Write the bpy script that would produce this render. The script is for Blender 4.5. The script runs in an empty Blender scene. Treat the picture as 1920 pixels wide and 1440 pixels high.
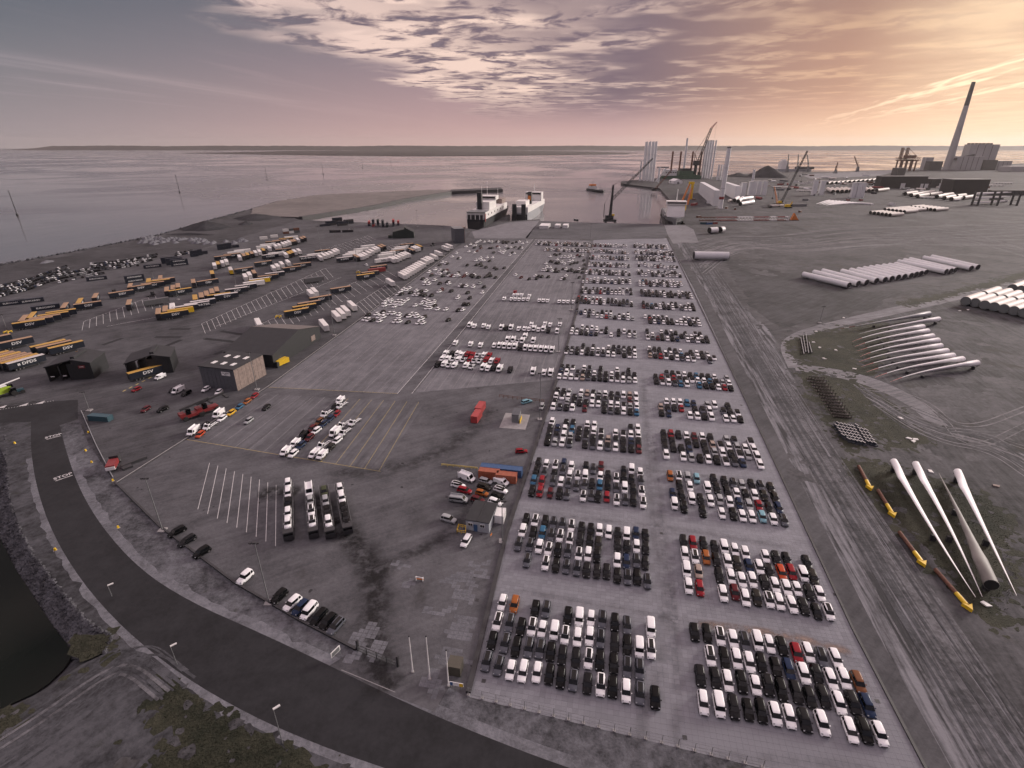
import bpy, bmesh, math, random
import numpy as np
from mathutils import Vector, Matrix
random.seed(7)
rng = np.random.default_rng(7)
R = math.radians
scene = bpy.context.scene
C = scene.collection

# ---------------------------------------------------------------- camera
F, PITCH, CAMH = 1000.0, R(24.1), 90.0
cam_d = bpy.data.cameras.new('camera')
cam = bpy.data.objects.new('camera', cam_d)
C.objects.link(cam)
cam_d.sensor_width = 36.0
cam_d.lens = 36.0 * F / 1920.0
cam_d.clip_start = 1.0
cam_d.clip_end = 90000.0
cam.location = (0, 0, CAMH)
cam.rotation_euler = (R(90) - PITCH, 0, 0)
scene.camera = cam

# ---------------------------------------------------------------- sun, sky, exposure
SUN_AZ, SUN_EL = R(60), R(16)          # azimuth to the right of the view axis
sun_d = bpy.data.lights.new('sun', 'SUN')
sun = bpy.data.objects.new('sun', sun_d)
C.objects.link(sun)
sun_d.energy = 2.7
sun_d.angle = R(16)
sun_d.color = (1.0, 0.91, 0.84)
sdir = Vector((math.sin(SUN_AZ) * math.cos(SUN_EL), math.cos(SUN_AZ) * math.cos(SUN_EL), math.sin(SUN_EL)))
sun.rotation_euler = sdir.to_track_quat('Z', 'Y').to_euler()

vs = scene.view_settings
vs.view_transform = 'Standard'
vs.look = 'None'
vs.exposure = 0.46
vs.gamma = 1.0
vs.use_curve_mapping = False
scene.cycles.max_bounces = 5
scene.cycles.diffuse_bounces = 2
scene.cycles.glossy_bounces = 3
scene.cycles.transmission_bounces = 2
scene.cycles.volume_bounces = 0
scene.cycles.use_denoising = True
scene.cycles.use_adaptive_sampling = True
scene.cycles.adaptive_threshold = 0.03

def lin(r, g, b, k=1.0):
    f = lambda c: ((c / 255.0 + 0.055) / 1.055) ** 2.4 if c > 10 else c / 255.0 / 12.92
    return (f(r) * k, f(g) * k, f(b) * k, 1.0)


class NT:
    """small helper for node trees"""
    def __init__(s, tree):
        s.t = tree; s.n = tree.nodes; s.l = tree.links
    def new(s, typ, **kw):
        n = s.n.new(typ)
        for k, v in kw.items():
            setattr(n, k, v)
        return n
    def put(s, sock, v):
        if hasattr(v, 'links'):
            s.l.new(v, sock)
        else:
            sock.default_value = v
    def math(s, op, a, b=0.0, c=0.0, clamp=False):
        n = s.new('ShaderNodeMath', operation=op, use_clamp=clamp)
        for i, v in enumerate((a, b, c)):
            s.put(n.inputs[i], v)
        return n.outputs[0]
    def sstep(s, x, a, b):
        n = s.new('ShaderNodeMapRange', interpolation_type='SMOOTHSTEP')
        s.put(n.inputs[0], x); s.put(n.inputs[1], a); s.put(n.inputs[2], b)
        return n.outputs[0]
    def mix(s, f, a, b, blend='MIX'):
        n = s.new('ShaderNodeMix', data_type='RGBA', blend_type=blend)
        s.put(n.inputs[0], f); s.put(n.inputs[6], a); s.put(n.inputs[7], b)
        return n.outputs[2]
    def ramp(s, f, stops):
        n = s.new('ShaderNodeValToRGB')
        e = n.color_ramp.elements
        while len(e) < len(stops):
            e.new(0.5)
        for el, (p, c) in zip(e, stops):
            el.position = p; el.color = c
        s.put(n.inputs[0], f)
        return n.outputs[0]
    def noise(s, vec, scale, detail=4.0, rough=0.55, dist=0.0):
        n = s.new('ShaderNodeTexNoise')
        if vec is not None:
            s.l.new(vec, n.inputs['Vector'])
        n.inputs['Scale'].default_value = scale
        n.inputs['Detail'].default_value = detail
        n.inputs['Roughness'].default_value = rough
        n.inputs['Distortion'].default_value = dist
        return n.outputs[0]
    def vec(s, x, y, z=0.0):
        n = s.new('ShaderNodeCombineXYZ')
        s.put(n.inputs[0], x); s.put(n.inputs[1], y); s.put(n.inputs[2], z)
        return n.outputs[0]


world = bpy.data.worlds.new('World')
scene.world = world
world.use_nodes = True
T = NT(world.node_tree)
for n in list(T.n):
    T.n.remove(n)
tc = T.new('ShaderNodeTexCoord')
sep = T.new('ShaderNodeSeparateXYZ'); T.l.new(tc.outputs['Generated'], sep.inputs[0])
dx, dy, dz = sep.outputs
el = T.math('MAXIMUM', dz, 0.0)
# angle from the glow round the hidden sun (measured along the horizon)
gx, gy = math.sin(R(46)), math.cos(R(46))
hl = T.math('SQRT', T.math('ADD', T.math('MULTIPLY', dx, dx), T.math('MULTIPLY', dy, dy)))
hx, hy = T.math('DIVIDE', dx, hl), T.math('DIVIDE', dy, hl)
cosg = T.math('ADD', T.math('MULTIPLY', hx, gx), T.math('MULTIPLY', hy, gy))
near = T.sstep(cosg, 0.80, 1.0)          # 1 towards the sun
mid = T.sstep(cosg, -0.15, 0.80)         # 0 away, 1 within 40 degrees
elp = T.math('POWER', el, 0.5)           # spread the low sky
away_c = T.ramp(elp, [(0.0, lin(154, 149, 152)), (0.16, lin(150, 143, 148)), (0.26, lin(134, 132, 138)), (0.36, lin(108, 114, 123)), (0.45, lin(82, 94, 108)), (0.62, lin(120, 130, 146)), (0.8, lin(202, 206, 220)), (1.0, lin(240, 244, 255))])
mid_c = T.ramp(elp, [(0.0, lin(214, 174, 166)), (0.14, lin(204, 165, 162)), (0.24, lin(184, 151, 154)), (0.34, lin(158, 135, 143)), (0.45, lin(122, 117, 126)), (0.62, lin(140, 140, 150)), (0.8, lin(204, 206, 218)), (1.0, lin(240, 244, 255))])
near_c = T.ramp(elp, [(0.0, lin(255, 216, 172)), (0.14, lin(255, 208, 170)), (0.24, lin(240, 188, 158)), (0.34, lin(208, 160, 138)), (0.45, lin(158, 128, 120)), (0.62, lin(166, 150, 146)), (0.8, lin(208, 206, 214)), (1.0, lin(240, 244, 255))])  # top stops of the three ramps brightened to raise the ground light
base = T.mix(near, T.mix(mid, away_c, mid_c), near_c)
# flat cloud layers: direction projected on a level sheet
den = T.math('ADD', el, 0.012)
px, py = T.math('DIVIDE', dx, den), T.math('DIVIDE', dy, den)
pv = T.vec(px, py)
lowfade = T.sstep(el, 0.012, 0.09)
n_big = T.noise(pv, 0.42, 3, 0.6)
# altocumulus sheet: starts right of a slanting edge, open to the left
edge = T.math('ADD', T.math('SUBTRACT', px, T.math('MULTIPLY', py, 0.10)), T.math('MULTIPLY', T.math('SUBTRACT', n_big, 0.5), 3.2))
sheet = T.math('MULTIPLY', T.sstep(edge, -2.9, -2.1), T.sstep(el, 0.02, 0.085))
warp = T.new('ShaderNodeVectorMath', operation='ADD')
T.l.new(pv, warp.inputs[0])
wn = T.new('ShaderNodeTexNoise'); T.l.new(pv, wn.inputs['Vector']); wn.inputs['Scale'].default_value = 1.1; wn.inputs['Detail'].default_value = 2
ws = T.new('ShaderNodeVectorMath', operation='SCALE'); T.l.new(wn.outputs[1], ws.inputs[0]); ws.inputs['Scale'].default_value = 0.9
T.l.new(ws.outputs[0], warp.inputs[1])
puff = T.noise(warp.outputs[0], 2.4, 5, 0.62)
puff2 = T.noise(pv, 0.9, 3, 0.55)
rim = T.math('SUBTRACT', 1.0, T.sstep(edge, -1.9, 0.9))        # lit rim of the sheet
body_c = T.mix(near, T.mix(mid, lin(100, 94, 110), lin(118, 99, 113)), lin(182, 137, 116))
lit_c = T.mix(near, T.mix(mid, lin(222, 196, 196), lin(255, 222, 206)), lin(255, 208, 158))
pl = T.math('MULTIPLY', T.sstep(puff, 0.37, 0.55), T.math('ADD', T.math('MULTIPLY', rim, 0.85), T.math('MULTIPLY', T.sstep(puff2, 0.46, 0.62), 0.55)), clamp=True)
sheet_c = T.mix(T.math('MULTIPLY', pl, lowfade), body_c, lit_c)
gap = T.math('MULTIPLY', rim, T.sstep(puff, 0.41, 0.27))
sheet_a = T.math('MULTIPLY', T.math('MULTIPLY', sheet, T.math('SUBTRACT', 1.0, T.math('MULTIPLY', gap, 0.85))), T.math('MULTIPLY_ADD', near, -0.40, 0.95))
col = T.mix(sheet_a, base, sheet_c)
# cirrus streaks on the left: along a line, sharp upper edge
d1 = T.math('SUBTRACT', px, T.math('MULTIPLY_ADD', py, 0.2, -7.0))
st = T.vec(T.math('MULTIPLY', d1, 1.0), T.math('MULTIPLY', py, 0.13))
sn = T.noise(st, 1.3, 5, 0.68, 0.3)
d1n = T.math('ADD', d1, T.math('MULTIPLY', T.math('SUBTRACT', sn, 0.5), 2.2))
band = T.math('MULTIPLY', T.sstep(d1n, -1.5, -0.1), T.sstep(d1n, 0.75, 0.05))
veil = T.math('MULTIPLY', T.sstep(sn, 0.50, 0.74), T.sstep(d1, 4.0, -1.0))
wisp = T.math('MULTIPLY', T.math('MAXIMUM', T.math('MULTIPLY', T.math('MULTIPLY', band, T.sstep(sn, 0.36, 0.66)), 0.42), T.math('MULTIPLY', veil, 0.42)), lowfade)
col = T.mix(wisp, col, T.mix(mid, lin(178, 168, 176), lin(220, 184, 178)))
# bright rifts near the sun
def rift(o, k, w, n0):
    d = T.math('SUBTRACT', px, T.math('MULTIPLY_ADD', py, k, o))
    rn = T.noise(T.vec(d, T.math('MULTIPLY', py, 0.16)), n0, 3, 0.62)
    d = T.math('ABSOLUTE', T.math('ADD', d, T.math('MULTIPLY', T.math('SUBTRACT', rn, 0.5), 2.6)))
    return T.math('MULTIPLY', T.math('SUBTRACT', 1.0, T.sstep(d, 0.0, w)), T.sstep(near, 0.25, 0.85))
rf = T.math('MAXIMUM', T.math('MULTIPLY', rift(3.3, 0.36, 0.26, 1.3), 0.85), T.math('MULTIPLY', rift(4.7, 0.33, 0.30, 1.6), 0.9))
col = T.mix(T.math('MULTIPLY', rf, lowfade), col, (1.5, 1.12, 0.76, 1))
# glow of the cloud in front of the sun
gl3 = Vector((math.sin(R(45)) * math.cos(R(6.5)), math.cos(R(45)) * math.cos(R(6.5)), math.sin(R(6.5))))
cs3 = T.math('ADD', T.math('ADD', T.math('MULTIPLY', dx, gl3.x), T.math('MULTIPLY', dy, gl3.y)), T.math('MULTIPLY', dz, gl3.z))
glw = T.math('MULTIPLY', T.sstep(cs3, 0.955, 1.0), T.math('MULTIPLY_ADD', puff2, 0.9, 0.1))
col = T.mix(T.math('MULTIPLY', glw, 0.75), col, (1.35, 1.02, 0.70, 1))
# gain added to the unseen upper sky so it lights the ground more
zenith_gain = T.math('MULTIPLY_ADD', T.sstep(el, 0.24, 0.9), 1.45, 1.0)
vm = T.new('ShaderNodeVectorMath', operation='SCALE'); T.l.new(col, vm.inputs[0]); T.l.new(zenith_gain, vm.inputs['Scale']); col = vm.outputs[0]
# physical sky underneath, sun disc off
nish = T.new('ShaderNodeTexSky', sky_type='NISHITA')
nish.sun_disc = False
nish.sun_elevation = SUN_EL
nish.sun_rotation = SUN_AZ
nish.air_density = 1.3
nish.dust_density = 3.0
bgA = T.new('ShaderNodeBackground'); T.l.new(nish.outputs[0], bgA.inputs[0]); bgA.inputs[1].default_value = 0.003
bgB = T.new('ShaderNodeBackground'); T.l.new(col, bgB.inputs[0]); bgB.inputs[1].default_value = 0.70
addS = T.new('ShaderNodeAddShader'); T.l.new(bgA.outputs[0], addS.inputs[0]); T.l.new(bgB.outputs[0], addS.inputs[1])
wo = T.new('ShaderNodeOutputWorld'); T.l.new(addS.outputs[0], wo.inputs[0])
world.cycles.sampling_method = 'MANUAL'
world.cycles.sample_map_resolution = 512

# ---------------------------------------------------------------- pixel -> ground
cp, sp = math.cos(PITCH), math.sin(PITCH)
def G(u, v, z=0.0):
    """ground point (at height z) that stands at photograph pixel u, v"""
    a = (u - 960.0) / F; b = (720.0 - v) / F
    Y = cp + b * sp; Z = -sp + b * cp
    t = (CAMH - z) / -Z
    return (a * t, Y * t)
AL = math.atan(0.187)                    # the lots are turned by this angle
ca, sa = math.cos(AL), math.sin(AL)
def LW(a, b):                            # lot frame -> world
    return (a * ca + b * sa, -a * sa + b * ca)
def WL(x, y):
    return (x * ca - y * sa, x * sa + y * ca)
def rise(u, vb, vt):
    """height of a thing whose foot is at (u, vb) and whose top is at row vt"""
    x, y = G(u, vb); lo, hi = 0.0, 400.0
    for _ in range(60):
        m = (lo + hi) / 2; dz = m - CAMH
        d = y * cp - dz * sp; up = y * sp + dz * cp
        if d <= 0 or 720 - F * up / d < vt: hi = m
        else: lo = m
    return lo

# ---------------------------------------------------------------- mesh builder
class MB:
    def __init__(s):
        s.v = []; s.f = []; s.m = []; s.sm = []
    def add(s, vs_, fs_, m=0, smooth=False):
        o = len(s.v); s.v += [tuple(p) for p in vs_]
        for f in fs_:
            s.f.append(tuple(i + o for i in f)); s.m.append(m); s.sm.append(smooth)
        return s
    def box(s, c, d, rz=0.0, m=0, taper=1.0):
        x, y, z = (k / 2 for k in d); cs, sn = math.cos(rz), math.sin(rz); pts = []
        for k, t in ((-1, 1.0), (1, taper)):
            for i, j in ((-1, -1), (1, -1), (1, 1), (-1, 1)):
                px_, py_ = i * x * t, j * y * t
                pts.append((c[0] + px_ * cs - py_ * sn, c[1] + px_ * sn + py_ * cs, c[2] + k * z))
        return s.add(pts, [(3, 2, 1, 0), (4, 5, 6, 7), (0, 1, 5, 4), (1, 2, 6, 5), (2, 3, 7, 6), (3, 0, 4, 7)], m)
    def prism(s, poly, z0, z1, m=0):
        n = len(poly); pts = [(p[0], p[1], z0) for p in poly] + [(p[0], p[1], z1) for p in poly]
        fs_ = [tuple(range(n - 1, -1, -1)), tuple(range(n, 2 * n))] + [(i, (i + 1) % n, (i + 1) % n + n, i + n) for i in range(n)]
        return s.add(pts, fs_, m)
    def xprism(s, poly, y0, y1, m=0):
        """poly in (x, z), pushed along y"""
        n = len(poly); pts = [(p[0], y0, p[1]) for p in poly] + [(p[0], y1, p[1]) for p in poly]
        fs_ = [tuple(range(n)), tuple(range(2 * n - 1, n - 1, -1))] + [(i, i + n, (i + 1) % n + n, (i + 1) % n) for i in range(n)]
        return s.add(pts, fs_, m)
    def tube(s, p0, p1, r0, r1=None, n=8, m=0, caps=True, mcap=None, smooth=True):
        r1 = r0 if r1 is None else r1
        a, b = Vector(p0), Vector(p1); d = (b - a).normalized()
        q = Vector((0, 0, 1)) if abs(d.z) < 0.9 else Vector((1, 0, 0))
        e1 = d.cross(q).normalized(); e2 = d.cross(e1)
        pts = []
        for c, r in ((a, r0), (b, r1)):
            for i in range(n):
                t = 2 * math.pi * i / n
                pts.append(c + e1 * (r * math.cos(t)) + e2 * (r * math.sin(t)))
        s.add(pts, [(i, i + n, (i + 1) % n + n, (i + 1) % n) for i in range(n)], m, smooth)
        if caps:
            s.add(pts, [tuple(range(n)), tuple(range(2 * n - 1, n - 1, -1))], m if mcap is None else mcap)
        return s
    def loft(s, rings, m=0, caps=True, smooth=False):
        n = len(rings[0]); o = []
        for r in rings: o += r
        fs_ = []
        for k in range(len(rings) - 1):
            for i in range(n):
                j = (i + 1) % n
                fs_.append((k * n + i, k * n + j, (k + 1) * n + j, (k + 1) * n + i))
        s.add(o, fs_, m, smooth)
        if caps:
            e = (len(rings) - 1) * n
            s.add(o, [tuple(range(n - 1, -1, -1)), tuple(range(e, e + n))], m)
        return s
    def mesh(s, name, mats):
        me = bpy.data.meshes.new(name)
        me.from_pydata(s.v, [], s.f)
        for mt in mats: me.materials.append(mt)
        if len(mats) > 1: me.polygons.foreach_set('material_index', s.m)
        me.polygons.foreach_set('use_smooth', s.sm)
        me.update()
        return me
    def build(s, name, mats, parent=None, loc=(0, 0, 0), rz=0.0, fix=True):
        if not isinstance(mats, (list, tuple)): mats = [mats]
        me = s.mesh(name, mats)
        if fix:
            bm = bmesh.new(); bm.from_mesh(me); bmesh.ops.recalc_face_normals(bm, faces=bm.faces); bm.to_mesh(me); bm.free()
        return put(name, me, parent, loc, rz)

def put(name, me, parent=None, loc=(0, 0, 0), rz=0.0, color=None):
    o = bpy.data.objects.new(name, me); C.objects.link(o)
    o.parent = parent; o.location = loc; o.rotation_euler = (0, 0, rz)
    if color: o.color = color
    return o
LABELS = set()
def tag(o, label, cat, group=None, kind=None):
    o['label'] = label; o['category'] = cat
    if group: o['group'] = group
    if kind: o['kind'] = kind
    return o
def thing(name, label, cat, loc=(0, 0, 0), rz=0.0, group=None):
    o = bpy.data.objects.new(name, None); C.objects.link(o)
    o.empty_display_size = 0.5
    o.location = (loc[0], loc[1], loc[2] if len(loc) > 2 else 0.0); o.rotation_euler = (0, 0, rz)
    return tag(o, label, cat, group)
def struct(o):
    o['kind'] = 'structure'; return o
ORD = ['first', 'second', 'third', 'fourth', 'fifth', 'sixth', 'seventh', 'eighth', 'ninth', 'tenth', 'eleventh', 'twelfth', 'thirteenth', 'fourteenth', 'fifteenth', 'sixteenth', 'seventeenth', 'eighteenth', 'nineteenth', 'twentieth'] + ['number %d' % k for k in range(21, 90)]

# ---------------------------------------------------------------- materials
def mat(name, col, rough=0.6, metal=0.0, coat=0.0, spec=0.5, var=0.0, vscale=1.0, emit=None):
    m = bpy.data.materials.new(name); m.use_nodes = True
    t = NT(m.node_tree); b = t.n['Principled BSDF']
    b.inputs['Roughness'].default_value = rough; b.inputs['Metallic'].default_value = metal
    b.inputs['Coat Weight'].default_value = coat; b.inputs['Specular IOR Level'].default_value = spec
    c = (*col[:3], 1)
    if var:
        x = t.new('ShaderNodeTexCoord')
        nz = t.noise(x.outputs['Object'], vscale, 5, 0.6)
        lo = tuple(k * (1 - var) for k in c[:3]) + (1,); hi = tuple(min(1, k * (1 + var)) for k in c[:3]) + (1,)
        t.l.new(t.ramp(nz, [(0.3, lo), (0.7, hi)]), b.inputs['Base Color'])
    else:
        b.inputs['Base Color'].default_value = c
    return m
def mat_objcol(name, rough, coat=0.0, attr=None):
    m = bpy.data.materials.new(name); m.use_nodes = True
    t = NT(m.node_tree); b = t.n['Principled BSDF']
    b.inputs['Roughness'].default_value = rough; b.inputs['Coat Weight'].default_value = coat
    b.inputs['Coat Roughness'].default_value = 0.1; b.inputs['Specular IOR Level'].default_value = 0.10
    if attr:
        n = t.new('ShaderNodeAttribute', attribute_name=attr); t.l.new(n.outputs[0], b.inputs['Base Color'])
    else:
        n = t.new('ShaderNodeObjectInfo'); t.l.new(n.outputs['Color'], b.inputs['Base Color'])
    return m
M = {}
M['paint'] = mat_objcol('car_paint', 0.32, 0.06)
M['paint_far'] = mat_objcol('far_car_paint', 0.5, 0.15, 'Col')
M['glass'] = mat('tinted_glass', (0.004, 0.005, 0.006), 0.08, spec=0.3)
M['tyre'] = mat('tyre_rubber', (0.02, 0.02, 0.02), 0.85)
M['rim'] = mat('wheel_rim', (0.35, 0.35, 0.36), 0.4, 0.8)
M['lamp'] = mat('headlight_lens', (0.20, 0.21, 0.23), 0.12)
M['black'] = mat('black_plastic', (0.018, 0.018, 0.02), 0.55)
M['white'] = mat('white_paint', (0.78, 0.77, 0.76), 0.45, var=0.05, vscale=0.6)
M['offwhite'] = mat('off_white_paint', (0.62, 0.61, 0.6), 0.5, var=0.06, vscale=0.3)
M['dirty'] = mat('dirty_grey_gelcoat', (0.17, 0.16, 0.15), 0.65, var=0.15, vscale=0.2)
M['blade'] = mat('blade_gelcoat', (0.84, 0.83, 0.83), 0.6, spec=0.25, var=0.05, vscale=0.15)
M['bladegrey'] = mat('grey_gelcoat', (0.34, 0.35, 0.37), 0.4, var=0.06, vscale=0.15)
M['tower'] = mat('tower_paint', (0.66, 0.66, 0.67), 0.6, spec=0.25, var=0.05, vscale=0.1)
M['cream'] = mat('cream_tower_paint', (0.64, 0.60, 0.55), 0.6, spec=0.25, var=0.05, vscale=0.1)
M['dark'] = mat('dark_steel', (0.03, 0.03, 0.033), 0.6, var=0.3, vscale=0.5)
M['darkgreen'] = mat('dark_green_cover', (0.022, 0.032, 0.028), 0.6)
M['steel'] = mat('galvanised_steel', (0.30, 0.31, 0.32), 0.5, 0.4)
M['greysteel'] = mat('grey_painted_steel', (0.16, 0.165, 0.17), 0.55, var=0.1)
M['red'] = mat('red_paint', (0.20, 0.022, 0.024), 0.5, var=0.12)
M['rust'] = mat('rust_brown', (0.13, 0.055, 0.035), 0.8, var=0.35, vscale=1.5)
M['orange'] = mat('orange_paint', (0.55, 0.17, 0.03), 0.5, var=0.1)
M['yellow'] = mat('yellow_paint', (0.70, 0.46, 0.02), 0.45, var=0.08)
M['blue'] = mat('blue_paint', (0.03, 0.09, 0.22), 0.5, var=0.12)
M['teal'] = mat('teal_paint', (0.03, 0.075, 0.095), 0.5, var=0.1)
M['concrete'] = mat('concrete', (0.27, 0.26, 0.26), 0.85, var=0.16, vscale=0.7)
M['line'] = mat('road_paint', (0.50, 0.49, 0.49), 0.7, var=0.25, vscale=1.3)
M['lineyel'] = mat('yellow_road_paint', (0.42, 0.33, 0.12), 0.7, var=0.2, vscale=1.3)
M['roofblk'] = mat('black_roofing', (0.022, 0.023, 0.026), 0.75, var=0.2, vscale=0.4)
M['green'] = mat('vessel_green', (0.05, 0.10, 0.06), 0.55, var=0.15, vscale=0.1)
M['lime'] = mat('lime_paint', (0.32, 0.45, 0.04), 0.4)
# ---------------------------------------------------------------- ground materials
def gmat(name, stops, streak=None, sk=0.0, big=0.02, fine=1.2, bump=0.25, rough=0.9, slabs=None, tint=None, patch=None, spots=0.0, con=3.6):
    """stops: dark and light colour (linear); streak: angle of wheel tracks; slabs: joint spacing in the lot frame"""
    m = bpy.data.materials.new(name); m.use_nodes = True
    t = NT(m.node_tree); b = t.n['Principled BSDF']
    b.inputs['Roughness'].default_value = rough
    b.inputs['Specular IOR Level'].default_value = 0.25
    x = t.new('ShaderNodeTexCoord').outputs['Object']
    nb = t.noise(x, big, 4, 0.6, 0.4); nm = t.noise(x, big * 7, 3, 0.6); nf = t.noise(x, fine, 3, 0.65)
    f = t.math('ADD', t.math('MULTIPLY', nb, 0.45), t.math('ADD', t.math('MULTIPLY', nm, 0.33), t.math('MULTIPLY', nf, 0.22)))
    if streak is not None:
        mp = t.new('ShaderNodeMapping'); t.l.new(x, mp.inputs[0])
        mp.vector_type = 'TEXTURE'; mp.inputs['Rotation'].default_value = (0, 0, streak)
        mp.inputs['Scale'].default_value = (26.0, 1.8, 1)
        ns = t.noise(mp.outputs[0], 1.0, 6, 0.62, 0.35)
        f = t.math('ADD', t.math('MULTIPLY', f, 1 - sk), t.math('MULTIPLY', ns, sk))
    f = t.math('MULTIPLY_ADD', t.math('SUBTRACT', f, 0.5), con, 0.5, clamp=True)
    c = t.ramp(f, [(0.18, (*stops[0], 1)), (0.82, (*stops[1], 1))])
    if tint:
        c = t.mix(t.sstep(t.noise(x, big * 2.3, 5, 0.6), tint[1], tint[1] + 0.13), c, (*tint[0], 1))
    if patch:          # stained zone: oil and tyre dirt
        c = t.mix(t.math('MULTIPLY', t.sstep(t.noise(x, patch[2], 5, 0.7, 0.8), patch[1], patch[1] + 0.2), 0.75), c, (*patch[0], 1))
    if spots:
        vo = t.new('ShaderNodeTexVoronoi'); t.l.new(x, vo.inputs['Vector']); vo.inputs['Scale'].default_value = 0.16
        sp_ = t.math('MULTIPLY', t.math('LESS_THAN', t.math('ADD', vo.outputs['Distance'], t.math('MULTIPLY', nf, 0.12)), 0.13), spots)
        c = t.mix(sp_, c, tuple(k * 0.35 for k in stops[0]) + (1,))
    hgt = nf
    if slabs:
        mp = t.new('ShaderNodeMapping'); t.l.new(x, mp.inputs[0]); mp.inputs['Rotation'].default_value = (0, 0, AL)
        br = t.new('ShaderNodeTexBrick'); t.l.new(mp.outputs[0], br.inputs['Vector'])
        br.offset = 0.0; br.inputs['Scale'].default_value = 1.0
        br.inputs['Brick Width'].default_value = slabs; br.inputs['Row Height'].default_value = slabs
        br.inputs['Mortar Size'].default_value = 0.03; br.inputs['Mortar Smooth'].default_value = 0.3
        br.inputs['Color1'].default_value = (0.93, 0.93, 0.93, 1); br.inputs['Color2'].default_value = (1.06, 1.06, 1.06, 1); br.inputs['Mortar'].default_value = (0.74, 0.74, 0.75, 1)
        c = t.mix(1.0, c, br.outputs[0], 'MULTIPLY')
    t.l.new(c, b.inputs['Base Color'])
    bp = t.new('ShaderNodeBump'); bp.inputs['Strength'].default_value = bump; bp.inputs['Distance'].default_value = 0.3
    t.l.new(hgt, bp.inputs['Height']); t.l.new(bp.outputs[0], b.inputs['Normal'])
    return m
def sc(c, k): return tuple(x * k for x in c)
g = lambda v, w=0.0: (v * (0.955 + w * .3), v * 0.97, v * (1.08 - w * 0.4))
M['soil'] = gmat('bare_soil', (g(0.018, .06), g(0.098, .08)), R(75), 0.3, big=0.03, con=3.6, tint=((0.035, 0.033, 0.03), 0.56))
M['soil_near'] = gmat('grey_soil', (g(0.020), g(0.080)), R(50), 0.2, big=0.06, con=4.2, tint=((0.030, 0.032, 0.027), 0.57))
M['yardsoil'] = gmat('wind_yard_soil', (g(0.028, .08), g(0.098, .10)), R(20), 0.25, big=0.025, con=3.6, tint=((0.05, 0.045, 0.042), 0.58))
M['haul'] = gmat('haul_road_gravel', (g(0.035, .03), g(0.20, .05)), R(90) - AL, 0.7, big=0.04, con=4.6)
M['trackdirt'] = gmat('dirt_track', (g(0.10, .07), g(0.23, .09)), R(20), 0.4)
M['asphalt_old'] = gmat('old_asphalt', (g(0.042, .05), g(0.10, .07)), R(38), 0.25, big=0.02, patch=((0.03, 0.028, 0.028), 0.60, 0.03), spots=0.6)
M['asphalt'] = gmat('road_asphalt', (g(0.017), g(0.030)), None, 0, big=0.04, bump=0.1)
M['lot'] = gmat('lot_asphalt', (g(0.055, .05), g(0.125, .07)), R(30), 0.2, big=0.02, patch=((0.035, 0.033, 0.033), 0.58, 0.035), spots=0.8)
M['field'] = gmat('concrete_field', (g(0.105, .06), g(0.19, .08)), R(90) - AL, 0.35, big=0.02, slabs=2.0)
M['pave'] = gmat('block_paving', (g(0.17, .0), g(0.245, .02)), R(0) - AL, 0.3, big=0.02, slabs=1.0)
M['quayc'] = gmat('quay_concrete', (g(0.13, .08), g(0.21, .10)), R(60), 0.3)
M['gravel'] = gmat('dark_gravel', (g(0.05, .02), g(0.12, .05)), R(-AL), 0.5, big=0.02)
M['darkground'] = gmat('dark_storage_ground', (g(0.022, .05), g(0.075, .07)), R(38), 0.3, big=0.02)
M['turf'] = gmat('rough_turf', ((0.013, 0.016, 0.009), (0.042, 0.042, 0.028)), None, 0, big=0.05, fine=2.0, bump=0.8)
M['sand'] = gmat('beach_sand', (g(0.10, .35), g(0.19, .40)), R(10), 0.4, big=0.01)
M['island'] = gmat('far_heath', ((0.018, 0.015, 0.015), (0.05, 0.042, 0.04)), R(0), 0.5, big=0.002)
M['verge'] = gmat('grey_verge', (g(0.035), g(0.135)), R(125), 0.1, big=0.08, con=4.0, fine=2.0, tint=((0.04, 0.042, 0.036), 0.6))
M['heap'] = gmat('gravel_heap', (g(0.10), g(0.18)), None, 0, big=0.1)
M['coal'] = gmat('coal', (g(0.02), g(0.05)), None, 0, big=0.05)
M['rock'] = gmat('rip_rap_stone', (g(0.03), g(0.11)), None, 0, big=0.3, fine=3.0)
M['tuft'] = mat('grass_blades', (0.028, 0.032, 0.016), 0.9, var=0.5, vscale=0.08)
def slabmat():
    m = bpy.data.materials.new('paving_slab_concrete'); m.use_nodes = True
    t = NT(m.node_tree); b = t.n['Principled BSDF']; b.inputs['Roughness'].default_value = 0.88; b.inputs['Specular IOR Level'].default_value = 0.25
    x = t.new('ShaderNodeTexCoord').outputs['Object']
    ge = t.new('ShaderNodeNewGeometry')
    rnd = ge.outputs['Random Per Island']
    nb = t.noise(x, 0.05, 5, 0.6); nf = t.noise(x, 3.0, 5, 0.6)
    f = t.math('ADD', t.math('MULTIPLY', nb, 0.5), t.math('ADD', t.math('MULTIPLY', nf, 0.2), t.math('MULTIPLY', rnd, 0.3)))
    t.l.new(t.ramp(f, [(0.25, (*g(0.165), 1)), (0.75, (*g(0.235, .01), 1))]), b.inputs['Base Color'])
    return m
M['slab'] = slabmat()
M['slab_old'] = gmat('worn_slab', (g(0.10), g(0.165)), None, 0, big=0.2, fine=2.0)

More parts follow.
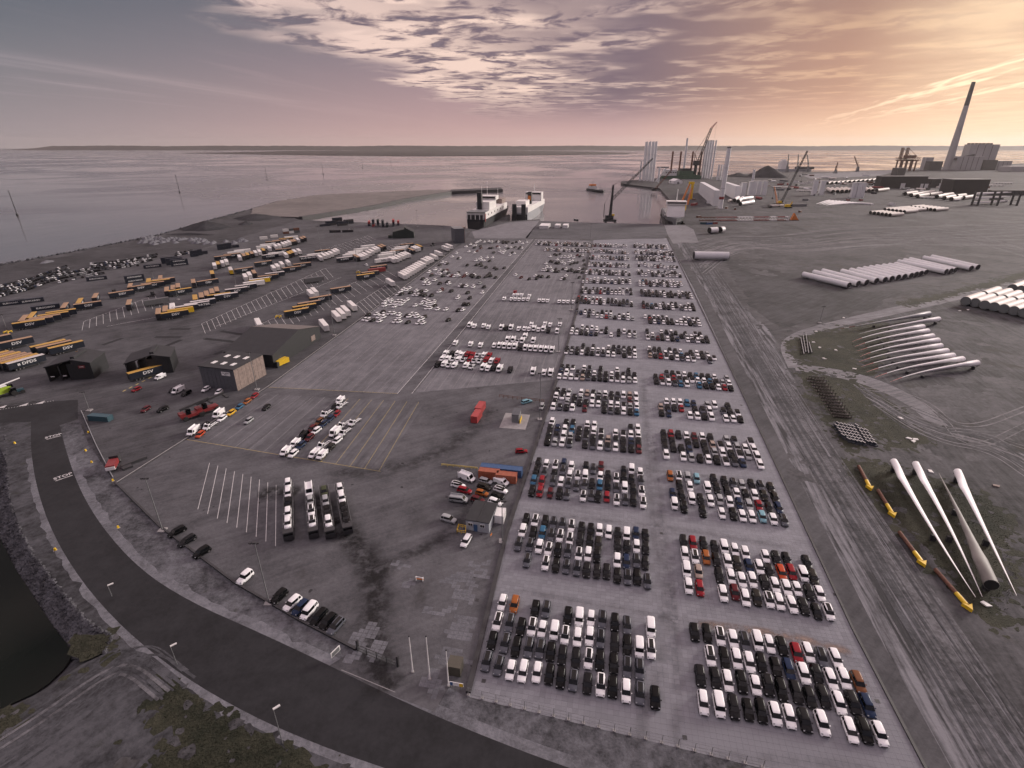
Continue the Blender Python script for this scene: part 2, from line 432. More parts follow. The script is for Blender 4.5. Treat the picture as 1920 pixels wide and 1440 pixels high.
def watermat(name, base, scale, strength, rough=0.12):
    m = bpy.data.materials.new(name); m.use_nodes = True
    t = NT(m.node_tree); b = t.n['Principled BSDF']
    b.inputs['Base Color'].default_value = (*base, 1); b.inputs['Roughness'].default_value = rough; b.inputs['IOR'].default_value = 1.33
    x = t.new('ShaderNodeTexCoord').outputs['Object']
    mp = t.new('ShaderNodeMapping'); t.l.new(x, mp.inputs[0]); mp.inputs['Rotation'].default_value = (0, 0, R(-25)); mp.inputs['Scale'].default_value = (1, 0.45, 1)
    n1 = t.noise(mp.outputs[0], scale, 5, 0.6, 0.2); n2 = t.noise(mp.outputs[0], scale * 0.12, 4, 0.6); n3 = t.noise(x, 0.0022, 4, 0.6, 0.6)
    h = t.math('ADD', t.math('MULTIPLY', n1, t.math('MULTIPLY_ADD', n3, 1.2, -0.1)), t.math('MULTIPLY', n2, 1.4))
    if scale < .5: t.l.new(t.math('MULTIPLY_ADD', t.sstep(n3, .38, .62), .24, .07), b.inputs['Roughness'])
    bp = t.new('ShaderNodeBump'); bp.inputs['Strength'].default_value = strength; bp.inputs['Distance'].default_value = 1.0
    t.l.new(h, bp.inputs['Height']); t.l.new(bp.outputs[0], b.inputs['Normal'])
    return m
M['sea'] = watermat('sea_water', (0.15, 0.145, 0.155), 0.06, 0.34, 0.14)
M['pond'] = watermat('pond_water', (0.003, 0.006, 0.004), 1.0, 0.02, 0.08); M['pond'].node_tree.nodes['Principled BSDF'].inputs['IOR'].default_value = 1.15

# ---------------------------------------------------------------- ground sheets
def wob(pts, amp, step=4.0, seed=0, closed=True):
    """polyline with ragged edge"""
    r = random.Random(seed); out = []; n = len(pts)
    for i in range(n if closed else n - 1):
        a, b = pts[i], pts[(i + 1) % n]; L = math.dist(a, b); k = max(1, int(L / step))
        for j in range(k):
            f = j / k; q = amp * (0.0 if j == 0 else 1.0)
            out.append((a[0] + (b[0] - a[0]) * f + r.gauss(0, q), a[1] + (b[1] - a[1]) * f + r.gauss(0, q)))
    if not closed: out.append(pts[-1])
    return out
def smooth(pts, it=2):
    for _ in range(it):
        o = [pts[0]]
        for a, b in zip(pts, pts[1:]):
            o += [(a[0] * .75 + b[0] * .25, a[1] * .75 + b[1] * .25), (a[0] * .25 + b[0] * .75, a[1] * .25 + b[1] * .75)]
        pts = o + [pts[-1]]
    return pts
def sheet_mesh(name, poly, z, m, depth=0.0, sidemat=None):
    bm = bmesh.new()
    vs_ = [bm.verts.new((p[0], p[1], z)) for p in poly]
    f = bm.faces.new(vs_); f.normal_update()
    if f.normal.z < 0: f.normal_flip()
    if depth:
        n = len(vs_); lo = [bm.verts.new((p[0], p[1], z - depth)) for p in poly]
        for i in range(n):
            q = bm.faces.new((vs_[i], vs_[(i + 1) % n], lo[(i + 1) % n], lo[i])); q.material_index = 1
    bmesh.ops.triangulate(bm, faces=[f])
    bmesh.ops.recalc_face_normals(bm, faces=bm.faces) if depth else None
    me = bpy.data.meshes.new(name); bm.to_mesh(me); bm.free()
    me.materials.append(m)
    if depth: me.materials.append(sidemat or m)
    o = put(name, me); o['kind'] = 'structure'
    return o
def GP(*uv): return [G(u, v) for u, v in uv]
SEA_Z = -4.0

sea = MB().add([(-17500, -1500, SEA_Z), (22500, -1500, SEA_Z), (22500, 23500, SEA_Z), (-17500, 23500, SEA_Z)], [(0, 1, 2, 3)]).build('sea', M['sea'], fix=False); struct(sea)

rim_pts = [(-260, 775), (-30, 790), (10, 802), (13, 870), (21, 940), (38, 990), (62, 1035), (100, 1085), (140, 1135), (172, 1168), (214, 1192), (200, 1225), (150, 1248), (124, 1266), (92, 1288), (60, 1306), (26, 1321), (0, 1334), (-260, 1400)]
rim = GP(*rim_pts)
wat_pts = [(-260, 850), (-45, 860), (-28, 900), (-22, 960), (-5, 1010), (26, 1070), (45, 1097), (66, 1131), (87, 1163), (105, 1187), (129, 1218), (127, 1228), (124, 1236), (113, 1252), (87, 1278), (58, 1298), (26, 1313), (0, 1326), (-260, 1390)]
coast = GP((0, 497), (160, 468), (300, 440), (400, 411), (480, 390))
land_poly = [(-455, 300)] + wob(coast, 1.5, 12, 1, False) + GP((470, 404), (520, 409), (560, 411.5), (600, 414), (667, 416.5), (775, 420.5), (835, 423), (882, 429), (897, 431), (953, 402), (957, 403), (955, 414.5), (1012, 411), (1012, 414), (1072, 416.5), (1245, 420.5), (1285, 421), (1259, 377), (1237, 353), (1164, 343.5), (1164, 340), (1230, 334), (1330, 332), (1400, 325.5), (1460, 322), (1560, 322), (1680, 318), (1705, 316), (1800, 311), (1920, 306), (2400, 304))
land_poly += [(4200, 900), (900, -300), (-200, -300)] + rim[::-1] + [(-330, 200)]
land = sheet_mesh('ground', land_poly, 0.0, M['soil'], 6.0, M['dark'])
# bank of the basin, from the rim down to the water
wl = [G(u, v, -3.0) for u, v in wat_pts]
bank = MB()
for (a, b, c_, d) in zip(rim, rim[1:], wl, wl[1:]):
    K = 4
    for k in range(K):
        f0, f1 = k / K, (k + 1) / K
        lerp = lambda p, q, f: (p[0] + (q[0] - p[0]) * f, p[1] + (q[1] - p[1]) * f, -4.2 * f)
        bank.add([lerp(a, c_, f0), lerp(b, d, f0), lerp(b, d, f1), lerp(a, c_, f1)], [(0, 1, 2, 3)])
struct(bank.build('basin_bank', M['soil_near']))
pond = sheet_mesh('basin_water', [(-330, 260)] + [(p[0] - 60, p[1]) for p in rim[:1]] + [G(u + 6, v + 2, -3.0) for u, v in wat_pts] + [(-260, 10), (-330, 10)], -3.0, M['pond'])

Zs = 0.004
sheet_mesh('near_soil', smooth(GP((-20, 792), (58, 792), (75, 920), (160, 1090), (340, 1265), (470, 1342), (720, 1438), (1000, 1520), (300, 1700), (-150, 1600))[:8], 0) + GP((300, 1700), (-300, 1500)) + rim[::-1][1:16], Zs, M['soil_near'])
sheet_mesh('west_storage_ground', wob(GP((-140, 560), (-60, 512), (0, 502), (160, 474), (300, 446), (400, 417), (480, 396), (545, 405), (562, 412), (430, 454), (300, 488), (150, 524), (0, 568), (-120, 592)), 1.0, 8, 21), Zs, M['darkground'])
yard_poly = GP((-120, 590), (0, 566), (150, 522), (300, 486), (430, 452), (560, 412.5), (667, 417), (775, 421), (835, 423.5), (880, 430), (868, 452), (500, 725), (215, 905), (150, 786), (146, 752), (60, 752), (-120, 772))
sheet_mesh('truck_yard', yard_poly, 2 * Zs, M['asphalt_old'])
lot_poly = GP((218, 905), (500, 727), (845, 473), (870, 453), (885, 433), (897, 432), (955, 416), (1012, 412.5), (985, 447), (1113, 450), (1080, 590), (1042, 720), (1000, 850), (950, 1000), (879, 1288), (842, 1284), (815, 1335), (700, 1290), (615, 1250), (668, 1216), (560, 1160), (440, 1090), (300, 985))
lot = sheet_mesh('west_lot', lot_poly, 2 * Zs, M['lot'])
sheet_mesh('concrete_field_west', GP((862, 465), (1000, 448), (745, 738), (503, 726)), 3 * Zs, M['field'])
sheet_mesh('concrete_field_east', GP((1008, 448), (1106, 452), (1076, 590), (1042, 712), (778, 736)), 3 * Zs, M['field'])
M['field_worn'] = gmat('worn_field', (g(0.07, .05), g(0.14, .07)), R(90) - AL, 0.35, big=0.02, slabs=2.0)
sheet_mesh('van_field', GP((492, 738), (795, 757), (714, 884), (350, 824)), 3 * Zs, M['field_worn'])
sheet_mesh('quay_apron', GP((955, 417), (1012, 413), (988, 447), (890, 447), (885, 434)), 3 * Zs, M['quayc'])
sheet_mesh('quay_gravel', GP((1012, 414), (1072, 417), (1243, 421), (1252, 440), (1245, 447), (1112, 449), (985, 446)), 3 * Zs, M['gravel'])
sheet_mesh('berth_apron', GP((1245, 422), (1285, 422.5), (1300, 430), (1310, 455), (1262, 457), (1252, 440)), 4 * Zs, M['quayc'])
store_poly = GP((1113, 450), (1250, 446), (1300, 540), (1393, 738), (1470, 905), (1600, 1178), (1745, 1462), (1430, 1441), (876, 1306), (950, 1000), (1000, 850), (1042, 720), (1080, 590))
store = sheet_mesh('storage_lot', store_poly, 3 * Zs, M['pave'])
# haul road and wind yard
sheet_mesh('wind_yard', wob(GP((1300, 422), (1420, 400), (1700, 380), (2300, 380), (2300, 530), (1920, 528), (1700, 572), (1520, 612), (1460, 640), (1320, 505), (1262, 450)), 1.5, 12, 3), Zs, M['yardsoil'])
sheet_mesh('lower_yard', wob(GP((1475, 640), (1530, 614), (1720, 574), (1930, 532), (2500, 520), (2500, 1500), (1990, 1460), (1700, 1060), (1590, 850), (1490, 690)), 1.2, 8, 5), Zs, M['soil'])
sheet_mesh('haul_road', wob(GP((1268, 452), (1300, 452), (1340, 520), (1450, 630), (1475, 690), (1555, 850), (1640, 990), (1780, 1200), (1990, 1470), (1960, 1600), (1800, 1560), (1620, 1160), (1480, 890), (1400, 722), (1305, 535)), 0.7, 6, 9), 2 * Zs, M['haul'])
sheet_mesh('drain_strip', GP((1252, 446), (1262, 446), (1318, 540), (1418, 738), (1502, 905), (1640, 1178), (1795, 1462), (1748, 1462), (1602, 1178), (1472, 905), (1395, 738), (1302, 540)), 3 * Zs, M['asphalt_old'])
sheet_mesh('dirt_track', wob(smooth(GP((1478, 690), (1460, 650), (1475, 630), (1520, 612), (1700, 570), (1920, 522)), 2) + smooth(GP((1920, 534), (1720, 580), (1540, 620), (1490, 640), (1478, 655), (1500, 690)), 2), 0.25, 5, 4), 3 * Zs, M['trackdirt'])
sheet_mesh('dirt_track_lower', wob(smooth(GP((1490, 682), (1560, 690), (1640, 708), (1720, 745), (1780, 800)), 2) + smooth(GP((1740, 790), (1690, 750), (1620, 720), (1550, 703), (1492, 695)), 2), 0.3, 5, 4), 5 * Zs, M['trackdirt'])
sheet_mesh('pier_quay', wob(GP((1166, 343), (1237, 352.6), (1260, 377), (1284, 421), (1345, 421), (1330, 395), (1300, 350), (1250, 336), (1200, 339)), 1.0, 10, 33), 1.6 * Zs, M['darkground'])
# turf
turfs = [GP((1475, 640), (1540, 622), (1660, 606), (1665, 640), (1648, 690), (1610, 705), (1560, 692), (1500, 684), (1482, 665)),
         GP((1500, 692), (1570, 700), (1640, 730), (1700, 790), (1745, 830), (1660, 840), (1640, 800), (1600, 850), (1555, 800)),
         GP((1590, 865), (1660, 868), (1760, 900), (1840, 930), (1890, 980), (1905, 1080), (1890, 1150), (1840, 1160), (1760, 1060), (1690, 980), (1620, 900)),
         GP((1700, 575), (1760, 560), (1930, 518), (1930, 508), (1800, 545), (1690, 567)),
         GP((140, 1188), (205, 1195), (198, 1222), (150, 1242), (128, 1222)),
         GP((290, 1320), (320, 1285), (350, 1300), (400, 1330), (470, 1365), (560, 1420), (640, 1470), (640, 1560), (330, 1560), (285, 1440), (330, 1370)),
         GP((-60, 1330), (30, 1330), (34, 1360), (0, 1400), (-60, 1420))]
for k, tp in enumerate(turfs):
    sheet_mesh('turf', wob(wob(tp, 1.6, 4, k), 0.5, 1.2, k + 40), 4 * Zs, M['turf'])
sheet_mesh('power_station_ground', GP((1640, 331), (1690, 320), (1760, 317), (1930, 316), (2100, 316), (2100, 333), (1860, 334), (1760, 331)), 2 * Zs, M['darkground'])
sheet_mesh('pale_quay', GP((1500, 327), (1560, 323.5), (1680, 319.5), (1690, 323), (1640, 330), (1520, 335)), 2 * Zs, M['quayc'])
# dark rolled plate in the wind yard
sheet_mesh('rolled_plate', wob(GP((1352, 470), (1405, 500), (1520, 518), (1600, 545), (1690, 548), (1640, 578), (1515, 606), (1462, 618), (1420, 585), (1380, 530)), 1.6, 6, 31), 1.5 * Zs, M['darkground'])
# road and its verge
outer = smooth(GP((58, 790), (58, 850), (70, 920), (98, 1000), (152, 1090), (232, 1180), (342, 1268), (470, 1342), (600, 1398), (720, 1440), (900, 1500)), 2)
inner = smooth(GP((112, 797), (125, 850), (150, 920), (192, 990), (262, 1068), (355, 1128), (482, 1184), (602, 1240), (702, 1290), (822, 1345), (942, 1394), (1060, 1438), (1250, 1500)), 2)
verge_out = smooth(GP((1480, 1500), (1420, 1440), (1150, 1372), (876, 1308), (842, 1288), (815, 1338), (700, 1292), (612, 1250), (668, 1217), (560, 1162), (440, 1092), (300, 987), (216, 906), (165, 830), (148, 788)), 0)
sheet_mesh('road_verge', inner + verge_out, Zs, M['verge'])
road_poly = outer[::-1] + GP((57, 791), (-150, 800), (-150, 768), (0, 763), (97, 752.5), (146, 749.5), (146, 786)) + inner
road = sheet_mesh('road', road_poly, 3 * Zs, M['asphalt'])
def offs(pl, d):
    o = []
    for i, p in enumerate(pl):
        a, b = pl[max(0, i - 1)], pl[min(len(pl) - 1, i + 1)]; L = math.dist(a, b) or 1
        o.append((p[0] - (b[1] - a[1]) / L * d, p[1] + (b[0] - a[0]) / L * d))
    return o
M['shoulder'] = gmat('pale_shoulder', (g(0.075), g(0.19)), None, 0, big=0.12, fine=2.5, con=3.0)
sheet_mesh('road_shoulder', inner[6:] + wob(offs(inner[6:], 2.0), .3, 2, 5, False)[::-1], 0.006, M['shoulder'])
sheet_mesh('road_shoulder', outer[6:] + wob(offs(outer[6:], -1.4), .3, 2, 6, False)[::-1], 0.0065, M['shoulder'])
def inside(p, poly):
    c = False; n = len(poly); x, y = p; j = n - 1
    for i in range(n):
        if (poly[i][1] > y) != (poly[j][1] > y) and x < (poly[j][0] - poly[i][0]) * (y - poly[i][1]) / (poly[j][1] - poly[i][1]) + poly[i][0]: c = not c
        j = i
    return c
# ragged borders: islands of turf in the soil and bare spots in the turf
def blob(x, y, r0, r):
    n = 9; a0 = r.uniform(0, 6.28); st = r.uniform(.5, 1); an = r.uniform(0, 3.14); out = []
    for i in range(n):
        t = a0 + 2 * math.pi * i / n; q = r0 * r.uniform(.55, 1.25); px_, py_ = q * math.cos(t), q * math.sin(t) * st
        out.append((x + px_ * math.cos(an) - py_ * math.sin(an), y + px_ * math.sin(an) + py_ * math.cos(an)))
    return out
def spots(name, items, z, m):
    mb = MB()
    for pts in items:
        if any(inside(p, road_poly) for p in pts): continue
        zz = z + rb.random() * .006
        mb.add([(p[0], p[1], zz) for p in pts], [tuple(range(len(pts)))])
    struct(mb.build(name, m))
rb = random.Random(9); isl, bare = [], []
for tp in turfs:
    per = wob(tp, 0, 1.6)
    for p in per:
        for _ in range(3): isl.append(blob(p[0] + rb.gauss(0, 1.9), p[1] + rb.gauss(0, 1.9), abs(rb.gauss(0, .9)) + .15, rb))
    xs = [p[0] for p in tp]; ys = [p[1] for p in tp]
    for _ in range(int(len(per) * 1.3)): bare.append(blob(rb.uniform(min(xs), max(xs)), rb.uniform(min(ys), max(ys)), abs(rb.gauss(0, .8)) + .2, rb))
isl = [b for b in isl if not inside(b[0], rim)]; bare = [b for b in bare if not inside(b[0], rim)]
spots('turf_islands', isl, 4.3 * Zs, M['turf']); spots('bare_spots', bare, 6.0 * Zs, M['soil'])
dust = []
for (u0, u1, v0, v1, n, r0) in [(1300, 1480, 455, 520, 60, 5), (1400, 1700, 395, 440, 70, 9), (1640, 1900, 730, 860, 90, 3.0), (1480, 1600, 840, 900, 20, 2), (1700, 1920, 600, 720, 50, 4), (1700, 1920, 395, 500, 60, 9)]:
    for _ in range(n):
        p = G(rb.uniform(u0, u1), rb.uniform(v0, v1)); dust.append(blob(p[0], p[1], abs(rb.gauss(0, r0)) + .5, rb))
M['dust'] = gmat('pale_dust', (g(0.045, .08), g(0.115, .10)), None, 0, big=0.08, fine=1.0, con=3.0)
spots('dust_patches', dust, 2.2 * Zs, M['dust'])
# wheel tracks pressed into the loose ground
def track(name, pts, w, z, m, n=2, gap=1.9):
    mb = MB(); c = smooth(GP(*pts), 3)
    for k in range(n):
        o_ = (k - (n - 1) / 2) * gap; a, b = offs(c, o_ - w / 2), offs(c, o_ + w / 2)
        for i in range(len(c) - 1): mb.add([(*a[i], z), (*a[i + 1], z), (*b[i + 1], z), (*b[i], z)], [(0, 1, 2, 3)])
    struct(mb.build(name, m, fix=False))
def offs(pl, d):
    o = []
    for i, p in enumerate(pl):
        a, b = pl[max(0, i - 1)], pl[min(len(pl) - 1, i + 1)]; L = math.dist(a, b) or 1
        o.append((p[0] - (b[1] - a[1]) / L * d, p[1] + (b[0] - a[0]) / L * d))
    return o
M['rut'] = gmat('pale_rut', (g(0.05, .06), g(0.15, .08)), None, 0, big=0.1, fine=1.5, con=4.0)
M['rutpale'] = gmat('pale_dust_rut', (g(0.09, .12), g(0.20, .14)), None, 0, big=0.06, fine=1.0, con=3.5)
M['rutdark'] = gmat('dark_rut', (g(0.028), g(0.085)), None, 0, big=0.1, fine=1.5, con=3.5)
rt = random.Random(3); zt_ = 7.8 * Zs
for k in range(26):                                  # along the haul road
    f = rt.uniform(-.5, 1.1); j = lambda: rt.uniform(-5, 5)
    track('wheel_track', [(1283 + 18 * f, 455), (1335 + 28 * f + j() * .5, 535), (1425 + 32 * f + j(), 690), (1545 + 42 * f + j(), 890), (1690 + 60 * f + j(), 1130), (1900 + 80 * f + j() * 3, 1460)], rt.uniform(.25, .6), zt_ + k * .0006, M['rut'] if rt.random() < .62 else M['rutdark'], 2, rt.uniform(1.7, 2.6))
for k in range(30):                                  # swinging over the wind yard
    a = rt.uniform(0, 1); b = rt.uniform(0, 1)
    track('wheel_track', [(1300 + 20 * a, 455 + 60 * a), (1350 + 60 * b, 440 + 30 * a), (1450 + 60 * a, 440 + 40 * b), (1560 + 80 * b, 425 + 50 * a), (1720 + 60 * a, 420 + 45 * b), (1930, 415 + 70 * a)], rt.uniform(.5, 1.3), zt_ + k * .0006, M['rutpale'] if rt.random() < .75 else M['rutdark'], 2, 3.0)
for k in range(14):
    a = rt.uniform(0, 1); b = rt.uniform(0, 1)
    track('wheel_track', [(1600 + 60 * a, 715 + 60 * a), (1720 + 40 * a, 740 + 90 * b), (1800 + 60 * b, 800 + 60 * a), (1930, 760 + 140 * b)], rt.uniform(.3, .8), zt_ + k * .0006, M['rutpale'] if rt.random() < .55 else M['rutdark'], 2, 2.3)
for k in range(9):                                  # bottom left corner
    a = rt.uniform(0, 1); b = rt.uniform(0, 1)
    track('wheel_track', [(-20, 1400 + 70 * a), (70 + 20 * a, 1345 + 50 * a), (170 + 20 * b, 1260 + 70 * a), (235 + 40 * a, 1195 + 60 * b), (300 + 60 * a, 1260 + 50 * b)], rt.uniform(.25, .6), zt_ + k * .0006, M['rut'] if rt.random() < .2 else M['rutdark'], 2, 1.9)
# sandy spit with the training wall
spit = wob(GP((475, 391), (520, 378), (600, 366), (700, 361.5), (800, 357), (845, 356.5), (940, 352.8), (941, 355.5), (845, 359.5), (760, 374), (700, 387), (620, 400), (565, 409), (470, 405)), 1.0, 20, 8)
sheet_mesh('sand_spit', spit, 1.0, M['sand'], 6.0, M['dark'])
beach = wob(GP((566, 410), (620, 401), (690, 391), (722, 386), (706, 394), (720, 398), (690, 404), (702, 411), (690, 415), (667, 416), (600, 413.5)), 2.0, 12, 2)
M['beachsand'] = gmat('wet_pale_sand', (g(0.16, .2), g(0.30, .25)), R(10), 0.3, big=0.02)
sheet_mesh('beach', beach, SEA_Z + 0.15, M['beachsand'], 1.0)
tw = MB()
tw_pts = GP((565, 409), (620, 400.5), (700, 387.5), (760, 374.5), (845, 360.5), (941, 356.5))
for a, b in zip(tw_pts, tw_pts[1:]):
    L = math.dist(a, b); an = math.atan2(b[1] - a[1], b[0] - a[0])
    tw.box(((a[0] + b[0]) / 2, (a[1] + b[1]) / 2, -0.9), (L + 2, 6, 6.2), an)
struct(tw.build('training_wall', M['dark']))
pier = sheet_mesh('pier_head', GP((845, 356.5), (940, 352.5), (941, 356), (845, 360)), 1.3, M['soil'], 6.0, M['dark'])
# sea wall along the west shore: stones
def rocks(name, paths, n, r0, r1, m, seed, zf):
    r = np.random.default_rng(seed); mb = MB()
    ico = [(0, 0, 1), (.9, 0, .35), (.28, .85, .35), (-.72, .53, .35), (-.72, -.53, .35), (.28, -.85, .35), (.72, .53, -.4), (-.28, .85, -.4), (-.9, 0, -.4), (-.28, -.85, -.4), (.72, -.53, -.4)]
    fs_ = [(0, 1, 2), (0, 2, 3), (0, 3, 4), (0, 4, 5), (0, 5, 1), (1, 6, 2), (2, 7, 3), (3, 8, 4), (4, 9, 5), (5, 10, 1), (2, 6, 7), (3, 7, 8), (4, 8, 9), (5, 9, 10), (1, 10, 6)]
    for k in range(n):
        x, y, z = zf(r); s0 = r.uniform(r0, r1); S = r.uniform(.65, 1.3, 3); a = r.uniform(0, 6.28)
        q = [(p[0] * S[0], p[1] * S[1], p[2] * S[2]) for p in ico]
        mb.add([(x + s0 * (p[0] * math.cos(a) - p[1] * math.sin(a)), y + s0 * (p[0] * math.sin(a) + p[1] * math.cos(a)), z + s0 * p[2] * .8) for p in q], fs_)
    o = mb.build(name, m, fix=False); o['kind'] = 'stuff'
    return o
def bank_pt(r):
    i = int(r.integers(1, 11)); f = r.uniform(); h = r.uniform(0.02, 1.0)
    a = [rim[i][k] + (rim[i + 1][k] - rim[i][k]) * f for k in (0, 1)]; b = [wl[i][k] + (wl[i + 1][k] - wl[i][k]) * f for k in (0, 1)]
    return a[0] + (b[0] - a[0]) * h, a[1] + (b[1] - a[1]) * h, -4.1 * h
tag(rocks('rip_rap', None, 5200, 0.2, 0.62, M['rock'], 3, bank_pt), 'grey rip rap stones on the bank of the dark basin', 'stones')
cw = [(-455, 300)] + coast + GP((520, 378), (600, 366))
def coast_pt(r):
    i = int(r.integers(0, len(cw) - 1)); f = r.uniform(); h = r.uniform(-1, 1)
    a = [cw[i][k] + (cw[i + 1][k] - cw[i][k]) * f for k in (0, 1)]
    return a[0] - 3.0 + 4.5 * h, a[1], (-2.0 + 2.6 * h)
tag(rocks('sea_wall_stones', None, 3600, 0.7, 1.7, M['rock'], 5, coast_pt), 'dark stone sea wall along the western shore', 'stones')
# far land across the water
def ridge(name, pts, depth, hs, seed, m):
    r = random.Random(seed); mb = MB(); P = []
    for (x0, y0), (x1, y1) in zip(pts, pts[1:]):
        k = max(2, int(math.dist((x0, y0), (x1, y1)) / 90))
        P += [(x0 + (x1 - x0) * i / k, y0 + (y1 - y0) * i / k) for i in range(k)]
    P.append(pts[-1]); rows = []
    h = hs[0]
    for i, (x, y) in enumerate(P):
        e = min(1, i / 6, (len(P) - 1 - i) / 6); h = hs[0] + (hs[1] - hs[0]) * (0.5 + 0.5 * math.sin(i * .21 + seed) * math.sin(i * .053)) + r.uniform(-1, 1) * hs[0] * .05
        rows.append([(x, y, SEA_Z - .5), (x, y + depth * .12, SEA_Z + 1.2), (x, y + depth * .4, SEA_Z + 1.0 + h * .45 * e), (x, y + depth * .6, SEA_Z + 1 + h * e), (x, y + depth, SEA_Z - .5)])
    for a, b in zip(rows, rows[1:]):
        for j in range(4): mb.add([a[j], b[j], b[j + 1], a[j + 1]], [(0, 1, 2, 3)])
    return struct(mb.build(name, m, fix=False))
ridge('far_island', [(-11500, 12600), (-7500, 12200), (-3500, 12000), (0, 11900), (6000, 12000), (12000, 12200), (18000, 12600)], 2200, (78, 90), 3, M['island'])
sheet_mesh('mud_island', wob([G(u, v, SEA_Z) for u, v in ((340, 287.2), (430, 285.5), (560, 283), (760, 281.5), (950, 282), (1090, 284), (1192, 287), (1180, 288.6), (1060, 291), (900, 292.8), (760, 293.2), (600, 291.6), (450, 289.4))], 25, 260, 3), SEA_Z + 1.2, M['island'], 2.0)

# ---------------------------------------------------------------- paving slabs of the near lots (single slabs nearest the camera)
from mathutils.geometry import intersect_point_tri_2d
def px_of(x, y, z=0.0):
    dz = z - CAMH; d = y * cp - dz * sp; up = y * sp + dz * cp
    return 960 + F * x / d, 720 - F * up / d
def slab_fill(poly, vmin, name, parent, label, nsingle, keep=1.0, seed=0):
    r = random.Random(seed); cells = []
    ls = [WL(*p) for p in poly]; a0, a1 = min(p[0] for p in ls), max(p[0] for p in ls); b0 = min(p[1] for p in ls)
    for ia in range(int(a0) - 1, int(a1) + 2):
        for ib in range(int(b0) - 1, int(b0) + 120):
            ok = True
            for da, db in ((0.05, 0.05), (.95, .05), (.95, .95), (.05, .95)):
                w = LW(ia + da, ib + db); u, v = px_of(*w)
                if v < vmin or v > 1462 or not inside(w, poly): ok = False; break
            if ok and r.random() < keep:
                w = LW(ia + .5, ib + .5); cells.append((px_of(*w)[1], ia, ib))
    cells.sort(reverse=True)
    s = MB(); h = 0.014; e = 0.487
    s.add([(-e, -e, 0), (e, -e, 0), (e, e, 0), (-e, e, 0), (-e + .02, -e + .02, h), (e - .02, -e + .02, h), (e - .02, e - .02, h), (-e + .02, e - .02, h)], [(4, 5, 6, 7), (0, 1, 5, 4), (1, 2, 6, 5), (2, 3, 7, 6), (3, 0, 4, 7)])
    me = s.mesh('paving_slab', [M['slab']])
    vis = [c for c in cells if 0 <= px_of(*LW(c[1] + .5, c[2] + .5))[0] <= 1920 and c[0] < 1440]
    single = set((c[1], c[2]) for c in vis[:nsingle])
    rest = MB()
    for _, ia, ib in cells:
        w = LW(ia + .5, ib + .5); z = 3 * Zs + r.uniform(-.003, .006)
        if (ia, ib) in single:
            put('paving_slab', me, parent, (w[0], w[1], z), -AL)
        else:
            rest.add([(w[0] + p[0] * ca + p[1] * sa, w[1] - p[0] * sa + p[1] * ca, p[2] + z) for p in s.v], s.f)
    o = rest.build('paving_slabs', M['slab'], parent, fix=False); o['kind'] = 'stuff'
slab_fill(store_poly, 1030, 'paving_slab', store, '', 300, 1.0, 1)

# paler replaced slabs of the west lot, and the tyre-blackened way to the gate
def slab_patch():
    r = random.Random(4); mb = MB(); e = .48; h = .014
    cells = set()
    for u, v, n in [(655, 1215, 60), (680, 1185, 36), (700, 1200, 30), (860, 1120, 60), (870, 1170, 46), (840, 1180, 30), (820, 1230, 40), (850, 1080, 26), (800, 1150, 18), (760, 1090, 14), (890, 1060, 20), (740, 1060, 12), (790, 1275, 30)]:
        a, b = WL(*G(u, v)); a, b = int(a), int(b)
        for _ in range(n):
            cells.add((a, b))
            if r.random() < .55: a += r.choice((-1, 1))
            else: b += r.choice((-1, 1))
            if r.random() < .12: a, b = [int(q) for q in WL(*G(u + r.uniform(-14, 14), v + r.uniform(-10, 10)))]
    for a, b in cells:
        w = LW(a + .5, b + .5)
        if not inside(w, lot_poly): continue
        z = 2 * Zs + r.uniform(0, .004)
        P = [(-e, -e, 0), (e, -e, 0), (e, e, 0), (-e, e, 0), (-e + .02, -e + .02, h), (e - .02, -e + .02, h), (e - .02, e - .02, h), (-e + .02, e - .02, h)]
        mb.add([(w[0] + p[0] * ca + p[1] * sa, w[1] - p[0] * sa + p[1] * ca, p[2] + z) for p in P], [(4, 5, 6, 7), (0, 1, 5, 4), (1, 2, 6, 5), (2, 3, 7, 6), (3, 0, 4, 7)])
    o = mb.build('paving_slabs', M['slab_old'], lot, fix=False); o['kind'] = 'stuff'
slab_patch()
def stain(name, pts, w, z, parent, k=.8, col=(.022, .021, .022)):
    m = bpy.data.materials.new('tyre_dirt'); m.use_nodes = True; t = NT(m.node_tree); b = t.n['Principled BSDF']
    b.inputs['Base Color'].default_value = (*col, 1); b.inputs['Roughness'].default_value = .9; b.inputs['Specular IOR Level'].default_value = .2
    at_ = t.new('ShaderNodeAttribute', attribute_name='edge'); x = t.new('ShaderNodeTexCoord').outputs['Object']
    f = t.math('MULTIPLY', t.sstep(at_.outputs['Fac'], 0.0, 1.0), t.sstep(t.noise(x, .35, 5, .7), .30, .66))
    t.l.new(t.math('MULTIPLY', f, k), b.inputs['Alpha'])
    c = smooth(GP(*pts), 3); V, Fc, E = [], [], []
    for i, p in enumerate(c):
        ends = min(1, i / 5, (len(c) - 1 - i) / 5)
        for j, q in enumerate((-1, -.5, 0, .5, 1)):
            V.append(offs(c, q * w)[i] + (z,)); E.append((1 - abs(q)) * ends)
    for i in range(len(c) - 1):
        for j in range(4): Fc.append((i * 5 + j, i * 5 + j + 1, i * 5 + j + 6, i * 5 + j + 5))
    me = bpy.data.meshes.new(name); me.from_pydata(V, [], Fc); me.materials.append(m)
    a_ = me.attributes.new('edge', 'FLOAT', 'POINT'); a_.data.foreach_set('value', E)
    put(name, me, parent)
stain('tyre_stain', [(735, 1300), (705, 1240), (700, 1180), (705, 1110), (690, 1050), (640, 985), (580, 930)], 5.5, 5.4 * Zs, lot, .9)
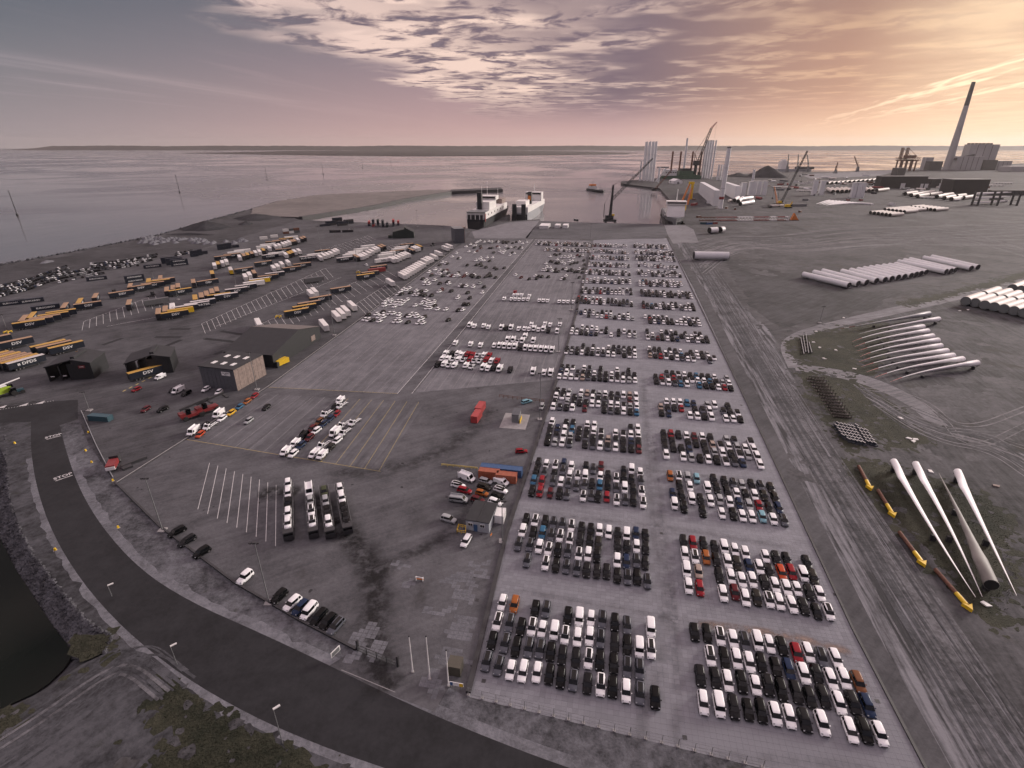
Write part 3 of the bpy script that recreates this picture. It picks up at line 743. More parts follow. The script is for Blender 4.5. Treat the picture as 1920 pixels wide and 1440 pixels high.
stain('tyre_stain', [(690, 1090), (760, 1040), (840, 1010), (900, 930)], 4.0, 5.7 * Zs, lot, .5)
stain('tyre_stain', [(480, 930), (520, 920), (560, 925)], 5.0, 5.9 * Zs, lot, .9)
stain('tyre_stain', [(600, 890), (760, 880), (860, 830), (930, 760)], 6.0, 6.1 * Zs, lot, .45)

stain('sand_wash', [(1300, 1168), (1400, 1180), (1500, 1196), (1600, 1224)], 1.6, 12 * Zs, store, 1.0, (.25, .19, .165))
for pts, w, k in [([(1180, 1440), (1240, 1250), (1250, 1120), (1225, 980), (1215, 850), (1205, 700)], 2.2, .5), ([(1265, 1440), (1272, 1200), (1240, 960), (1225, 820)], 1.6, .45), ([(960, 1105), (1100, 1130), (1260, 1160), (1420, 1190), (1620, 1240)], 1.5, .4), ([(985, 960), (1120, 975), (1300, 995), (1500, 1030)], 1.5, .45), ([(1000, 868), (1200, 880), (1440, 905)], 1.6, .4), ([(1300, 1420), (1480, 1425), (1650, 1440)], 1.8, .4)]:
    stain('tyre_stain', pts, w, (11 + w) * Zs, store, k * .55, (.085, .083, .087))
for k, (u, v) in enumerate([(1284, 1383), (907, 1277), (1566, 1115), (1645, 1315), (1240, 1000), (1360, 830), (1390, 760), (895, 1125), (985, 985)]):
    p = G(u, v); o = MB().box((0, 0, .03), (.75, .75, .02)).box((0, 0, .042), (.5, .06, .01)).box((0, .15, .042), (.5, .06, .01)).box((0, -.15, .042), (.5, .06, .01)).build('drain_cover', M['dark'], store if u > 920 else lot, (p[0], p[1], 0.02), -AL)
# ---------------------------------------------------------------- vehicles
# local frame: front towards +x, origin on the ground under the middle
def ring(x, w, z0, z1, wt=None):
    wt = wt or w * 0.86
    h = z1 - z0
    return [(x, -w * .92, z0), (x, -w, z0 + h * .35), (x, -w * .985, z1 - h * .22), (x, -wt, z1), (x, wt, z1), (x, w * .985, z1 - h * .22), (x, w, z0 + h * .35), (x, w * .92, z0)]
CARS = {}
def car_meshes(kind):
    if kind in CARS: return CARS[kind]
    L, W, H = dict(hatch=(4.15, 1.78, 1.48), suv=(4.42, 1.84, 1.64), estate=(4.55, 1.82, 1.48), mpv=(4.5, 1.83, 1.84), jeep=(4.3, 1.84, 1.95))[kind]
    L, W = L * .965, W * .94
    w = W / 2; f = L / 2; belt = {'suv': 1.05, 'mpv': 1.08, 'jeep': 1.15}.get(kind, 0.96)
    hood = {'mpv': 0.85, 'jeep': 1.35}.get(kind, 1.08); hz = belt - (0.06 if kind == 'jeep' else 0.13)
    b = MB()
    b.loft([ring(f, w * .70, .30, .52), ring(f - .10, w * .90, .22, .70), ring(f - .35, w * .98, .20, hz - .06), ring(f - hood, w, .20, hz + .05), ring(f - hood - .35, w, .20, belt), ring(-f + .75, w, .20, belt + .02), ring(-f + .22, w * .97, .22, belt - .02), ring(-f + .03, w * .90, .30, belt - .18), ring(-f, w * .84, .36, belt - .34)], smooth=True)
    for sgn in (-1, 1):        # door mirrors
        b.box((f - hood - .42, sgn * (w + .07), belt + .06), (.16, .2, .14))
    xa, xb = f - hood + .02, -f + (.16 if kind != 'estate' else .12)
    xc, xd = xa - (.42 if kind in ('mpv', 'jeep') else .66), xb + (.14 if kind in ('mpv', 'jeep') else .26)
    wb, wt = w * .93, w * .74 if kind not in ('mpv', 'jeep') else w * .84
    zt = H - .05
    gl = MB()
    gl.loft([[(xb, -wb, belt - .05), (xb, wb, belt - .05), (xa, wb * .97, belt - .05), (xa, -wb * .97, belt - .05)], [(xd, -wt, zt), (xd, wt, zt), (xc, wt * .96, zt), (xc, -wt * .96, zt)]])
    rf = MB()
    K = [(xd - .10, wt * .80, zt - .03), (xd + .05, wt * 1.0, zt + .015), (xd + .5, wt * 1.03, zt + .05), (xc - .45, wt * 1.02, zt + .05), (xc - .02, wt * .95, zt + .012), (xc + .08, wt * .86, zt - .03)]
    rf.loft([[(x, -ww, z - .05), (x, -ww, z - .015), (x, -ww * .72, z + .02), (x, ww * .72, z + .02), (x, ww, z - .015), (x, ww, z - .05)] for x, ww, z in K], smooth=True)
    # pillars carry the roof colour
    if kind not in ():
        for sgn in (-1, 1):
            for (x0, x1) in (((xb + (xa - xb) * .02), xd), (xb + (xa - xb) * .30, xd + (xc - xd) * .26)) if kind != 'mpv' else (((xb + .05), xd), (xb + (xa - xb) * .18, xd + (xc - xd) * .14), (xb + (xa - xb) * .30, xd + (xc - xd) * .27)):
                y0, y1 = sgn * wb * 1.005, sgn * wt * 1.01
                rf.add([(x0 - .05, y0, belt - .04), (x0 + .07, y0, belt - .04), (x1 + .06, y1, zt), (x1 - .06, y1, zt)], [(0, 1, 2, 3)])
    pn = MB(); pz = zt + .088
    pn.add([(xd + .16, -wt * .62, pz), (xd + .16, wt * .62, pz), (xc - .05, wt * .66, pz - .012), (xc - .05, -wt * .66, pz - .012), (xd + .10, -wt * .68, pz - .05), (xd + .10, wt * .68, pz - .05), (xc + .09, wt * .72, pz - .10), (xc + .09, -wt * .72, pz - .10)], [(0, 1, 2, 3), (0, 4, 5, 1), (1, 5, 6, 2), (2, 6, 7, 3), (3, 7, 4, 0)])
    gr = MB().box((f - .01, 0, .44), (.08, W * .62, .20))
    wh = MB().tube((0, -.105, 0), (0, .105, 0), .325, n=10, m=0, mcap=0); wh.tube((0, -.112, 0), (0, .112, 0), .2, n=8, m=1)
    hl_ = MB().box((0, 0, 0), (.20, .26, .10))
    CARS[kind] = dict(L=L, W=W, body=b, glass=gl, roof=rf, panel=pn, grille=gr, wheel=wh, lamp=hl_, wx=f - .82, wxr=-f + .82, wy=w - .10, hx=f - .17, hy=w * .70, hz=hz - .17)
    c = CARS[kind]
    for k, nm, ms in (('body', 'body', [M['paint']]), ('glass', 'windows', [M['glass']]), ('roof', 'roof', [M['paint']]), ('wheel', 'wheel', [M['tyre'], M['rim']]), ('lamp', 'headlight', [M['lamp']]), ('panel', 'roof_glass', [M['glass']]), ('grille', 'grille', [M['black']])):
        me = c[k].mesh(nm, ms)
        bm = bmesh.new(); bm.from_mesh(me); bmesh.ops.recalc_face_normals(bm, faces=bm.faces); bm.to_mesh(me); bm.free()
        c['m_' + k] = me
    return c
COL = {'w': (.80, .80, .81), 'p': (.80, .80, .81), 'k': (.0045, .0045, .005), 'g': (.095, .10, .118), 's': (.34, .35, .36), 'd': (.010, .010, .0115), 'r': (.24, .014, .022), 'm': (.095, .013, .018), 'o': (.30, .095, .025), 'a': (.42, .06, .022), 'b': (.035, .12, .21), 'n': (.014, .026, .062), 't': (.34, .27, .23), 'c': (.19, .36, .42), 'h': (.022, .020, .017), 'y': (.62, .36, .03), 'q': (.16, .065, .03), 'e': (.05, .06, .03)}
NAME = {'w': 'white', 'p': 'white black-roofed', 'k': 'black', 'g': 'grey black-roofed', 's': 'silver', 'd': 'charcoal', 'r': 'red', 'm': 'dark red', 'o': 'orange', 'a': 'bright orange', 'b': 'blue', 'n': 'navy', 't': 'beige', 'c': 'pale blue', 'h': 'dark olive', 'y': 'yellow', 'q': 'brown', 'e': 'dark green', 'v': 'white tall'}
def car(kind, code, x, y, rz, label, group, z=0.02, cat='car'):
    c = car_meshes(kind)
    t = thing('parked_car', label, cat, (x, y, z), rz, group)
    q = random.Random(label); t.scale = (q.uniform(.95, 1.04), q.uniform(.96, 1.03), q.uniform(.93, 1.05))
    col = (*COL['w' if code == 'v' else code], 1)
    rcol = col
    put('body', c['m_body'], t, color=col); put('windows', c['m_glass'], t); put('roof', c['m_roof'], t, color=rcol); put('grille', c['m_grille'], t)
    if code in 'pg': put('roof_glass', c['m_panel'], t)
    for sx in (c['wx'], c['wxr']):
        for sy in (-1, 1): put('wheel', c['m_wheel'], t, (sx, sy * c['wy'], .325))
    for sy in (-1, 1): put('headlight', c['m_lamp'], t, (c['hx'], sy * c['hy'], c['hz']), -sy * .25)
    return t
# vans ---------------------------------------------------------------
VANS = {}
def van_meshes(kind):
    if kind in VANS: return VANS[kind]
    L, W, H = dict(van=(5.3, 1.98, 2.35), small=(4.6, 1.86, 1.9), chassis=(5.9, 1.98, 2.2), minibus=(5.2, 1.95, 2.0))[kind]
    f = L / 2; w = W / 2; b = MB()
    cab = f - 2.0 if kind == 'chassis' else -f
    zr = H; hzz = 1.12
    prof = [(cab, .32), (f - .05, .32), (f, .55), (f - .04, .85), (f - .75, hzz), (f - 1.32, zr - .18), (f - 1.75, zr), (cab + .05, zr), (cab, zr - .12)]
    n = len(prof)
    for yy0, yy1, k in ((-w, w, 1),):
        inn = [(x, (z - .32) * 1.0 + .32) for x, z in prof]
        rings = []
        for y, sx, tz in ((-w * .80, 1, 1.0), (-w * .97, 1, .965), (-w, 1, .80), (w, 1, .80), (w * .97, 1, .965), (w * .80, 1, 1.0)):
            rings.append([(x, y, .32 + (z - .32) * (tz if z > 1.2 else 1)) for x, z in inn])
        b.loft(rings)
    if kind == 'chassis':
        for sgn in (-1, 1): b.box((-.95, sgn * .42, .62), (L - 2.1, .12, .2))
        for k in range(4): b.box((-f + .3 + k * 1.0, 0, .62), (.12, .84, .14))
        b.box((-f + .08, 0, .55), (.1, 1.6, .12))
    ws_ = MB()
    nx, nz = (1.0, .52); e = .012
    ws_.add([(f - .80 + e, -w * .80, hzz + .05 + e), (f - .80 + e, w * .80, hzz + .05 + e), (f - 1.28 + e, w * .74, zr - .24 + e), (f - 1.28 + e, -w * .74, zr - .24 + e)], [(0, 1, 2, 3)])
    sw = {}
    for sgn in (-1, 1):
        s = MB(); y = sgn * (w + .006)
        s.add([(f - .95, y, hzz + .02), (f - 1.85, y, hzz + .02), (f - 1.85, y * .995, zr * .80), (f - 1.36, y * .995, zr * .80)], [(0, 1, 2, 3)])
        if kind == 'minibus': s.add([(f - 1.95, y, hzz + .02), (-f + .15, y, hzz + .02), (-f + .2, y * .995, zr * .82), (f - 1.95, y * .995, zr * .82)], [(0, 1, 2, 3)])
        sw[sgn] = s.mesh('side_window', [M['glass']])
    gr = MB().box((f + .005, 0, .52), (.06, W * .82, .26))
    wh = MB().tube((0, -.12, 0), (0, .12, 0), .345, n=10); wh.tube((0, -.126, 0), (0, .126, 0), .2, n=8, m=1)
    bm_ = b.mesh('body', [M['paint']])
    bm = bmesh.new(); bm.from_mesh(bm_); bmesh.ops.recalc_face_normals(bm, faces=bm.faces); bm.to_mesh(bm_); bm.free()
    VANS[kind] = dict(L=L, W=W, body=b, glass=ws_, m_body=bm_, m_ws=ws_.mesh('windscreen', [M['glass']]), m_sw=sw, m_grille=gr.mesh('bumper', [M['black']]), m_wheel=wh.mesh('wheel', [M['tyre'], M['rim']]), m_lamp=MB().box((0, 0, 0), (.14, .3, .2)).mesh('headlight', [M['lamp']]), wx=f - .9, wxr=-f + (1.2 if kind == 'chassis' else 1.0), wy=w - .12, hx=f - .06, hy=w * .78)
    return VANS[kind]
def van(kind, code, x, y, rz, label, group, z=0.02, name='panel_van', cat='van'):
    c = van_meshes(kind)
    t = thing(name, label, cat, (x, y, z), rz, group)
    put('body', c['m_body'], t, color=(*COL[code], 1)); put('windscreen', c['m_ws'], t)
    for sg in (-1, 1): put('side_window', c['m_sw'][sg], t)
    put('bumper', c['m_grille'], t)
    for sx in (c['wx'], c['wxr']):
        for sy in (-1, 1): put('wheel', c['m_wheel'], t, (sx, sy * c['wy'], .345))
    for sy in (-1, 1): put('headlight', c['m_lamp'], t, (c['hx'], sy * c['hy'], .82))
    return t

# near blocks: each car by the foot of its front bumper in the photograph
E_A = (sa, ca)                                   # away along the columns
FACE = math.atan2(-E_A[1], -E_A[0])              # cars face the camera
def block(origin, s, cols, blockname, jit=0.04):
    """cols: list of columns; each a list of (zoom x, zoom y, code), front row first; '.' marks an empty place"""
    n = 0
    for ci, colm in enumerate(cols):
        for ri, it in enumerate(colm):
            if it is None: continue
            zx, zy, code = it
            u, v = origin[0] + zx * s, origin[1] + zy * s
            kind = {'v': 'mpv', 'p': 'suv', 'g': 'suv'}.get(code) or random.Random(int(zx * 7 + zy)).choice(['hatch', 'suv', 'estate', 'suv'])
            fx, fy = G(u, v, 0.25); L = car_meshes(kind)['L']
            cx, cy = fx + E_A[0] * L / 2, fy + E_A[1] * L / 2
            what = 'people carrier' if code == 'v' else {'hatch': 'hatchback', 'suv': 'crossover', 'estate': 'estate car'}[kind]
            lab = '%s %s, %s column, %s row from front, %s' % (NAME[code], what, ORD[ci], ORD[ri], blockname)
            car(kind, code, cx, cy, FACE + random.gauss(0, .012), lab, 'cars parked in blocks on the storage lot')
            n += 1
    return n
def C_(*a):
    return [None if t is None else t for t in a]
Z3 = 260 / 1920
block((880, 1110), Z3, [
 C_((205, 1115, 'g'), (285, 825, 'k'), (360, 550, 'p'), (430, 270, 'w')), C_((375, 1180, 'g'), (465, 855, 'g'), (530, 570, 'g'), (600, 300, 'o')),
 C_((545, 1235, 'w'), (620, 915, 'k'), (690, 630, 'k')), C_((715, 1260, 'w'), (800, 925, 'g'), (845, 628, 'p'), (893, 352, 'k')),
 C_((915, 1265, 'w'), (960, 940, 'g'), (990, 648, 'w'), (1045, 375, 'g')), C_((1090, 1295, 'k'), (1110, 975, 'k'), (1160, 682, 'v')),
 C_((1250, 1360, 'k'), (1270, 1035, 'd'), (1310, 750, 'p'), (1350, 470, 'k')), C_((1425, 1400, 'g'), (1460, 1083, 'd'), (1485, 775, 'w'), (1510, 497, 'v')),
 C_((1625, 1425, 'd'), (1640, 1085, 'p'), (1655, 765, 'w'), (1675, 492, 'w')), C_((1810, 1462, 'p'), (1800, 1112, 'k'), (1810, 797, 'g'), (1835, 517, 'g')),
 C_((1979, 1493, 'k'), (1994, 1158, 'k'), (2009, 858, 'd'), (2009, 568, 'k')), C_((2169, 1548, 'w'), (2184, 1208, 'g'), (2184, 893, 'k'), (2184, 603, 'g')),
 C_((2364, 1578, 'g'), (2359, 1238, 'g'), (2354, 928, 'v')), C_((2579, 1648, 'k'), None, (2519, 943, 'p'), (2514, 643, 'v'))], 'nearest block left of aisle')
Z1 = 480 / 1503
block((1280, 980), Z1, [
 C_((128, 1135, 'w'), (110, 970, 'd'), None, (75, 705, 'k')), C_((222, 1150, 'v'), (200, 985, 'd'), (170, 850, 'p'), (150, 712, 'k')),
 C_((310, 1163, 'd'), (275, 1003, 'w'), (255, 865, 'k'), (228, 731, 'p')), C_((395, 1172, 'k'), (357, 1010, 'k'), (327, 867, 'w'), (305, 749, 'w')),
 C_((475, 1187, 'k'), (440, 1025, 'w'), (402, 890, 'w'), (375, 763, 'g')), C_((558, 1205, 'w'), (515, 1030, 'd'), (475, 895, 'k'), (450, 762, 'v')),
 C_((643, 1220, 'w'), (595, 1060, 'k'), (560, 912, 'k'), (522, 772, 'w')), C_((735, 1243, 'd'), (685, 1073, 'd'), (640, 932, 'n'), (597, 792, 'k')),
 C_((840, 1260, 'w'), (765, 1100, 'd'), (728, 957, 'w'), (685, 830, 'r')), C_(None, (847, 1100, 'd'), (805, 957, 'd'), (755, 828, 'w')),
 C_((1010, 1303, 'w'), (940, 1137, 'w'), (890, 992, 'w'), (835, 858, 'g')), C_((1095, 1308, 'k'), (1025, 1137, 'd'), (970, 990, 'w'), (920, 864, 'w')),
 C_((1185, 1325, 'w'), (1110, 1152, 'n'), (1055, 1010, 'q'))], 'nearest block right of aisle')
Z2 = 290 / 1920
block((950, 950), Z2, [
 C_(None, (125, 555, 'g'), (180, 385, 'w'), (222, 245, 'k')), C_((235, 765, 'g'), (268, 572, 'g'), (310, 412, 'k'), (337, 258, 'p')),
 C_(None, (388, 590, 'w'), (428, 412, 'b'), (462, 268, 'k')), C_((468, 805, 'p'), (505, 620, 'p'), (538, 440, 'g'), (567, 285, 'g')),
 C_((598, 822, 'k'), (622, 638, 'k'), (650, 452, 'p'), (680, 300, 'g')), C_((728, 845, 'g'), (748, 645, 'g'), (772, 492, 'p'), (793, 325, 'p')),
 C_((860, 870, 'g'), (885, 688, 'p'), (900, 505, 'd'), (920, 357, 'k')), C_((985, 890, 'd'), (1003, 690, 'w'), (1020, 525, 'k'), (1037, 370, 'k')),
 C_((1115, 900, 'd'), (1115, 710, 'k'), (1132, 553, 'h'), (1145, 382, 'w')), C_((1235, 910, 'd'), None, None, (1262, 400, 'w')),
 C_((1370, 962, 'k'), (1368, 772, 'w'), (1375, 580, 'd'), (1375, 415, 'd')), C_((1500, 985, 'g'), (1485, 782, 'n'), (1490, 600, 'd'), (1487, 435, 'v')),
 C_((1620, 980, 'k'), (1612, 772, 'g'), (1612, 592, 'w'), (1605, 425, 'n')), C_((1750, 1035, 'g'), (1722, 795, 'd'), (1728, 608, 'd'), (1725, 435, 'd'))], 'second block left of aisle')
ZR2 = 320 / 1920
block((1260, 990), ZR2, [
 C_((195, 755, 'w'), (170, 565, 'v'), (152, 380, 'w'), (138, 240, 'd')), C_((322, 778, 'r'), (308, 578, 't'), (268, 412, 'p'), (245, 250, 'r')),
 C_(None, None, (395, 422, 'o'), (360, 248, 'd')), C_((588, 838, 'w'), (545, 632, 'd'), (510, 450, 'd'), (487, 290, 'd')),
 C_((722, 828, 'm'), (680, 648, 'w'), (638, 470, 'w'), (598, 305, 'v')), C_((845, 890, 'w'), (802, 685, 'w'), (750, 488, 'h'), (720, 328, 'w')),
 C_((975, 892, 'h'), (922, 685, 'w'), (882, 508, 'n'), (840, 370, 'w')), C_((1115, 918, 'p'), (1060, 712, 'd'), (1000, 538, 'w')),
 C_((1232, 938, 'w'), (1180, 748, 'w'), (1118, 572, 'd'), (1070, 402, 'w')), C_((1375, 970, 'w'), (1315, 770, 'w'), (1255, 592, 'a'), (1190, 430, 'd')),
 C_((1510, 992, 'd'), (1430, 780, 'w'), (1370, 592, 'r'), (1308, 428, 'd')), C_((1655, 1040, 'd'), (1570, 828, 'd'), (1500, 618, 'v')),
 C_((1795, 1055, 'p'), (1690, 835, 'w'), (1620, 648, 'h'), (1545, 478, 'd'))], 'second block right of aisle')
ZL3 = 250 / 1920
block((975, 850), ZL3, [
 C_((155, 625, 'k'), (180, 465, 'b'), (215, 335, 'k'), (250, 205, 'k')), C_((270, 640, 'r'), (298, 485, 'r'), (335, 350, 'g'), (362, 235, 'w')),
 C_((420, 650, 'm'), (460, 475, 'g'), (478, 365, 'k'), (498, 240, 'p')), C_((552, 668, 'k'), (578, 488, 'w'), (605, 320, 'g'), (618, 215, 'n')),
 C_((660, 680, 'g'), (685, 515, 'g'), (702, 395, 'w'), (728, 262, 'w')), C_(None, (800, 548, 'g'), (822, 395, 'p')),
 C_((900, 705, 'p'), (918, 535, 'g'), (930, 402, 'v'), (942, 262, 'd')), C_((1018, 698, 'g'), (1030, 520, 'd'), None, (1048, 302, 'g')),
 C_((1118, 715, 'k'), (1142, 540, 'b'), (1150, 408, 'w'), (1162, 268, 'm')), C_((1245, 712, 'r'), (1258, 540, 'k'), (1262, 400, 'd')),
 C_((1388, 758, 'p'), (1385, 582, 'g'), (1382, 442, 'p')), C_((1515, 758, 'g'), (1505, 588, 'v'), (1492, 440, 'k'), (1490, 318, 'd')),
 C_((1632, 770, 'd'), (1632, 600, 'd'), (1605, 455, 'd'), (1605, 312, 'v')), C_((1775, 802, 'p'), (1752, 635, 'p'), (1742, 478, 'g'), (1730, 362, 'w'))], 'third block left of aisle')
ZR3 = 250 / 1920
block((1240, 870), ZR3, [
 C_((195, 665, 'v'), (168, 500, 'n'), None, (132, 248, 'o')), C_((335, 715, 'k'), (300, 540, 'd'), (268, 385, 'd'), (258, 255, 'p')),
 C_((0, 0, 'w')) and C_(None, (445, 590, 'v'), (418, 410, 'w'), (385, 270, 's')), C_((608, 778, 'k'), (575, 600, 'd'), None, (518, 290, 'c')),
 C_(None, (718, 620, 'w'), (672, 430, 'v')), C_((885, 795, 'w'), (855, 605, 's'), (815, 435, 'd'), (765, 298, 'd')),
 C_((1050, 818, 'k'), (1000, 640, 'w'), (962, 478, 'd'), (922, 340, 'd')), C_((1185, 840, 'w'), (1140, 655, 'n'), (1098, 505, 'w'), (1052, 360, 'g')),
 C_((1325, 850, 'w'), (1282, 678, 's'), (1235, 530, 'd'), (1175, 380, 's')), C_((1475, 855, 'c'), (1425, 685, 'r'), (1362, 535, 'w'), (1315, 375, 'd')),
 C_((1635, 890, 'w'), (1570, 712, 'd'), (1500, 545, 'h'), (1448, 398, 'g')), C_((1790, 910, 'g'), (1715, 725, 'n'), (1660, 580, 'h'), (1595, 425, 'h'))], 'third block right of aisle')

# cars standing alone on the west lot
def at(u, v, ddeg, L=4.4):
    return G(u, v)
def lone(kind, code, u, v, u2, v2, label, group=None, z=.02, cat='car'):
    """front foot (u,v), tail foot (u2,v2) in the photograph"""
    a, b = G(u, v), G(u2, v2); rz = math.atan2(a[1] - b[1], a[0] - b[0])
    if kind in ('van', 'small', 'chassis', 'minibus'):
        return van(kind, code, (a[0] + b[0]) / 2, (a[1] + b[1]) / 2, rz, label, group, z, 'panel_van' if kind != 'chassis' else 'chassis_cab', 'van' if kind != 'chassis' else 'truck')
    return car(kind, code, (a[0] + b[0]) / 2, (a[1] + b[1]) / 2, rz, label, group, z, cat)
GW = 'cars parked along the west lot'
lone('estate', 'k', 315, 1010, 350, 991, 'black estate car beside the tall lamp mast, uppermost of three', GW)
lone('estate', 'd', 337, 1027, 366, 1008, 'dark grey estate car, middle of three by the lot edge', GW)
lone('suv', 'k', 364, 1049, 394, 1030, 'black crossover, lowest of three by the lot edge', GW)
lone('jeep', 'w', 446, 1100, 474, 1075, 'white and black off-roader standing alone at the lot edge', GW)
lone('suv', 'k', 510, 1136, 538, 1110, 'black crossover at the foot of the lower lamp mast', GW)
lone('suv', 'w', 533, 1150, 564, 1121, 'white crossover, second in the row of seven', GW)
lone('suv', 'n', 550, 1158, 578, 1130, 'dark blue crossover between two white cars in the row', GW)
lone('mpv', 'w', 566, 1167, 594, 1134, 'white people carrier in the row of seven by the road', GW)
lone('estate', 'k', 584, 1176, 612, 1145, 'black estate car right of the white people carrier', GW)
lone('estate', 'k', 600, 1185, 630, 1153, 'black estate car with pale roof rails, second last in the row', GW)
lone('suv', 'g', 617, 1193, 644, 1163, 'grey bonneted car with black roof, last in the row', GW)
lone('estate', 'w', 868, 1028, 880, 1008, 'white saloon in front of the site cabin', GW)
lone('suv', 's', 855, 981, 828, 973, 'dark silver crossover left of the site cabin', GW)
lone('hatch', 'r', 988, 848, 967, 849, 'dark red hatchback alone beside the long wall', GW)
lone('estate', 'c', 996, 753, 979, 758, 'pale blue car by the steel rail barrier', GW)
lone('estate', 's', 1013, 771, 1018, 759, 'grey pickup beside the light mast at the wall', GW)
GC = 'vehicles clustered behind the site cabin'
lone('van', 'w', 890, 905, 861, 894, 'white high-roof van left of the orange containers', GC)
lone('suv', 'p', 872, 916, 847, 910, 'white crossover with roof glass left of the cabin cluster', GC)
lone('suv', 'r', 884, 926, 859, 920, 'dark car with red bonnet in the cabin cluster', GC)
lone('minibus', 's', 876, 942, 845, 938, 'silver minibus with black side windows near the cabin', GC)
lone('estate', 's', 922, 908, 900, 902, 'silver estate car in front of the orange containers', GC)
lone('suv', 'h', 920, 919, 896, 913, 'dark olive crossover in the middle of the cabin cluster', GC)
lone('hatch', 'o', 916, 931, 892, 925, 'black car with orange bonnet in the cabin cluster', GC)
lone('small', 'w', 952, 912, 928, 903, 'white box van at the corner of the orange containers', GC)
lone('suv', 'p', 951, 926, 927, 918, 'white crossover with roof rails right in the cluster', GC)
lone('hatch', 'k', 944, 936, 922, 930, 'black hatchback with white roof in the cabin cluster', GC)
lone('hatch', 'm', 906, 943, 886, 937, 'white roofed car with red bonnet behind the cabin', GC)
lone('suv', 'w', 941, 949, 917, 941, 'white crossover right behind the cabin roof', GC)
lone('hatch', 'r', 246, 737, 266, 728, 'red hatchback near the gate canopy', GW)
lone('van', 'w', 322, 742, 347, 729, 'white panel van between black cars near the workshop', GW)
lone('estate', 'k', 316, 739, 336, 728, 'black car half hidden behind the white panel van', GW)
lone('estate', 'k', 341, 745, 359, 735, 'black estate car right of the white panel van', GW)
lone('hatch', 'w', 379, 737, 394, 728, 'small white hatchback beside the grey workshop wall', GW)
lone('hatch', 'w', 406, 741, 415, 734, 'white car tucked behind the reach stackers', GW)
lone('hatch', 'm', 264, 776, 283, 764, 'dark red hatchback alone on the open yard', GW)
lone('estate', 'k', 295, 775, 316, 765, 'black estate car next to the dark red hatchback', GW)
lone('hatch', 's', 458, 798, 475, 786, 'silver hatchback alone on the lined field', GW)
lone('hatch', 'k', 492, 772, 507, 761, 'black hatchback alone on the lined field', GW)
# queues on the lined field: van / car pairs nose to tail
def queue(name, rows):
    for k, (kind, code, u, v, u2, v2) in enumerate(rows):
        what = {'van': 'panel van', 'small': 'small van', 'chassis': 'chassis cab', 'minibus': 'minibus', 'hatch': 'hatchback', 'suv': 'crossover', 'estate': 'estate car'}[kind]
        lone(kind, code, u, v, u2, v2, '%s %s, %s from the front of the %s' % (NAME[code], what, ORD[k], name), 'vehicles queued nose to tail on the lined field')
queue('left queue by the kerb', [('van', 'w', 353, 821, 374, 804), ('hatch', 'a', 368, 824, 383, 811), ('hatch', 'k', 378, 806, 392, 795), ('chassis', 'w', 382, 810, 409, 793), ('hatch', 'w', 409, 793, 424, 782), ('van', 'w', 400, 788, 421, 772), ('hatch', 'y', 427, 782, 441, 772), ('hatch', 'b', 443, 770, 456, 761), ('hatch', 'o', 457, 760, 470, 751), ('hatch', 'r', 471, 750, 484, 740)])
queue('middle double queue', [('small', 'w', 527, 859, 545, 842), ('suv', 'w', 542, 861, 558, 847), ('small', 'w', 546, 843, 562, 828), ('suv', 'n', 557, 845, 572, 832), ('small', 'k', 563, 828, 576, 813), ('suv', 'm', 573, 830, 588, 817), ('suv', 'm', 578, 814, 592, 801), ('suv', 'w', 586, 816, 600, 806), ('suv', 'q', 592, 800, 605, 789), ('suv', 'n', 600, 804, 613, 793), ('chassis', 'w', 602, 786, 624, 770), ('suv', 'n', 614, 793, 624, 783), ('hatch', 'r', 626, 784, 637, 773), ('suv', 'k', 623, 771, 632, 762), ('chassis', 'w', 631, 769, 651, 756), ('small', 'w', 631, 760, 645, 748)])
queue('right double queue', [('small', 'w', 581, 863, 599, 847), ('small', 'w', 596, 865, 613, 849), ('chassis', 'w', 597, 845, 620, 829), ('suv', 'h', 613, 848, 626, 837), ('suv', 'w', 625, 835, 639, 824), ('van', 'w', 616, 826, 640, 804), ('chassis', 'w', 636, 822, 659, 804), ('chassis', 'w', 636, 806, 655, 792), ('chassis', 'w', 654, 802, 677, 786)])
# vans on the east concrete field
VZ = 260 / 1920
def vans(name, items):
    items = sorted(items, key=lambda t: t[0])
    for k, (zx, zy, code) in enumerate(items):
        u, v = 800 + zx * VZ, 560 + zy * VZ; fx, fy = G(u, v, .2)
        kind = {'w': 'van', 's': 'small', 'r': 'small', 'x': 'chassis', 'k': 'small', 'f': 'chassis'}[code]
        L = van_meshes(kind)['L']; col = {'w': 'w', 's': 'w', 'r': 'r', 'x': 'w', 'k': 'd', 'f': 'w'}[code]
        what = {'w': 'white panel van', 's': 'white small van', 'r': 'red roofed van', 'x': 'white chassis cab', 'k': 'dark pickup van', 'f': 'white flatbed'}[code]
        a = FACE - .10 if zx < 1050 and zy > 700 else FACE
        van(kind, col, fx - math.cos(a) * L / 2, fy - math.sin(a) * L / 2, a, '%s, %s from left in the %s' % (what, ORD[k], name), 'vans parked in rows on the concrete field', .02, 'chassis_cab' if kind == 'chassis' else 'panel_van', 'van')
vans('upper van row', [(580, 405, 'w'), (645, 417, 's'), (775, 413, 's'), (840, 432, 's'), (1020, 440, 'w'), (1088, 442, 'k'), (1155, 440, 'w'), (1265, 456, 's'), (1345, 455, 's'), (1408, 460, 's'), (1475, 455, 'w'), (1540, 468, 's'), (1605, 462, 'w'), (1677, 480, 'k'), (1800, 492, 'w')])
vans('row above the upper van row', [(1440, 393, 's'), (1630, 387, 's'), (1702, 400, 's'), (1838, 395, 's')])
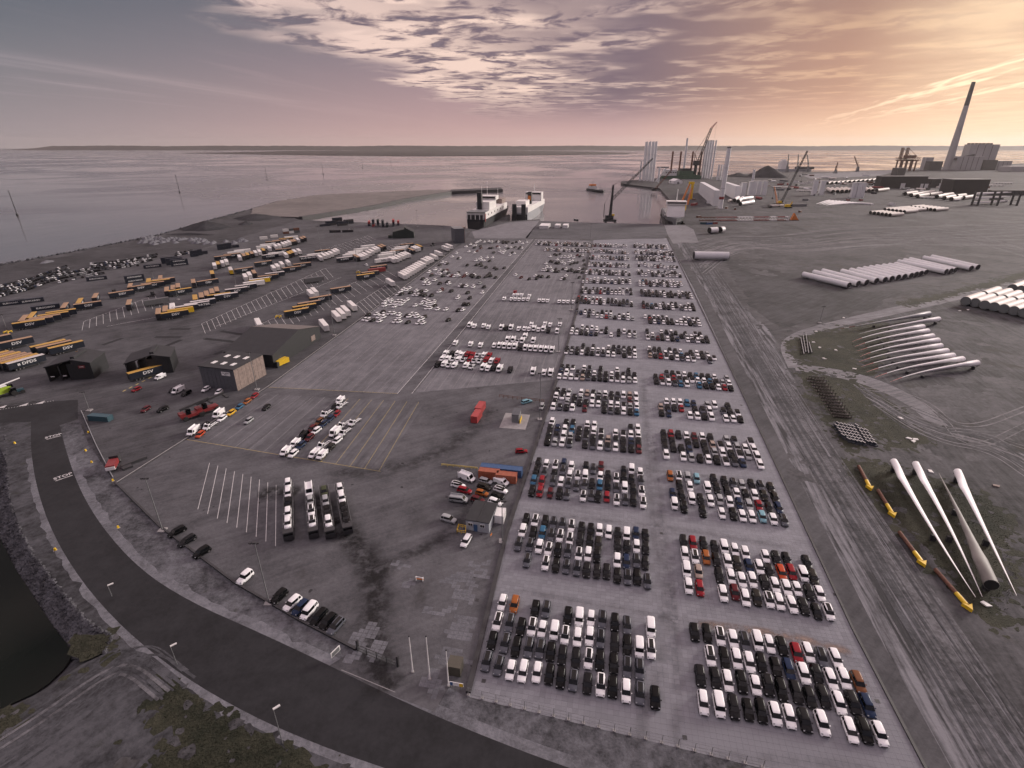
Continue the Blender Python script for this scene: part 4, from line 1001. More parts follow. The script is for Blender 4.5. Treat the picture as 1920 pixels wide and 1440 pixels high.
vans('long van row', [(380, 655, 's'), (590, 672, 's'), (730, 687, 's'), (925, 690, 's'), (995, 697, 'w'), (1065, 703, 'w'), (1137, 708, 'w'), (1207, 710, 'w'), (1280, 722, 'k'), (1355, 728, 'w'), (1430, 737, 'w'), (1500, 741, 'w'), (1575, 746, 'w'), (1648, 752, 'w'), (1725, 757, 'w')])
vans('row above the long van row', [(1108, 612, 'w'), (1186, 612, 'w'), (1246, 622, 'f'), (1312, 628, 'w'), (1465, 627, 'w')])
vans('stack above the long row', [(1350, 566, 'w')])
vans('front row of the mixed van block', [(125, 955, 'k'), (215, 950, 's'), (285, 966, 'x'), (358, 970, 's'), (520, 970, 's'), (597, 985, 'x'), (757, 1005, 'w'), (830, 1015, 's'), (907, 1005, 'k'), (985, 1022, 'w'), (1140, 1032, 'k'), (1460, 1062, 'w'), (1615, 1072, 's'), (1707, 1082, 'w')])
vans('middle row of the mixed van block', [(195, 876, 's'), (267, 877, 's'), (345, 880, 'x'), (412, 890, 's'), (485, 890, 'x'), (578, 888, 'r'), (640, 903, 'x'), (712, 907, 'x'), (800, 895, 'r'), (875, 907, 's'), (953, 908, 'r')])
vans('back row of the mixed van block', [(238, 800, 's'), (330, 806, 'k'), (405, 803, 's'), (465, 822, 's'), (545, 812, 'r'), (612, 822, 'r'), (687, 826, 'x'), (772, 826, 's'), (840, 832, 'r')])
vans('far van row', [((840 + a * .25 - 800) / VZ, (420 + b * .25 - 560) / VZ, c) for a, b, c in [(415, 577, 's'), (470, 579, 's'), (500, 581, 's'), (530, 583, 's'), (562, 582, 's'), (595, 582, 's'), (680, 590, 's'), (711, 591, 's'), (743, 593, 's'), (830, 599, 's'), (865, 600, 's'), (896, 601, 's'), (936, 601, 's')]])
vans('row behind the far van row', [((840 + a * .25 - 800) / VZ, (420 + b * .25 - 560) / VZ, c) for a, b, c in [(490, 550, 's'), (516, 550, 's'), (547, 550, 's'), (605, 556, 's'), (497, 526, 'r')]])

# ---------------------------------------------------------------- the mass of cars farther off: one mesh of real cars
FARP = {}
def far_proto(kind):
    if kind in FARP: return FARP[kind]
    L, W, H, belt, hood = dict(a=(4.2, 1.78, 1.48, .95, 1.05), b=(4.4, 1.82, 1.64, 1.04, 1.05), c=(4.5, 1.84, 1.85, 1.08, .85))[kind]
    f = L / 2; w = W / 2; mb = MB()
    R6 = lambda x, ww, z0, z1: [(x, -ww, z0), (x, -ww, z1 - .1), (x, -ww * .86, z1), (x, ww * .86, z1), (x, ww, z1 - .1), (x, ww, z0)]
    mb.loft([R6(f, w * .78, .3, .6), R6(f - .3, w * .97, .22, belt - .17), R6(f - hood, w, .22, belt - .05), R6(-f + .4, w, .22, belt), R6(-f, w * .86, .32, belt - .25)], m=0)
    xa, xb = f - hood + .02, -f + .15; xc, xd = xa - .7, xb + .32; zt = H - .06; wt = w * .76
    mb.loft([[(xb, -w * .93, belt - .05), (xb, w * .93, belt - .05), (xa, w * .9, belt - .05), (xa, -w * .9, belt - .05)], [(xd, -wt, zt), (xd, wt, zt), (xc, wt, zt), (xc, -wt, zt)]], m=1)
    mb.loft([[(xd - .08, -wt * 1.03, zt - .04), (xd - .08, wt * 1.03, zt - .04), (xc + .05, wt * 1.0, zt - .04), (xc + .05, -wt * 1.0, zt - .04)], [(xd + .1, -wt * .8, zt + .06), (xd + .1, wt * .8, zt + .06), (xc - .1, wt * .78, zt + .06), (xc - .1, -wt * .78, zt + .06)]], m=2)
    for sx in (f - .8, -f + .8):
        for sy in (-1, 1): mb.box((sx, sy * (w - .08), .32), (.6, .2, .62), m=3)
    me = mb.mesh('t', [M['paint'], M['glass'], M['paint'], M['tyre']])
    bm = bmesh.new(); bm.from_mesh(me); bmesh.ops.recalc_face_normals(bm, faces=bm.faces); bmesh.ops.triangulate(bm, faces=bm.faces)
    V = np.array([v.co[:] for v in bm.verts]); Fc = np.array([[v.index for v in q.verts] for q in bm.faces]); Mi = np.array([q.material_index for q in bm.faces]); bm.free()
    bpy.data.meshes.remove(me)
    FARP[kind] = (V, Fc, Mi)
    return FARP[kind]
FAR = []                                           # (x, y, rz, code, kind)
PAL = 'w' * 34 + 'p' * 8 + 'k' * 24 + 'd' * 18 + 'g' * 13 + 's' * 6 + 'r' * 2 + 'm' * 2 + 'n' * 3 + 'b' + 't' * 2 + 'v' * 4
def far_add(x, y, rz, code, r):
    FAR.append((x, y, rz + r.gauss(0, .015), code, 'c' if code == 'v' else r.choice('aab')))
def far_block(fl, fr, bk, ncol, nrow, occ, seed, pal=PAL, holes=()):
    """front-left, front-right and back-left car (front feet, pixels)"""
    r = random.Random(seed); A, B, Dd = G(*fl), G(*fr), G(*bk)
    A, B, Dd = (WL(*q) for q in (A, B, G(bk[0], bk[1], 1.3)))
    nrow = max(2, min(nrow, round((Dd[1] - A[1]) / 4.75))); ncol = round((B[0] - A[0]) / 2.45) + 1
    pit = min(5.2, max(4.65, (Dd[1] - A[1]) / nrow))
    for c in range(ncol):
        fx = c / max(1, ncol - 1); top = r.random() < .25
        for k in range(nrow):
            if r.random() > occ or (top and k == nrow - 1 and r.random() < .6) or (c, k) in holes: continue
            a = A[0] + (B[0] - A[0]) * fx + (Dd[0] - A[0]) * 0 + r.gauss(0, .05)
            b = A[1] + (B[1] - A[1]) * fx + pit * k + 2.2 + r.gauss(0, .08)
            x, y = LW(a, b); far_add(x, y, FACE, r.choice(pal), r)
far_block((1024, 837), (1198, 852), (1044, 786), 14, 5, .94, 11)
far_block((1036, 770), (1194, 781), (1046, 729), 14, 5, .93, 12)
far_block((1048, 712), (1190, 720), (1056, 680), 14, 5, .95, 13)
far_block((1061, 665), (1190, 673), (1067, 642), 14, 5, .95, 14)
far_block((1071, 628), (1145, 633), (1076, 609), 8, 4, .8, 15); far_block((1160, 632), (1190, 635), (1163, 615), 4, 4, .7, 16)
far_block((1079, 594), (1186, 602), (1082, 579), 13, 4, .72, 17)
far_block((1082, 569), (1184, 576), (1086, 556), 13, 4, .93, 18)
far_block((1090, 551), (1183, 554), (1093, 537), 14, 5, .96, 19)
far_block((1093, 531), (1181, 534), (1097, 519), 14, 5, .97, 20)
far_block((1099, 515), (1180, 518), (1101, 504), 14, 4, .98, 21)
far_block((1104, 500), (1179, 503), (1105, 490), 14, 4, .98, 22)
far_block((1105, 487), (1178, 489), (1107, 478), 14, 4, .98, 23)
far_block((1107, 474), (1177, 477), (1108, 467), 14, 4, .98, 24)
far_block((1111, 463), (1174, 465), (1112, 456), 13, 4, .95, 25)
far_block((1005, 460), (1105, 463), (1008, 452), 21, 4, .93, 26, PAL + 'wtst' * 8)
far_block((1022, 471), (1103, 474), (1024, 464), 17, 4, .93, 27, PAL + 'wtst' * 8)
far_block((1250, 863), (1428, 882), (1246, 804), 12, 5, .92, 31)
far_block((1241, 783), (1390, 795), (1236, 742), 13, 5, .92, 32)
far_block((1231, 722), (1372, 735), (1226, 690), 14, 5, .9, 33)
far_block((1219, 672), (1343, 684), (1217, 648), 14, 5, .9, 34)
far_block((1215, 638), (1328, 645), (1214, 615), 14, 6, .94, 35)
far_block((1211, 607), (1312, 613), (1210, 590), 13, 5, .92, 36)
far_block((1207, 579), (1302, 584), (1205, 563), 13, 5, .92, 37)
far_block((1204, 556), (1297, 561), (1203, 541), 13, 5, .92, 38)
far_block((1200, 537), (1279, 540), (1199, 523), 13, 5, .9, 39, PAL + 'w' * 20)
far_block((1198, 518), (1276, 521), (1197, 505), 13, 5, .8, 40, PAL + 'w' * 20)
far_block((1198, 501), (1271, 506), (1196, 491), 13, 4, .72, 41, PAL + 'w' * 20)
far_block((1194, 489), (1265, 492), (1193, 478), 13, 5, .88, 42, PAL + 'w' * 20)
far_block((1192, 477), (1262, 480), (1191, 468), 13, 4, .9, 43, PAL + 'w' * 20)
far_block((1190, 465), (1252, 468), (1189, 456), 12, 5, .92, 44, PAL + 'w' * 40)
# scattered cars on the west concrete field (photograph zoom coordinates, code)
def scatter(o, s, txt, seed):
    r = random.Random(seed)
    for tkn in txt.split():
        code = tkn[0]; zx, zy = tkn[1:].split(',')
        x, y = G(o[0] + float(zx) * s, o[1] + float(zy) * s, .2)
        rz = FACE - .22 + r.gauss(0, .05)
        far_add(x - math.cos(rz) * 2.15, y - math.sin(rz) * 2.15, rz, code, r)
scatter((660, 480), .125, 'w1130,258 w1225,218 w1260,282 w1300,285 k1340,318 h1165,305 w1300,232 k1350,235 w1375,250 m1395,232 k1425,275 w1435,310 m1480,318 w1515,318 w1570,312 w1550,290 k1575,265 m1655,325 w1680,292 k1765,308 k1795,330 w1810,302 k1880,338 d1035,360 w1095,378 w1060,402 w1070,440 w1125,440 w1210,378 d1290,432 k1410,405 w1425,432 w1600,465 k1640,475 w1690,470 w1800,482 s1890,430 w660,592 k710,592 w710,548 w750,512 w790,530 w830,500 k850,570 w940,540 w905,602 w960,602 k1010,600 k1060,610 h1010,548 w1085,545 k1160,615 w1280,555 m1325,530 d1460,548 d1710,572 w1560,650 d1745,652 k1655,748 k1710,750 k1565,838 w1630,830 w505,680 w550,690 w455,722 w545,745 w460,765 w600,735 w655,700 w710,700 w670,735 w610,780 w705,750 w745,715 w795,680 w920,765 w1015,735 w1060,685 w1100,695 w1130,715 w1080,755 w1150,745 w1200,705 w1190,735 w1095,805 w1150,805 h1205,765 w1255,820 w1375,825 k205,905 w335,895 k430,860 w435,900 w525,885 w590,885 w670,900 w160,975 w215,985 k275,990 w375,940 w440,940 w375,1000 w670,945 w610,1010 w675,1010 k790,920 w825,930 w865,895 w915,905 w945,935 k800,1020 h1055,940 w1010,970 w960,1030 w1035,1030 k1410,985', 51)
scatter((800, 430), .15625, 'w215,415 k135,440 w170,405 d235,425 w345,295 w85,495 w15,520 m40,560 w75,620 w10,665 d135,665 k230,645 w245,660 w385,690 k415,695 w460,692 w540,700 s620,660 k670,708 w130,762 m160,735 k275,755 k470,775 w650,775 k35,810 w360,825 w380,355 k365,360 w290,340 w555,205 d560,230 k630,215 m640,235 w495,275 w560,290 m590,270 k790,288 w580,385 w610,375 w640,378 w675,385 w635,355 w715,350 w780,350 k740,392 k475,442 k585,440 k630,425 k645,450 k695,468 k800,475 k825,490 k915,475 k520,560 w550,560 k540,580 k600,590 k690,585 k720,565 k750,575 k735,545 k810,592 m435,570 w455,545 w600,160 w630,145 w680,160 w585,165 w735,150 w770,155 s765,170 k830,155 w850,160 d905,155 d935,160 d965,160 d905,175 d950,175 k1020,175 w1100,160 w1140,178 w1195,165 k1065,160 s1180,150 m835,215 w855,230 w940,210 k965,240 w1000,230 d1045,225 k1115,220 w1130,235 k1095,240 d740,235 d770,235 w870,275 w890,285 w920,270 w905,295 k1015,290 w1040,300 w985,318 w460,215 w515,190 w575,200 w1050,560 m1120,590 k1215,610 w1290,570 k1305,605 d1330,575 d1365,582 k1445,585 w1605,610 k1640,610 w1660,570 d1820,590 w1475,335 k1525,310 k1550,320 k1590,305 w1610,345 w1650,345 w1690,345 w1720,330 w1755,345 m1800,320 k1830,335 w1865,320 k1875,385 d1475,395 k1500,400 w1555,375 d1540,415 k1570,420 s1580,400 w1615,405 w1645,425 w1700,395 w1740,385 k1720,430 k1760,415 k1800,410 k1880,435 w1420,420 w1430,465 w1470,470 w1380,500 w1410,505 k1445,510 w1490,510 k1540,490 k1530,520 k1565,520 k1625,490 w1660,490 k1690,510 d1725,495 k1735,510 k1770,525 k1810,520 w1820,490 k1865,485 k1855,530', 52)
# storage rows beside the truck yard on the far left
r_ = random.Random(61)
for (o, d1, d2, n1, n2) in [((0, 556), (62, 541), (-14, -20), 26, 4), ((62, 540), (140, 512), (-16, -18), 22, 4), ((112, 530), (198, 512), (-10, -18), 20, 3), ((176, 508), (262, 498), (-6, -15), 24, 4), ((240, 498), (296, 486), (2, -14), 14, 3), ((330, 480), (362, 474), (2, -8), 8, 2)]:
    for i in range(n1):
        for j in range(n2):
            if r_.random() < .2: continue
            u = o[0] + (d1[0] - o[0]) * i / n1 + d2[0] * j / n2; v = o[1] + (d1[1] - o[1]) * i / n1 + d2[1] * j / n2
            x, y = G(u, v); far_add(x, y, R(128), r_.choice('wsgkkddwpnkkdg'), r_)
def far_build():
    Vs, Fs, Ms, Cs, off = [], [], [], [], 0
    for x, y, rz, code, kind in FAR:
        V, Fc, Mi = far_proto(kind); cs, sn = math.cos(rz), math.sin(rz)
        W_ = np.stack([x + V[:, 0] * cs - V[:, 1] * sn, y + V[:, 0] * sn + V[:, 1] * cs, V[:, 2] + .02], 1)
        col = COL['w' if code == 'v' else code]; dk = (.005, .005, .006)
        cc = np.array([col if m == 0 else dk if m == 1 else (dk if code in 'pg' else col) if m == 2 else (.015, .015, .015) for m in Mi])
        Vs.append(W_); Fs.append(Fc + off); Ms.append((Mi == 1).astype(np.int32)); Cs.append(cc); off += len(V)
    Vs, Fs, Ms, Cs = map(np.concatenate, (Vs, Fs, Ms, Cs))
    me = bpy.data.meshes.new('distant_cars')
    me.vertices.add(len(Vs)); me.vertices.foreach_set('co', Vs.ravel())
    me.loops.add(len(Fs) * 3); me.loops.foreach_set('vertex_index', Fs.ravel().astype(np.int32))
    me.polygons.add(len(Fs)); me.polygons.foreach_set('loop_start', np.arange(0, len(Fs) * 3, 3, dtype=np.int32))
    me.materials.append(M['paint_far']); me.materials.append(M['glass'])
    me.polygons.foreach_set('material_index', Ms)
    at_ = me.attributes.new('Col', 'FLOAT_COLOR', 'FACE')
    at_.data.foreach_set('color', np.concatenate([Cs, np.ones((len(Cs), 1))], 1).ravel())
    me.update(); me.validate()
    o = put('distant_cars', me); o['kind'] = 'stuff'
    tag(o, 'hundreds of new cars in blocks and loose groups farther off on the lots', 'cars')
far_build()
print('far cars', len(FAR))
# ---------------------------------------------------------------- lettering
TXT = {}
def text_mesh(s, size, m, depth=0.01, sx=1.0):
    k = (s, size, m.name, sx)
    if k in TXT: return TXT[k]
    cu = bpy.data.curves.new('lettering', 'FONT'); cu.body = s; cu.size = size; cu.extrude = depth; cu.align_x = 'CENTER'; cu.align_y = 'CENTER'; cu.offset = size * 0.02; cu.resolution_u = 2
    o = bpy.data.objects.new('lettering', cu); C.objects.link(o); bpy.context.view_layer.update()
    me = bpy.data.meshes.new_from_object(o)
    bpy.data.objects.remove(o); bpy.data.curves.remove(cu)
    me.transform(Matrix.Diagonal((sx, 1, 1, 1))); me.materials.clear(); me.materials.append(m)
    TXT[k] = me
    return me
def lettering(parent, s, size, m, loc, rx, rz, sx=1.0):
    o = put('lettering', text_mesh(s, size, m, sx=sx), parent, loc); o.rotation_euler = (rx, 0, rz)
    return o
M['ink'] = mat('white_lettering', (0.75, 0.75, 0.74), 0.6)
M['inkdark'] = mat('dark_lettering', (0.02, 0.025, 0.04), 0.6)
M['curtain'] = mat('navy_curtain', (0.010, 0.014, 0.024), 0.5, var=0.15, vscale=2)
M['tan'] = mat('tan_tarpaulin', (0.34, 0.215, 0.13), 0.7, var=0.12, vscale=0.5)
M['ochre'] = mat('ochre_tarpaulin', (0.46, 0.27, 0.055), 0.65, var=0.1, vscale=0.5)
M['reefer'] = mat('white_reefer_panel', (0.70, 0.68, 0.66), 0.45, var=0.05, vscale=0.5)
M['greytarp'] = mat('grey_tarpaulin', (0.10, 0.10, 0.105), 0.7, var=0.15, vscale=0.6)
M['pinkroof'] = mat('pale_roof', (0.52, 0.49, 0.48), 0.6, var=0.08, vscale=0.5)
# ---------------------------------------------------------------- semi trailers
TRL, TRW, TRH = 13.6, 2.55, 4.0
TR = {}
def tr_mesh():
    if TR: return TR
    TR['box'] = MB().box((0, 0, 2.5), (TRL, TRW, 2.84))
    TR['roof'] = MB().add([(-TRL / 2 - .02, -TRW / 2 - .03, 3.92), (TRL / 2 + .02, -TRW / 2 - .03, 3.92), (TRL / 2 + .02, TRW / 2 + .03, 3.92), (-TRL / 2 - .02, TRW / 2 + .03, 3.92), (-TRL / 2, -TRW / 2 + .12, 4.03), (TRL / 2, -TRW / 2 + .12, 4.03), (TRL / 2, TRW / 2 - .12, 4.03), (-TRL / 2, TRW / 2 - .12, 4.03)], [(4, 5, 6, 7), (0, 1, 5, 4), (1, 2, 6, 5), (2, 3, 7, 6), (3, 0, 4, 7)])
    ch = MB()
    for s in (-1, 1): ch.box((0, s * .55, .95), (TRL - .4, .16, .26))
    ch.box((-TRL / 2 + .06, 0, .75), (.14, 2.3, .2))
    for s in (-1, 1): ch.box((.2, s * 1.2, .72), (5.2, .05, .5))
    TR['chassis'] = ch
    w = MB().tube((0, -.19, 0), (0, .19, 0), .5, n=12); w.tube((0, -.2, 0), (0, .2, 0), .28, n=8, m=1); TR['wheel'] = w
    TR['leg'] = MB().box((0, 0, .42), (.14, .14, .84)).box((0, 0, .03), (.4, .36, .06))
    TR['end'] = MB().box((-TRL / 2 - .02, 0, 2.5), (.04, 2.3, 2.6)).box((-TRL / 2 - .05, 0, 2.5), (.05, .05, 2.5))
    TR['unit'] = MB().box((TRL / 2 + .22, 0, 3.0), (.44, 2.0, 1.5)).box((TRL / 2 + .2, 0, 1.85), (.3, 1.8, .7))
    return TR
CODES = {'d': ('tan-roofed black trailer', 'curtain', 'tan'), 'y': ('ochre-roofed black trailer', 'curtain', 'ochre'), 'W': ('white-roofed black trailer', 'curtain', 'pinkroof'), 'k': ('white-lettered black trailer', 'curtain', 'pinkroof'), 'b': ('boldly lettered dark trailer', 'curtain', 'pinkroof'), 'w': ('white refrigerated trailer', 'reefer', 'reefer'), 'L': ('white lettered refrigerated trailer', 'reefer', 'reefer'), 'g': ('grey tarpaulin trailer', 'greytarp', 'greytarp'), 'r': ('red curtain-sided trailer', 'red', 'red'), 'Y': ('yellow-ended trailer', 'yellow', 'pinkroof'), 'x': ('yellow-walled trailer', 'yellow', 'ochre')}
TRM = {}
def trailer(code, u, v, ang, label, group, flip=False):
    T_ = tr_mesh(); desc, mb_, mr_ = CODES[code]
    d = (math.cos(ang), math.sin(ang)); c = G(u, v)
    wd = (-d[1], d[0]) if ang < R(80) else (d[1], -d[0])
    x, y = c[0] + d[0] * TRL / 2 + wd[0] * TRW / 2, c[1] + d[1] * TRL / 2 + wd[1] * TRW / 2
    rz = ang if not flip else ang + math.pi
    t = thing('semi_trailer', label, 'trailer', (x, y, .012), rz, group)
    def pm(k, ms, nm):
        key = (k,) + tuple(m.name for m in ms)
        if key not in TRM: TRM[key] = T_[k].mesh(nm, ms)
        return put(nm, TRM[key], t)
    bx = pm('box', [M[mb_]], 'box'); pm('roof', [M[mr_]], 'roof'); pm('chassis', [M['dark']], 'chassis')
    e = pm('end', [M['dark'] if mb_ == 'curtain' else M['offwhite'] if mb_ == 'reefer' else M[mb_]], 'rear_door')
    if mb_ == 'reefer': pm('unit', [M['greysteel']], 'cooling_unit')
    if ('wheel',) not in TRM:
        TRM[('wheel',)] = T_['wheel'].mesh('wheel', [M['tyre'], M['rim']]); TRM[('leg',)] = T_['leg'].mesh('landing_leg', [M['greysteel']])
    for k in range(3):
        for s in (-1, 1): put('wheel', TRM[('wheel',)], t, (-TRL / 2 + 2.2 + 1.31 * k, s * 1.06, .5))
    for s in (-1, 1): put('landing_leg', TRM[('leg',)], t, (TRL / 2 - 3.1, s * .8, 0))
    txt = {'d': 'DSV', 'y': 'DSV', 'W': 'DSV', 'k': 'DFDS', 'b': 'BLUE WATER', 'L': 'DSV'}.get(code)
    if txt:
        for s in (-1, 1):
            o = lettering(bx, txt, 1.75 if txt != 'BLUE WATER' else 1.7, M['ink'] if code != 'L' else M['inkdark'], ((.2 if txt != 'DFDS' else .6) * 1, s * (TRW / 2 + .015), 2.55), R(90), 0 if s < 0 else math.pi, 1.25)
        if code == 'k':
            for s in (-1, 1): 
                q = MB()
                for i in range(4): q.box((-3.4 + (i % 2) * .5, s * (TRW / 2 + .012), 2.3 + (i // 2) * .5), (.42, .02, .42))
                q.build('emblem', M['ink'], bx)
    return t
A38, B120, A54, A62, A45 = R(38), R(120), R(54), R(62), R(45)
def cluster(o, s, place, items):
    order = sorted(range(len(items)), key=lambda i: items[i][1])
    rank = {i: k for k, i in enumerate(order)}
    for i, (code, zx, zy, ang) in enumerate(items):
        trailer(code, o[0] + zx * s, o[1] + zy * s, ang, '%s, %s from left in the %s' % (CODES[code][0], ORD[rank[i]], place), 'trailers standing in the truck yard', flip=False)
T1, T2, T3, T4, E8 = (0, 560), (180, 480), (400, 430), (600, 430), .125
cluster(T1, E8, 'herringbone group by the yellow mast foot', [('y', 215, 490, A38), ('d', 345, 450, A38), ('d', 470, 410, A38), ('y', 600, 365, A38), ('y', 720, 320, A38), ('d', 300, 448, B120), ('y', 430, 398, B120), ('d', 930, 243, B120), ('y', 1160, 168, B120), ('d', 1400, 86, B120), ('d', 1130, 192, A38)])
cluster(T1, E8, 'slanted group left of the gate canopy', [('d', 0, 802, A54), ('d', -330, 760, A54), ('y', 508, 852, A54), ('d', 595, 866, A54), ('y', 775, 872, A54)])
cluster(T1, E8, 'close rank of trailers at the left edge', [('k', 165, 1112, A62), ('y', 75, 1104, A62), ('d', -15, 1094, A62), ('d', -105, 1084, A62), ('y', -195, 1074, A62), ('d', -285, 1064, A62), ('y', -375, 1054, A62)])
cluster(T2, E8, 'left middle rows of the truck yard', [('d', 220, 655, A45), ('d', 510, 560, A45), ('d', 700, 512, A38), ('y', 795, 472, A38), ('d', 870, 448, A38), ('d', 490, 562, B120), ('d', 470, 832, B120), ('y', 770, 482, B120), ('d', 950, 432, B120)])
cluster(T2, E8, 'centre rows of the truck yard', [('y', 1115, 620, A45), ('d', 1540, 474, A45), ('d', 1045, 622, B120), ('d', 1140, 592, B120), ('d', 1215, 562, B120), ('d', 1450, 492, B120), ('y', 1735, 352, B120), ('g', 740, 776, A45)])
cluster(T2, E8, 'lettered rank below the centre rows', [('y', 1000, 972, A38), ('x', 1085, 925, A38), ('W', 1160, 880, A38), ('d', 915, 977, B120), ('d', 1020, 937, B120), ('w', 1125, 892, B120), ('b', 1350, 832, A38), ('W', 1440, 790, A38), ('y', 1690, 692, A38), ('y', 1475, 752, B120), ('d', 1570, 717, B120), ('d', 1650, 687, B120), ('d', 1730, 652, B120), ('d', 1805, 622, B120), ('W', 1800, 690, A38)])
cluster(T3, E8, 'long middle rank of the truck yard', [('W', 200, 1000, A38), ('W', 345, 945, A38), ('w', 470, 890, A38), ('Y', 560, 845, A38), ('d', 690, 795, A38), ('W', 800, 750, A38), ('w', 475, 802, B120), ('w', 540, 772, B120), ('d', 610, 742, B120)])
cluster(T3, E8, 'right middle rank beside the marked lanes', [('d', 340, 682, A45), ('d', 640, 578, A45), ('d', 1060, 662, A38), ('d', 1220, 602, A38), ('Y', 255, 692, B120), ('w', 905, 662, B120), ('w', 965, 637, B120), ('w', 1030, 602, B120), ('w', 1125, 572, B120)])
cluster(T3, E8, 'near pair of ranks above the black hall', [('d', 1465, 1132, A38), ('y', 1090, 1342, A38), ('y', 1215, 1272, A38), ('d', 1290, 1217, A38), ('d', 1780, 987, A38), ('w', 1470, 1062, B120), ('w', 1530, 1032, B120), ('g', 1385, 827, A38)])
cluster(T3, E8, 'upper left rank of truck noses', [('w', 10, 622, B120), ('y', 65, 602, B120), ('w', 130, 582, B120), ('w', 190, 562, B120), ('w', 390, 492, B120), ('d', 455, 472, B120), ('y', 510, 457, B120), ('d', 575, 437, B120), ('w', 632, 422, B120), ('w', 692, 407, B120), ('y', 752, 387, B120), ('w', 842, 352, B120), ('d', 30, 486, A38), ('d', 170, 452, A38), ('w', 230, 416, A38), ('w', 330, 386, A38)])
cluster(T3, E8, 'top rank of trailers near the gravel heaps', [('w', 940, 322, B120), ('w', 990, 307, B120), ('w', 1050, 287, B120), ('w', 1095, 272, B120), ('w', 1140, 257, B120), ('d', 1180, 247, B120), ('d', 1222, 241, B120), ('w', 1270, 217, B120), ('d', 1330, 202, B120), ('d', 1370, 187, B120), ('w', 660, 324, A38), ('w', 720, 294, A38), ('d', 800, 254, A38), ('d', 900, 234, A38), ('y', 1000, 204, A38), ('w', 1080, 176, A38)])
cluster(T3, E8, 'short rank behind the black lettered trailer', [('k', 745, 462, A38), ('w', 840, 430, A38), ('d', 950, 372, A38), ('w', 1090, 452, B120), ('y', 1140, 437, B120), ('y', 1182, 422, B120), ('w', 1225, 407, B120), ('w', 1290, 392, B120)])
cluster(T3, E8, 'rank with the big lettered dark trailer', [('b', 1310, 488, A38), ('w', 1425, 450, A38), ('d', 1540, 394, A38), ('w', 1610, 492, B120), ('w', 1670, 467, B120), ('w', 1722, 452, B120), ('w', 1772, 432, B120), ('w', 1822, 407, B120), ('w', 1862, 387, B120)])
cluster(T4, E8, 'white rank in the middle of the yard', [('k', 265, 507, A38), ('w', 360, 456, A38), ('w', 400, 432, A38), ('w', 440, 406, A38), ('w', 530, 366, A38), ('w', 630, 316, A38), ('d', 560, 490, B120), ('w', 612, 482, B120), ('w', 652, 472, B120), ('w', 692, 452, B120), ('w', 742, 424, B120), ('w', 784, 398, B120), ('w', 832, 372, B120), ('w', 872, 354, B120), ('d', 922, 334, B120), ('d', 962, 318, B120)])
cluster(T4, E8, 'right hand white rank of the yard', [('L', 840, 527, A38), ('w', 890, 458, A38), ('w', 930, 424, A38), ('d', 1060, 398, A38), ('w', 1092, 366, A38), ('w', 1132, 336, A38), ('d', 1222, 294, A38), ('w', 1100, 522, B120), ('w', 1150, 516, B120), ('w', 1192, 494, B120), ('w', 1242, 472, B120), ('w', 1282, 452, B120), ('w', 1330, 442, B120), ('d', 1392, 384, B120), ('w', 1440, 354, B120), ('w', 1480, 344, B120), ('y', 1510, 324, B120)])
cluster(T4, E8, 'small group with the red trailer', [('y', 570, 777, A38), ('d', 640, 735, A38), ('r', 745, 682, A38), ('d', 775, 642, A38)])
cluster(T4, E8, 'white rank along the kerb', [('w', 262, 1417, B120), ('w', 332, 1375, B120), ('w', 402, 1332, B120), ('w', 502, 1252, B120), ('w', 1080, 877, B120)] + [('w', 1265 + 36 * k, 774 - 22.5 * k, B120) for k in range(9)] + [('w', 1602, 552, B120), ('w', 1642, 530, B120), ('w', 1672, 515, B120), ('w', 1737, 477, B120), ('w', 1802, 422, B120), ('w', 1912, 342, B120), ('w', 1962, 312, B120)])
cluster((480, 330), .25, 'pair by the black hall', [('w', 18, 1172, B120), ('w', 517, 1180, B120)])

# ---------------------------------------------------------------- containers
def container(u, v, ang, L, m, label, z=0.02, W=2.44, Hh=2.6, group=None, rails=True, txt=None):
    d = (math.cos(ang), math.sin(ang)); c = G(u, v); wd = (-d[1], d[0]) if ang < R(80) else (d[1], -d[0])
    x, y = c[0] + d[0] * L / 2 + wd[0] * W / 2, c[1] + d[1] * L / 2 + wd[1] * W / 2
    t = thing('shipping_container', label, 'container', (x, y, z), ang, group)
    b = MB().box((0, 0, Hh / 2), (L - .1, W - .1, Hh - .1)); n = int(L / .55)
    for k in range(n):
        xx = -L / 2 + .3 + k * (L - .6) / max(1, n - 1)
        for s in (-1, 1): b.box((xx, s * (W / 2 - .035), Hh / 2), (.26, .05, Hh - .34))
    b.build('shell', m, t, fix=False)
    f = MB()
    for sx in (-1, 1):
        for sy in (-1, 1): f.box((sx * (L / 2 - .07), sy * (W / 2 - .07), Hh / 2), (.15, .15, Hh))
    for sy in (-1, 1):
        for z_ in (.09, Hh - .08): f.box((0, sy * (W / 2 - .06), z_), (L - .3, .11, .16))
    for sx in (-1, 1):
        for z_ in (.09, Hh - .08): f.box((sx * (L / 2 - .06), 0, z_), (.11, W - .3, .16))
    f.build('frame', m, t, fix=False)
    dr = MB()
    for s in (-1, 1): dr.box((-L / 2 - .005, s * W / 4, Hh / 2), (.05, W / 2 - .12, Hh - .3)); dr.box((-L / 2 - .04, s * .3, Hh / 2), (.05, .05, Hh - .4))
    dr.build('door', m, t, fix=False)
    if txt:
        for s in (-1, 1): lettering(t, txt, 1.3, M['ink'], (0, s * (W / 2 + .02), Hh * .5), R(90), 0 if s < 0 else math.pi, 1.1)
    return t
M['cont_orange'] = mat('rust_orange_container', (0.30, 0.085, 0.045), 0.6, var=0.2, vscale=0.8)
M['cont_blue'] = mat('blue_container', (0.035, 0.085, 0.19), 0.55, var=0.15, vscale=0.8)
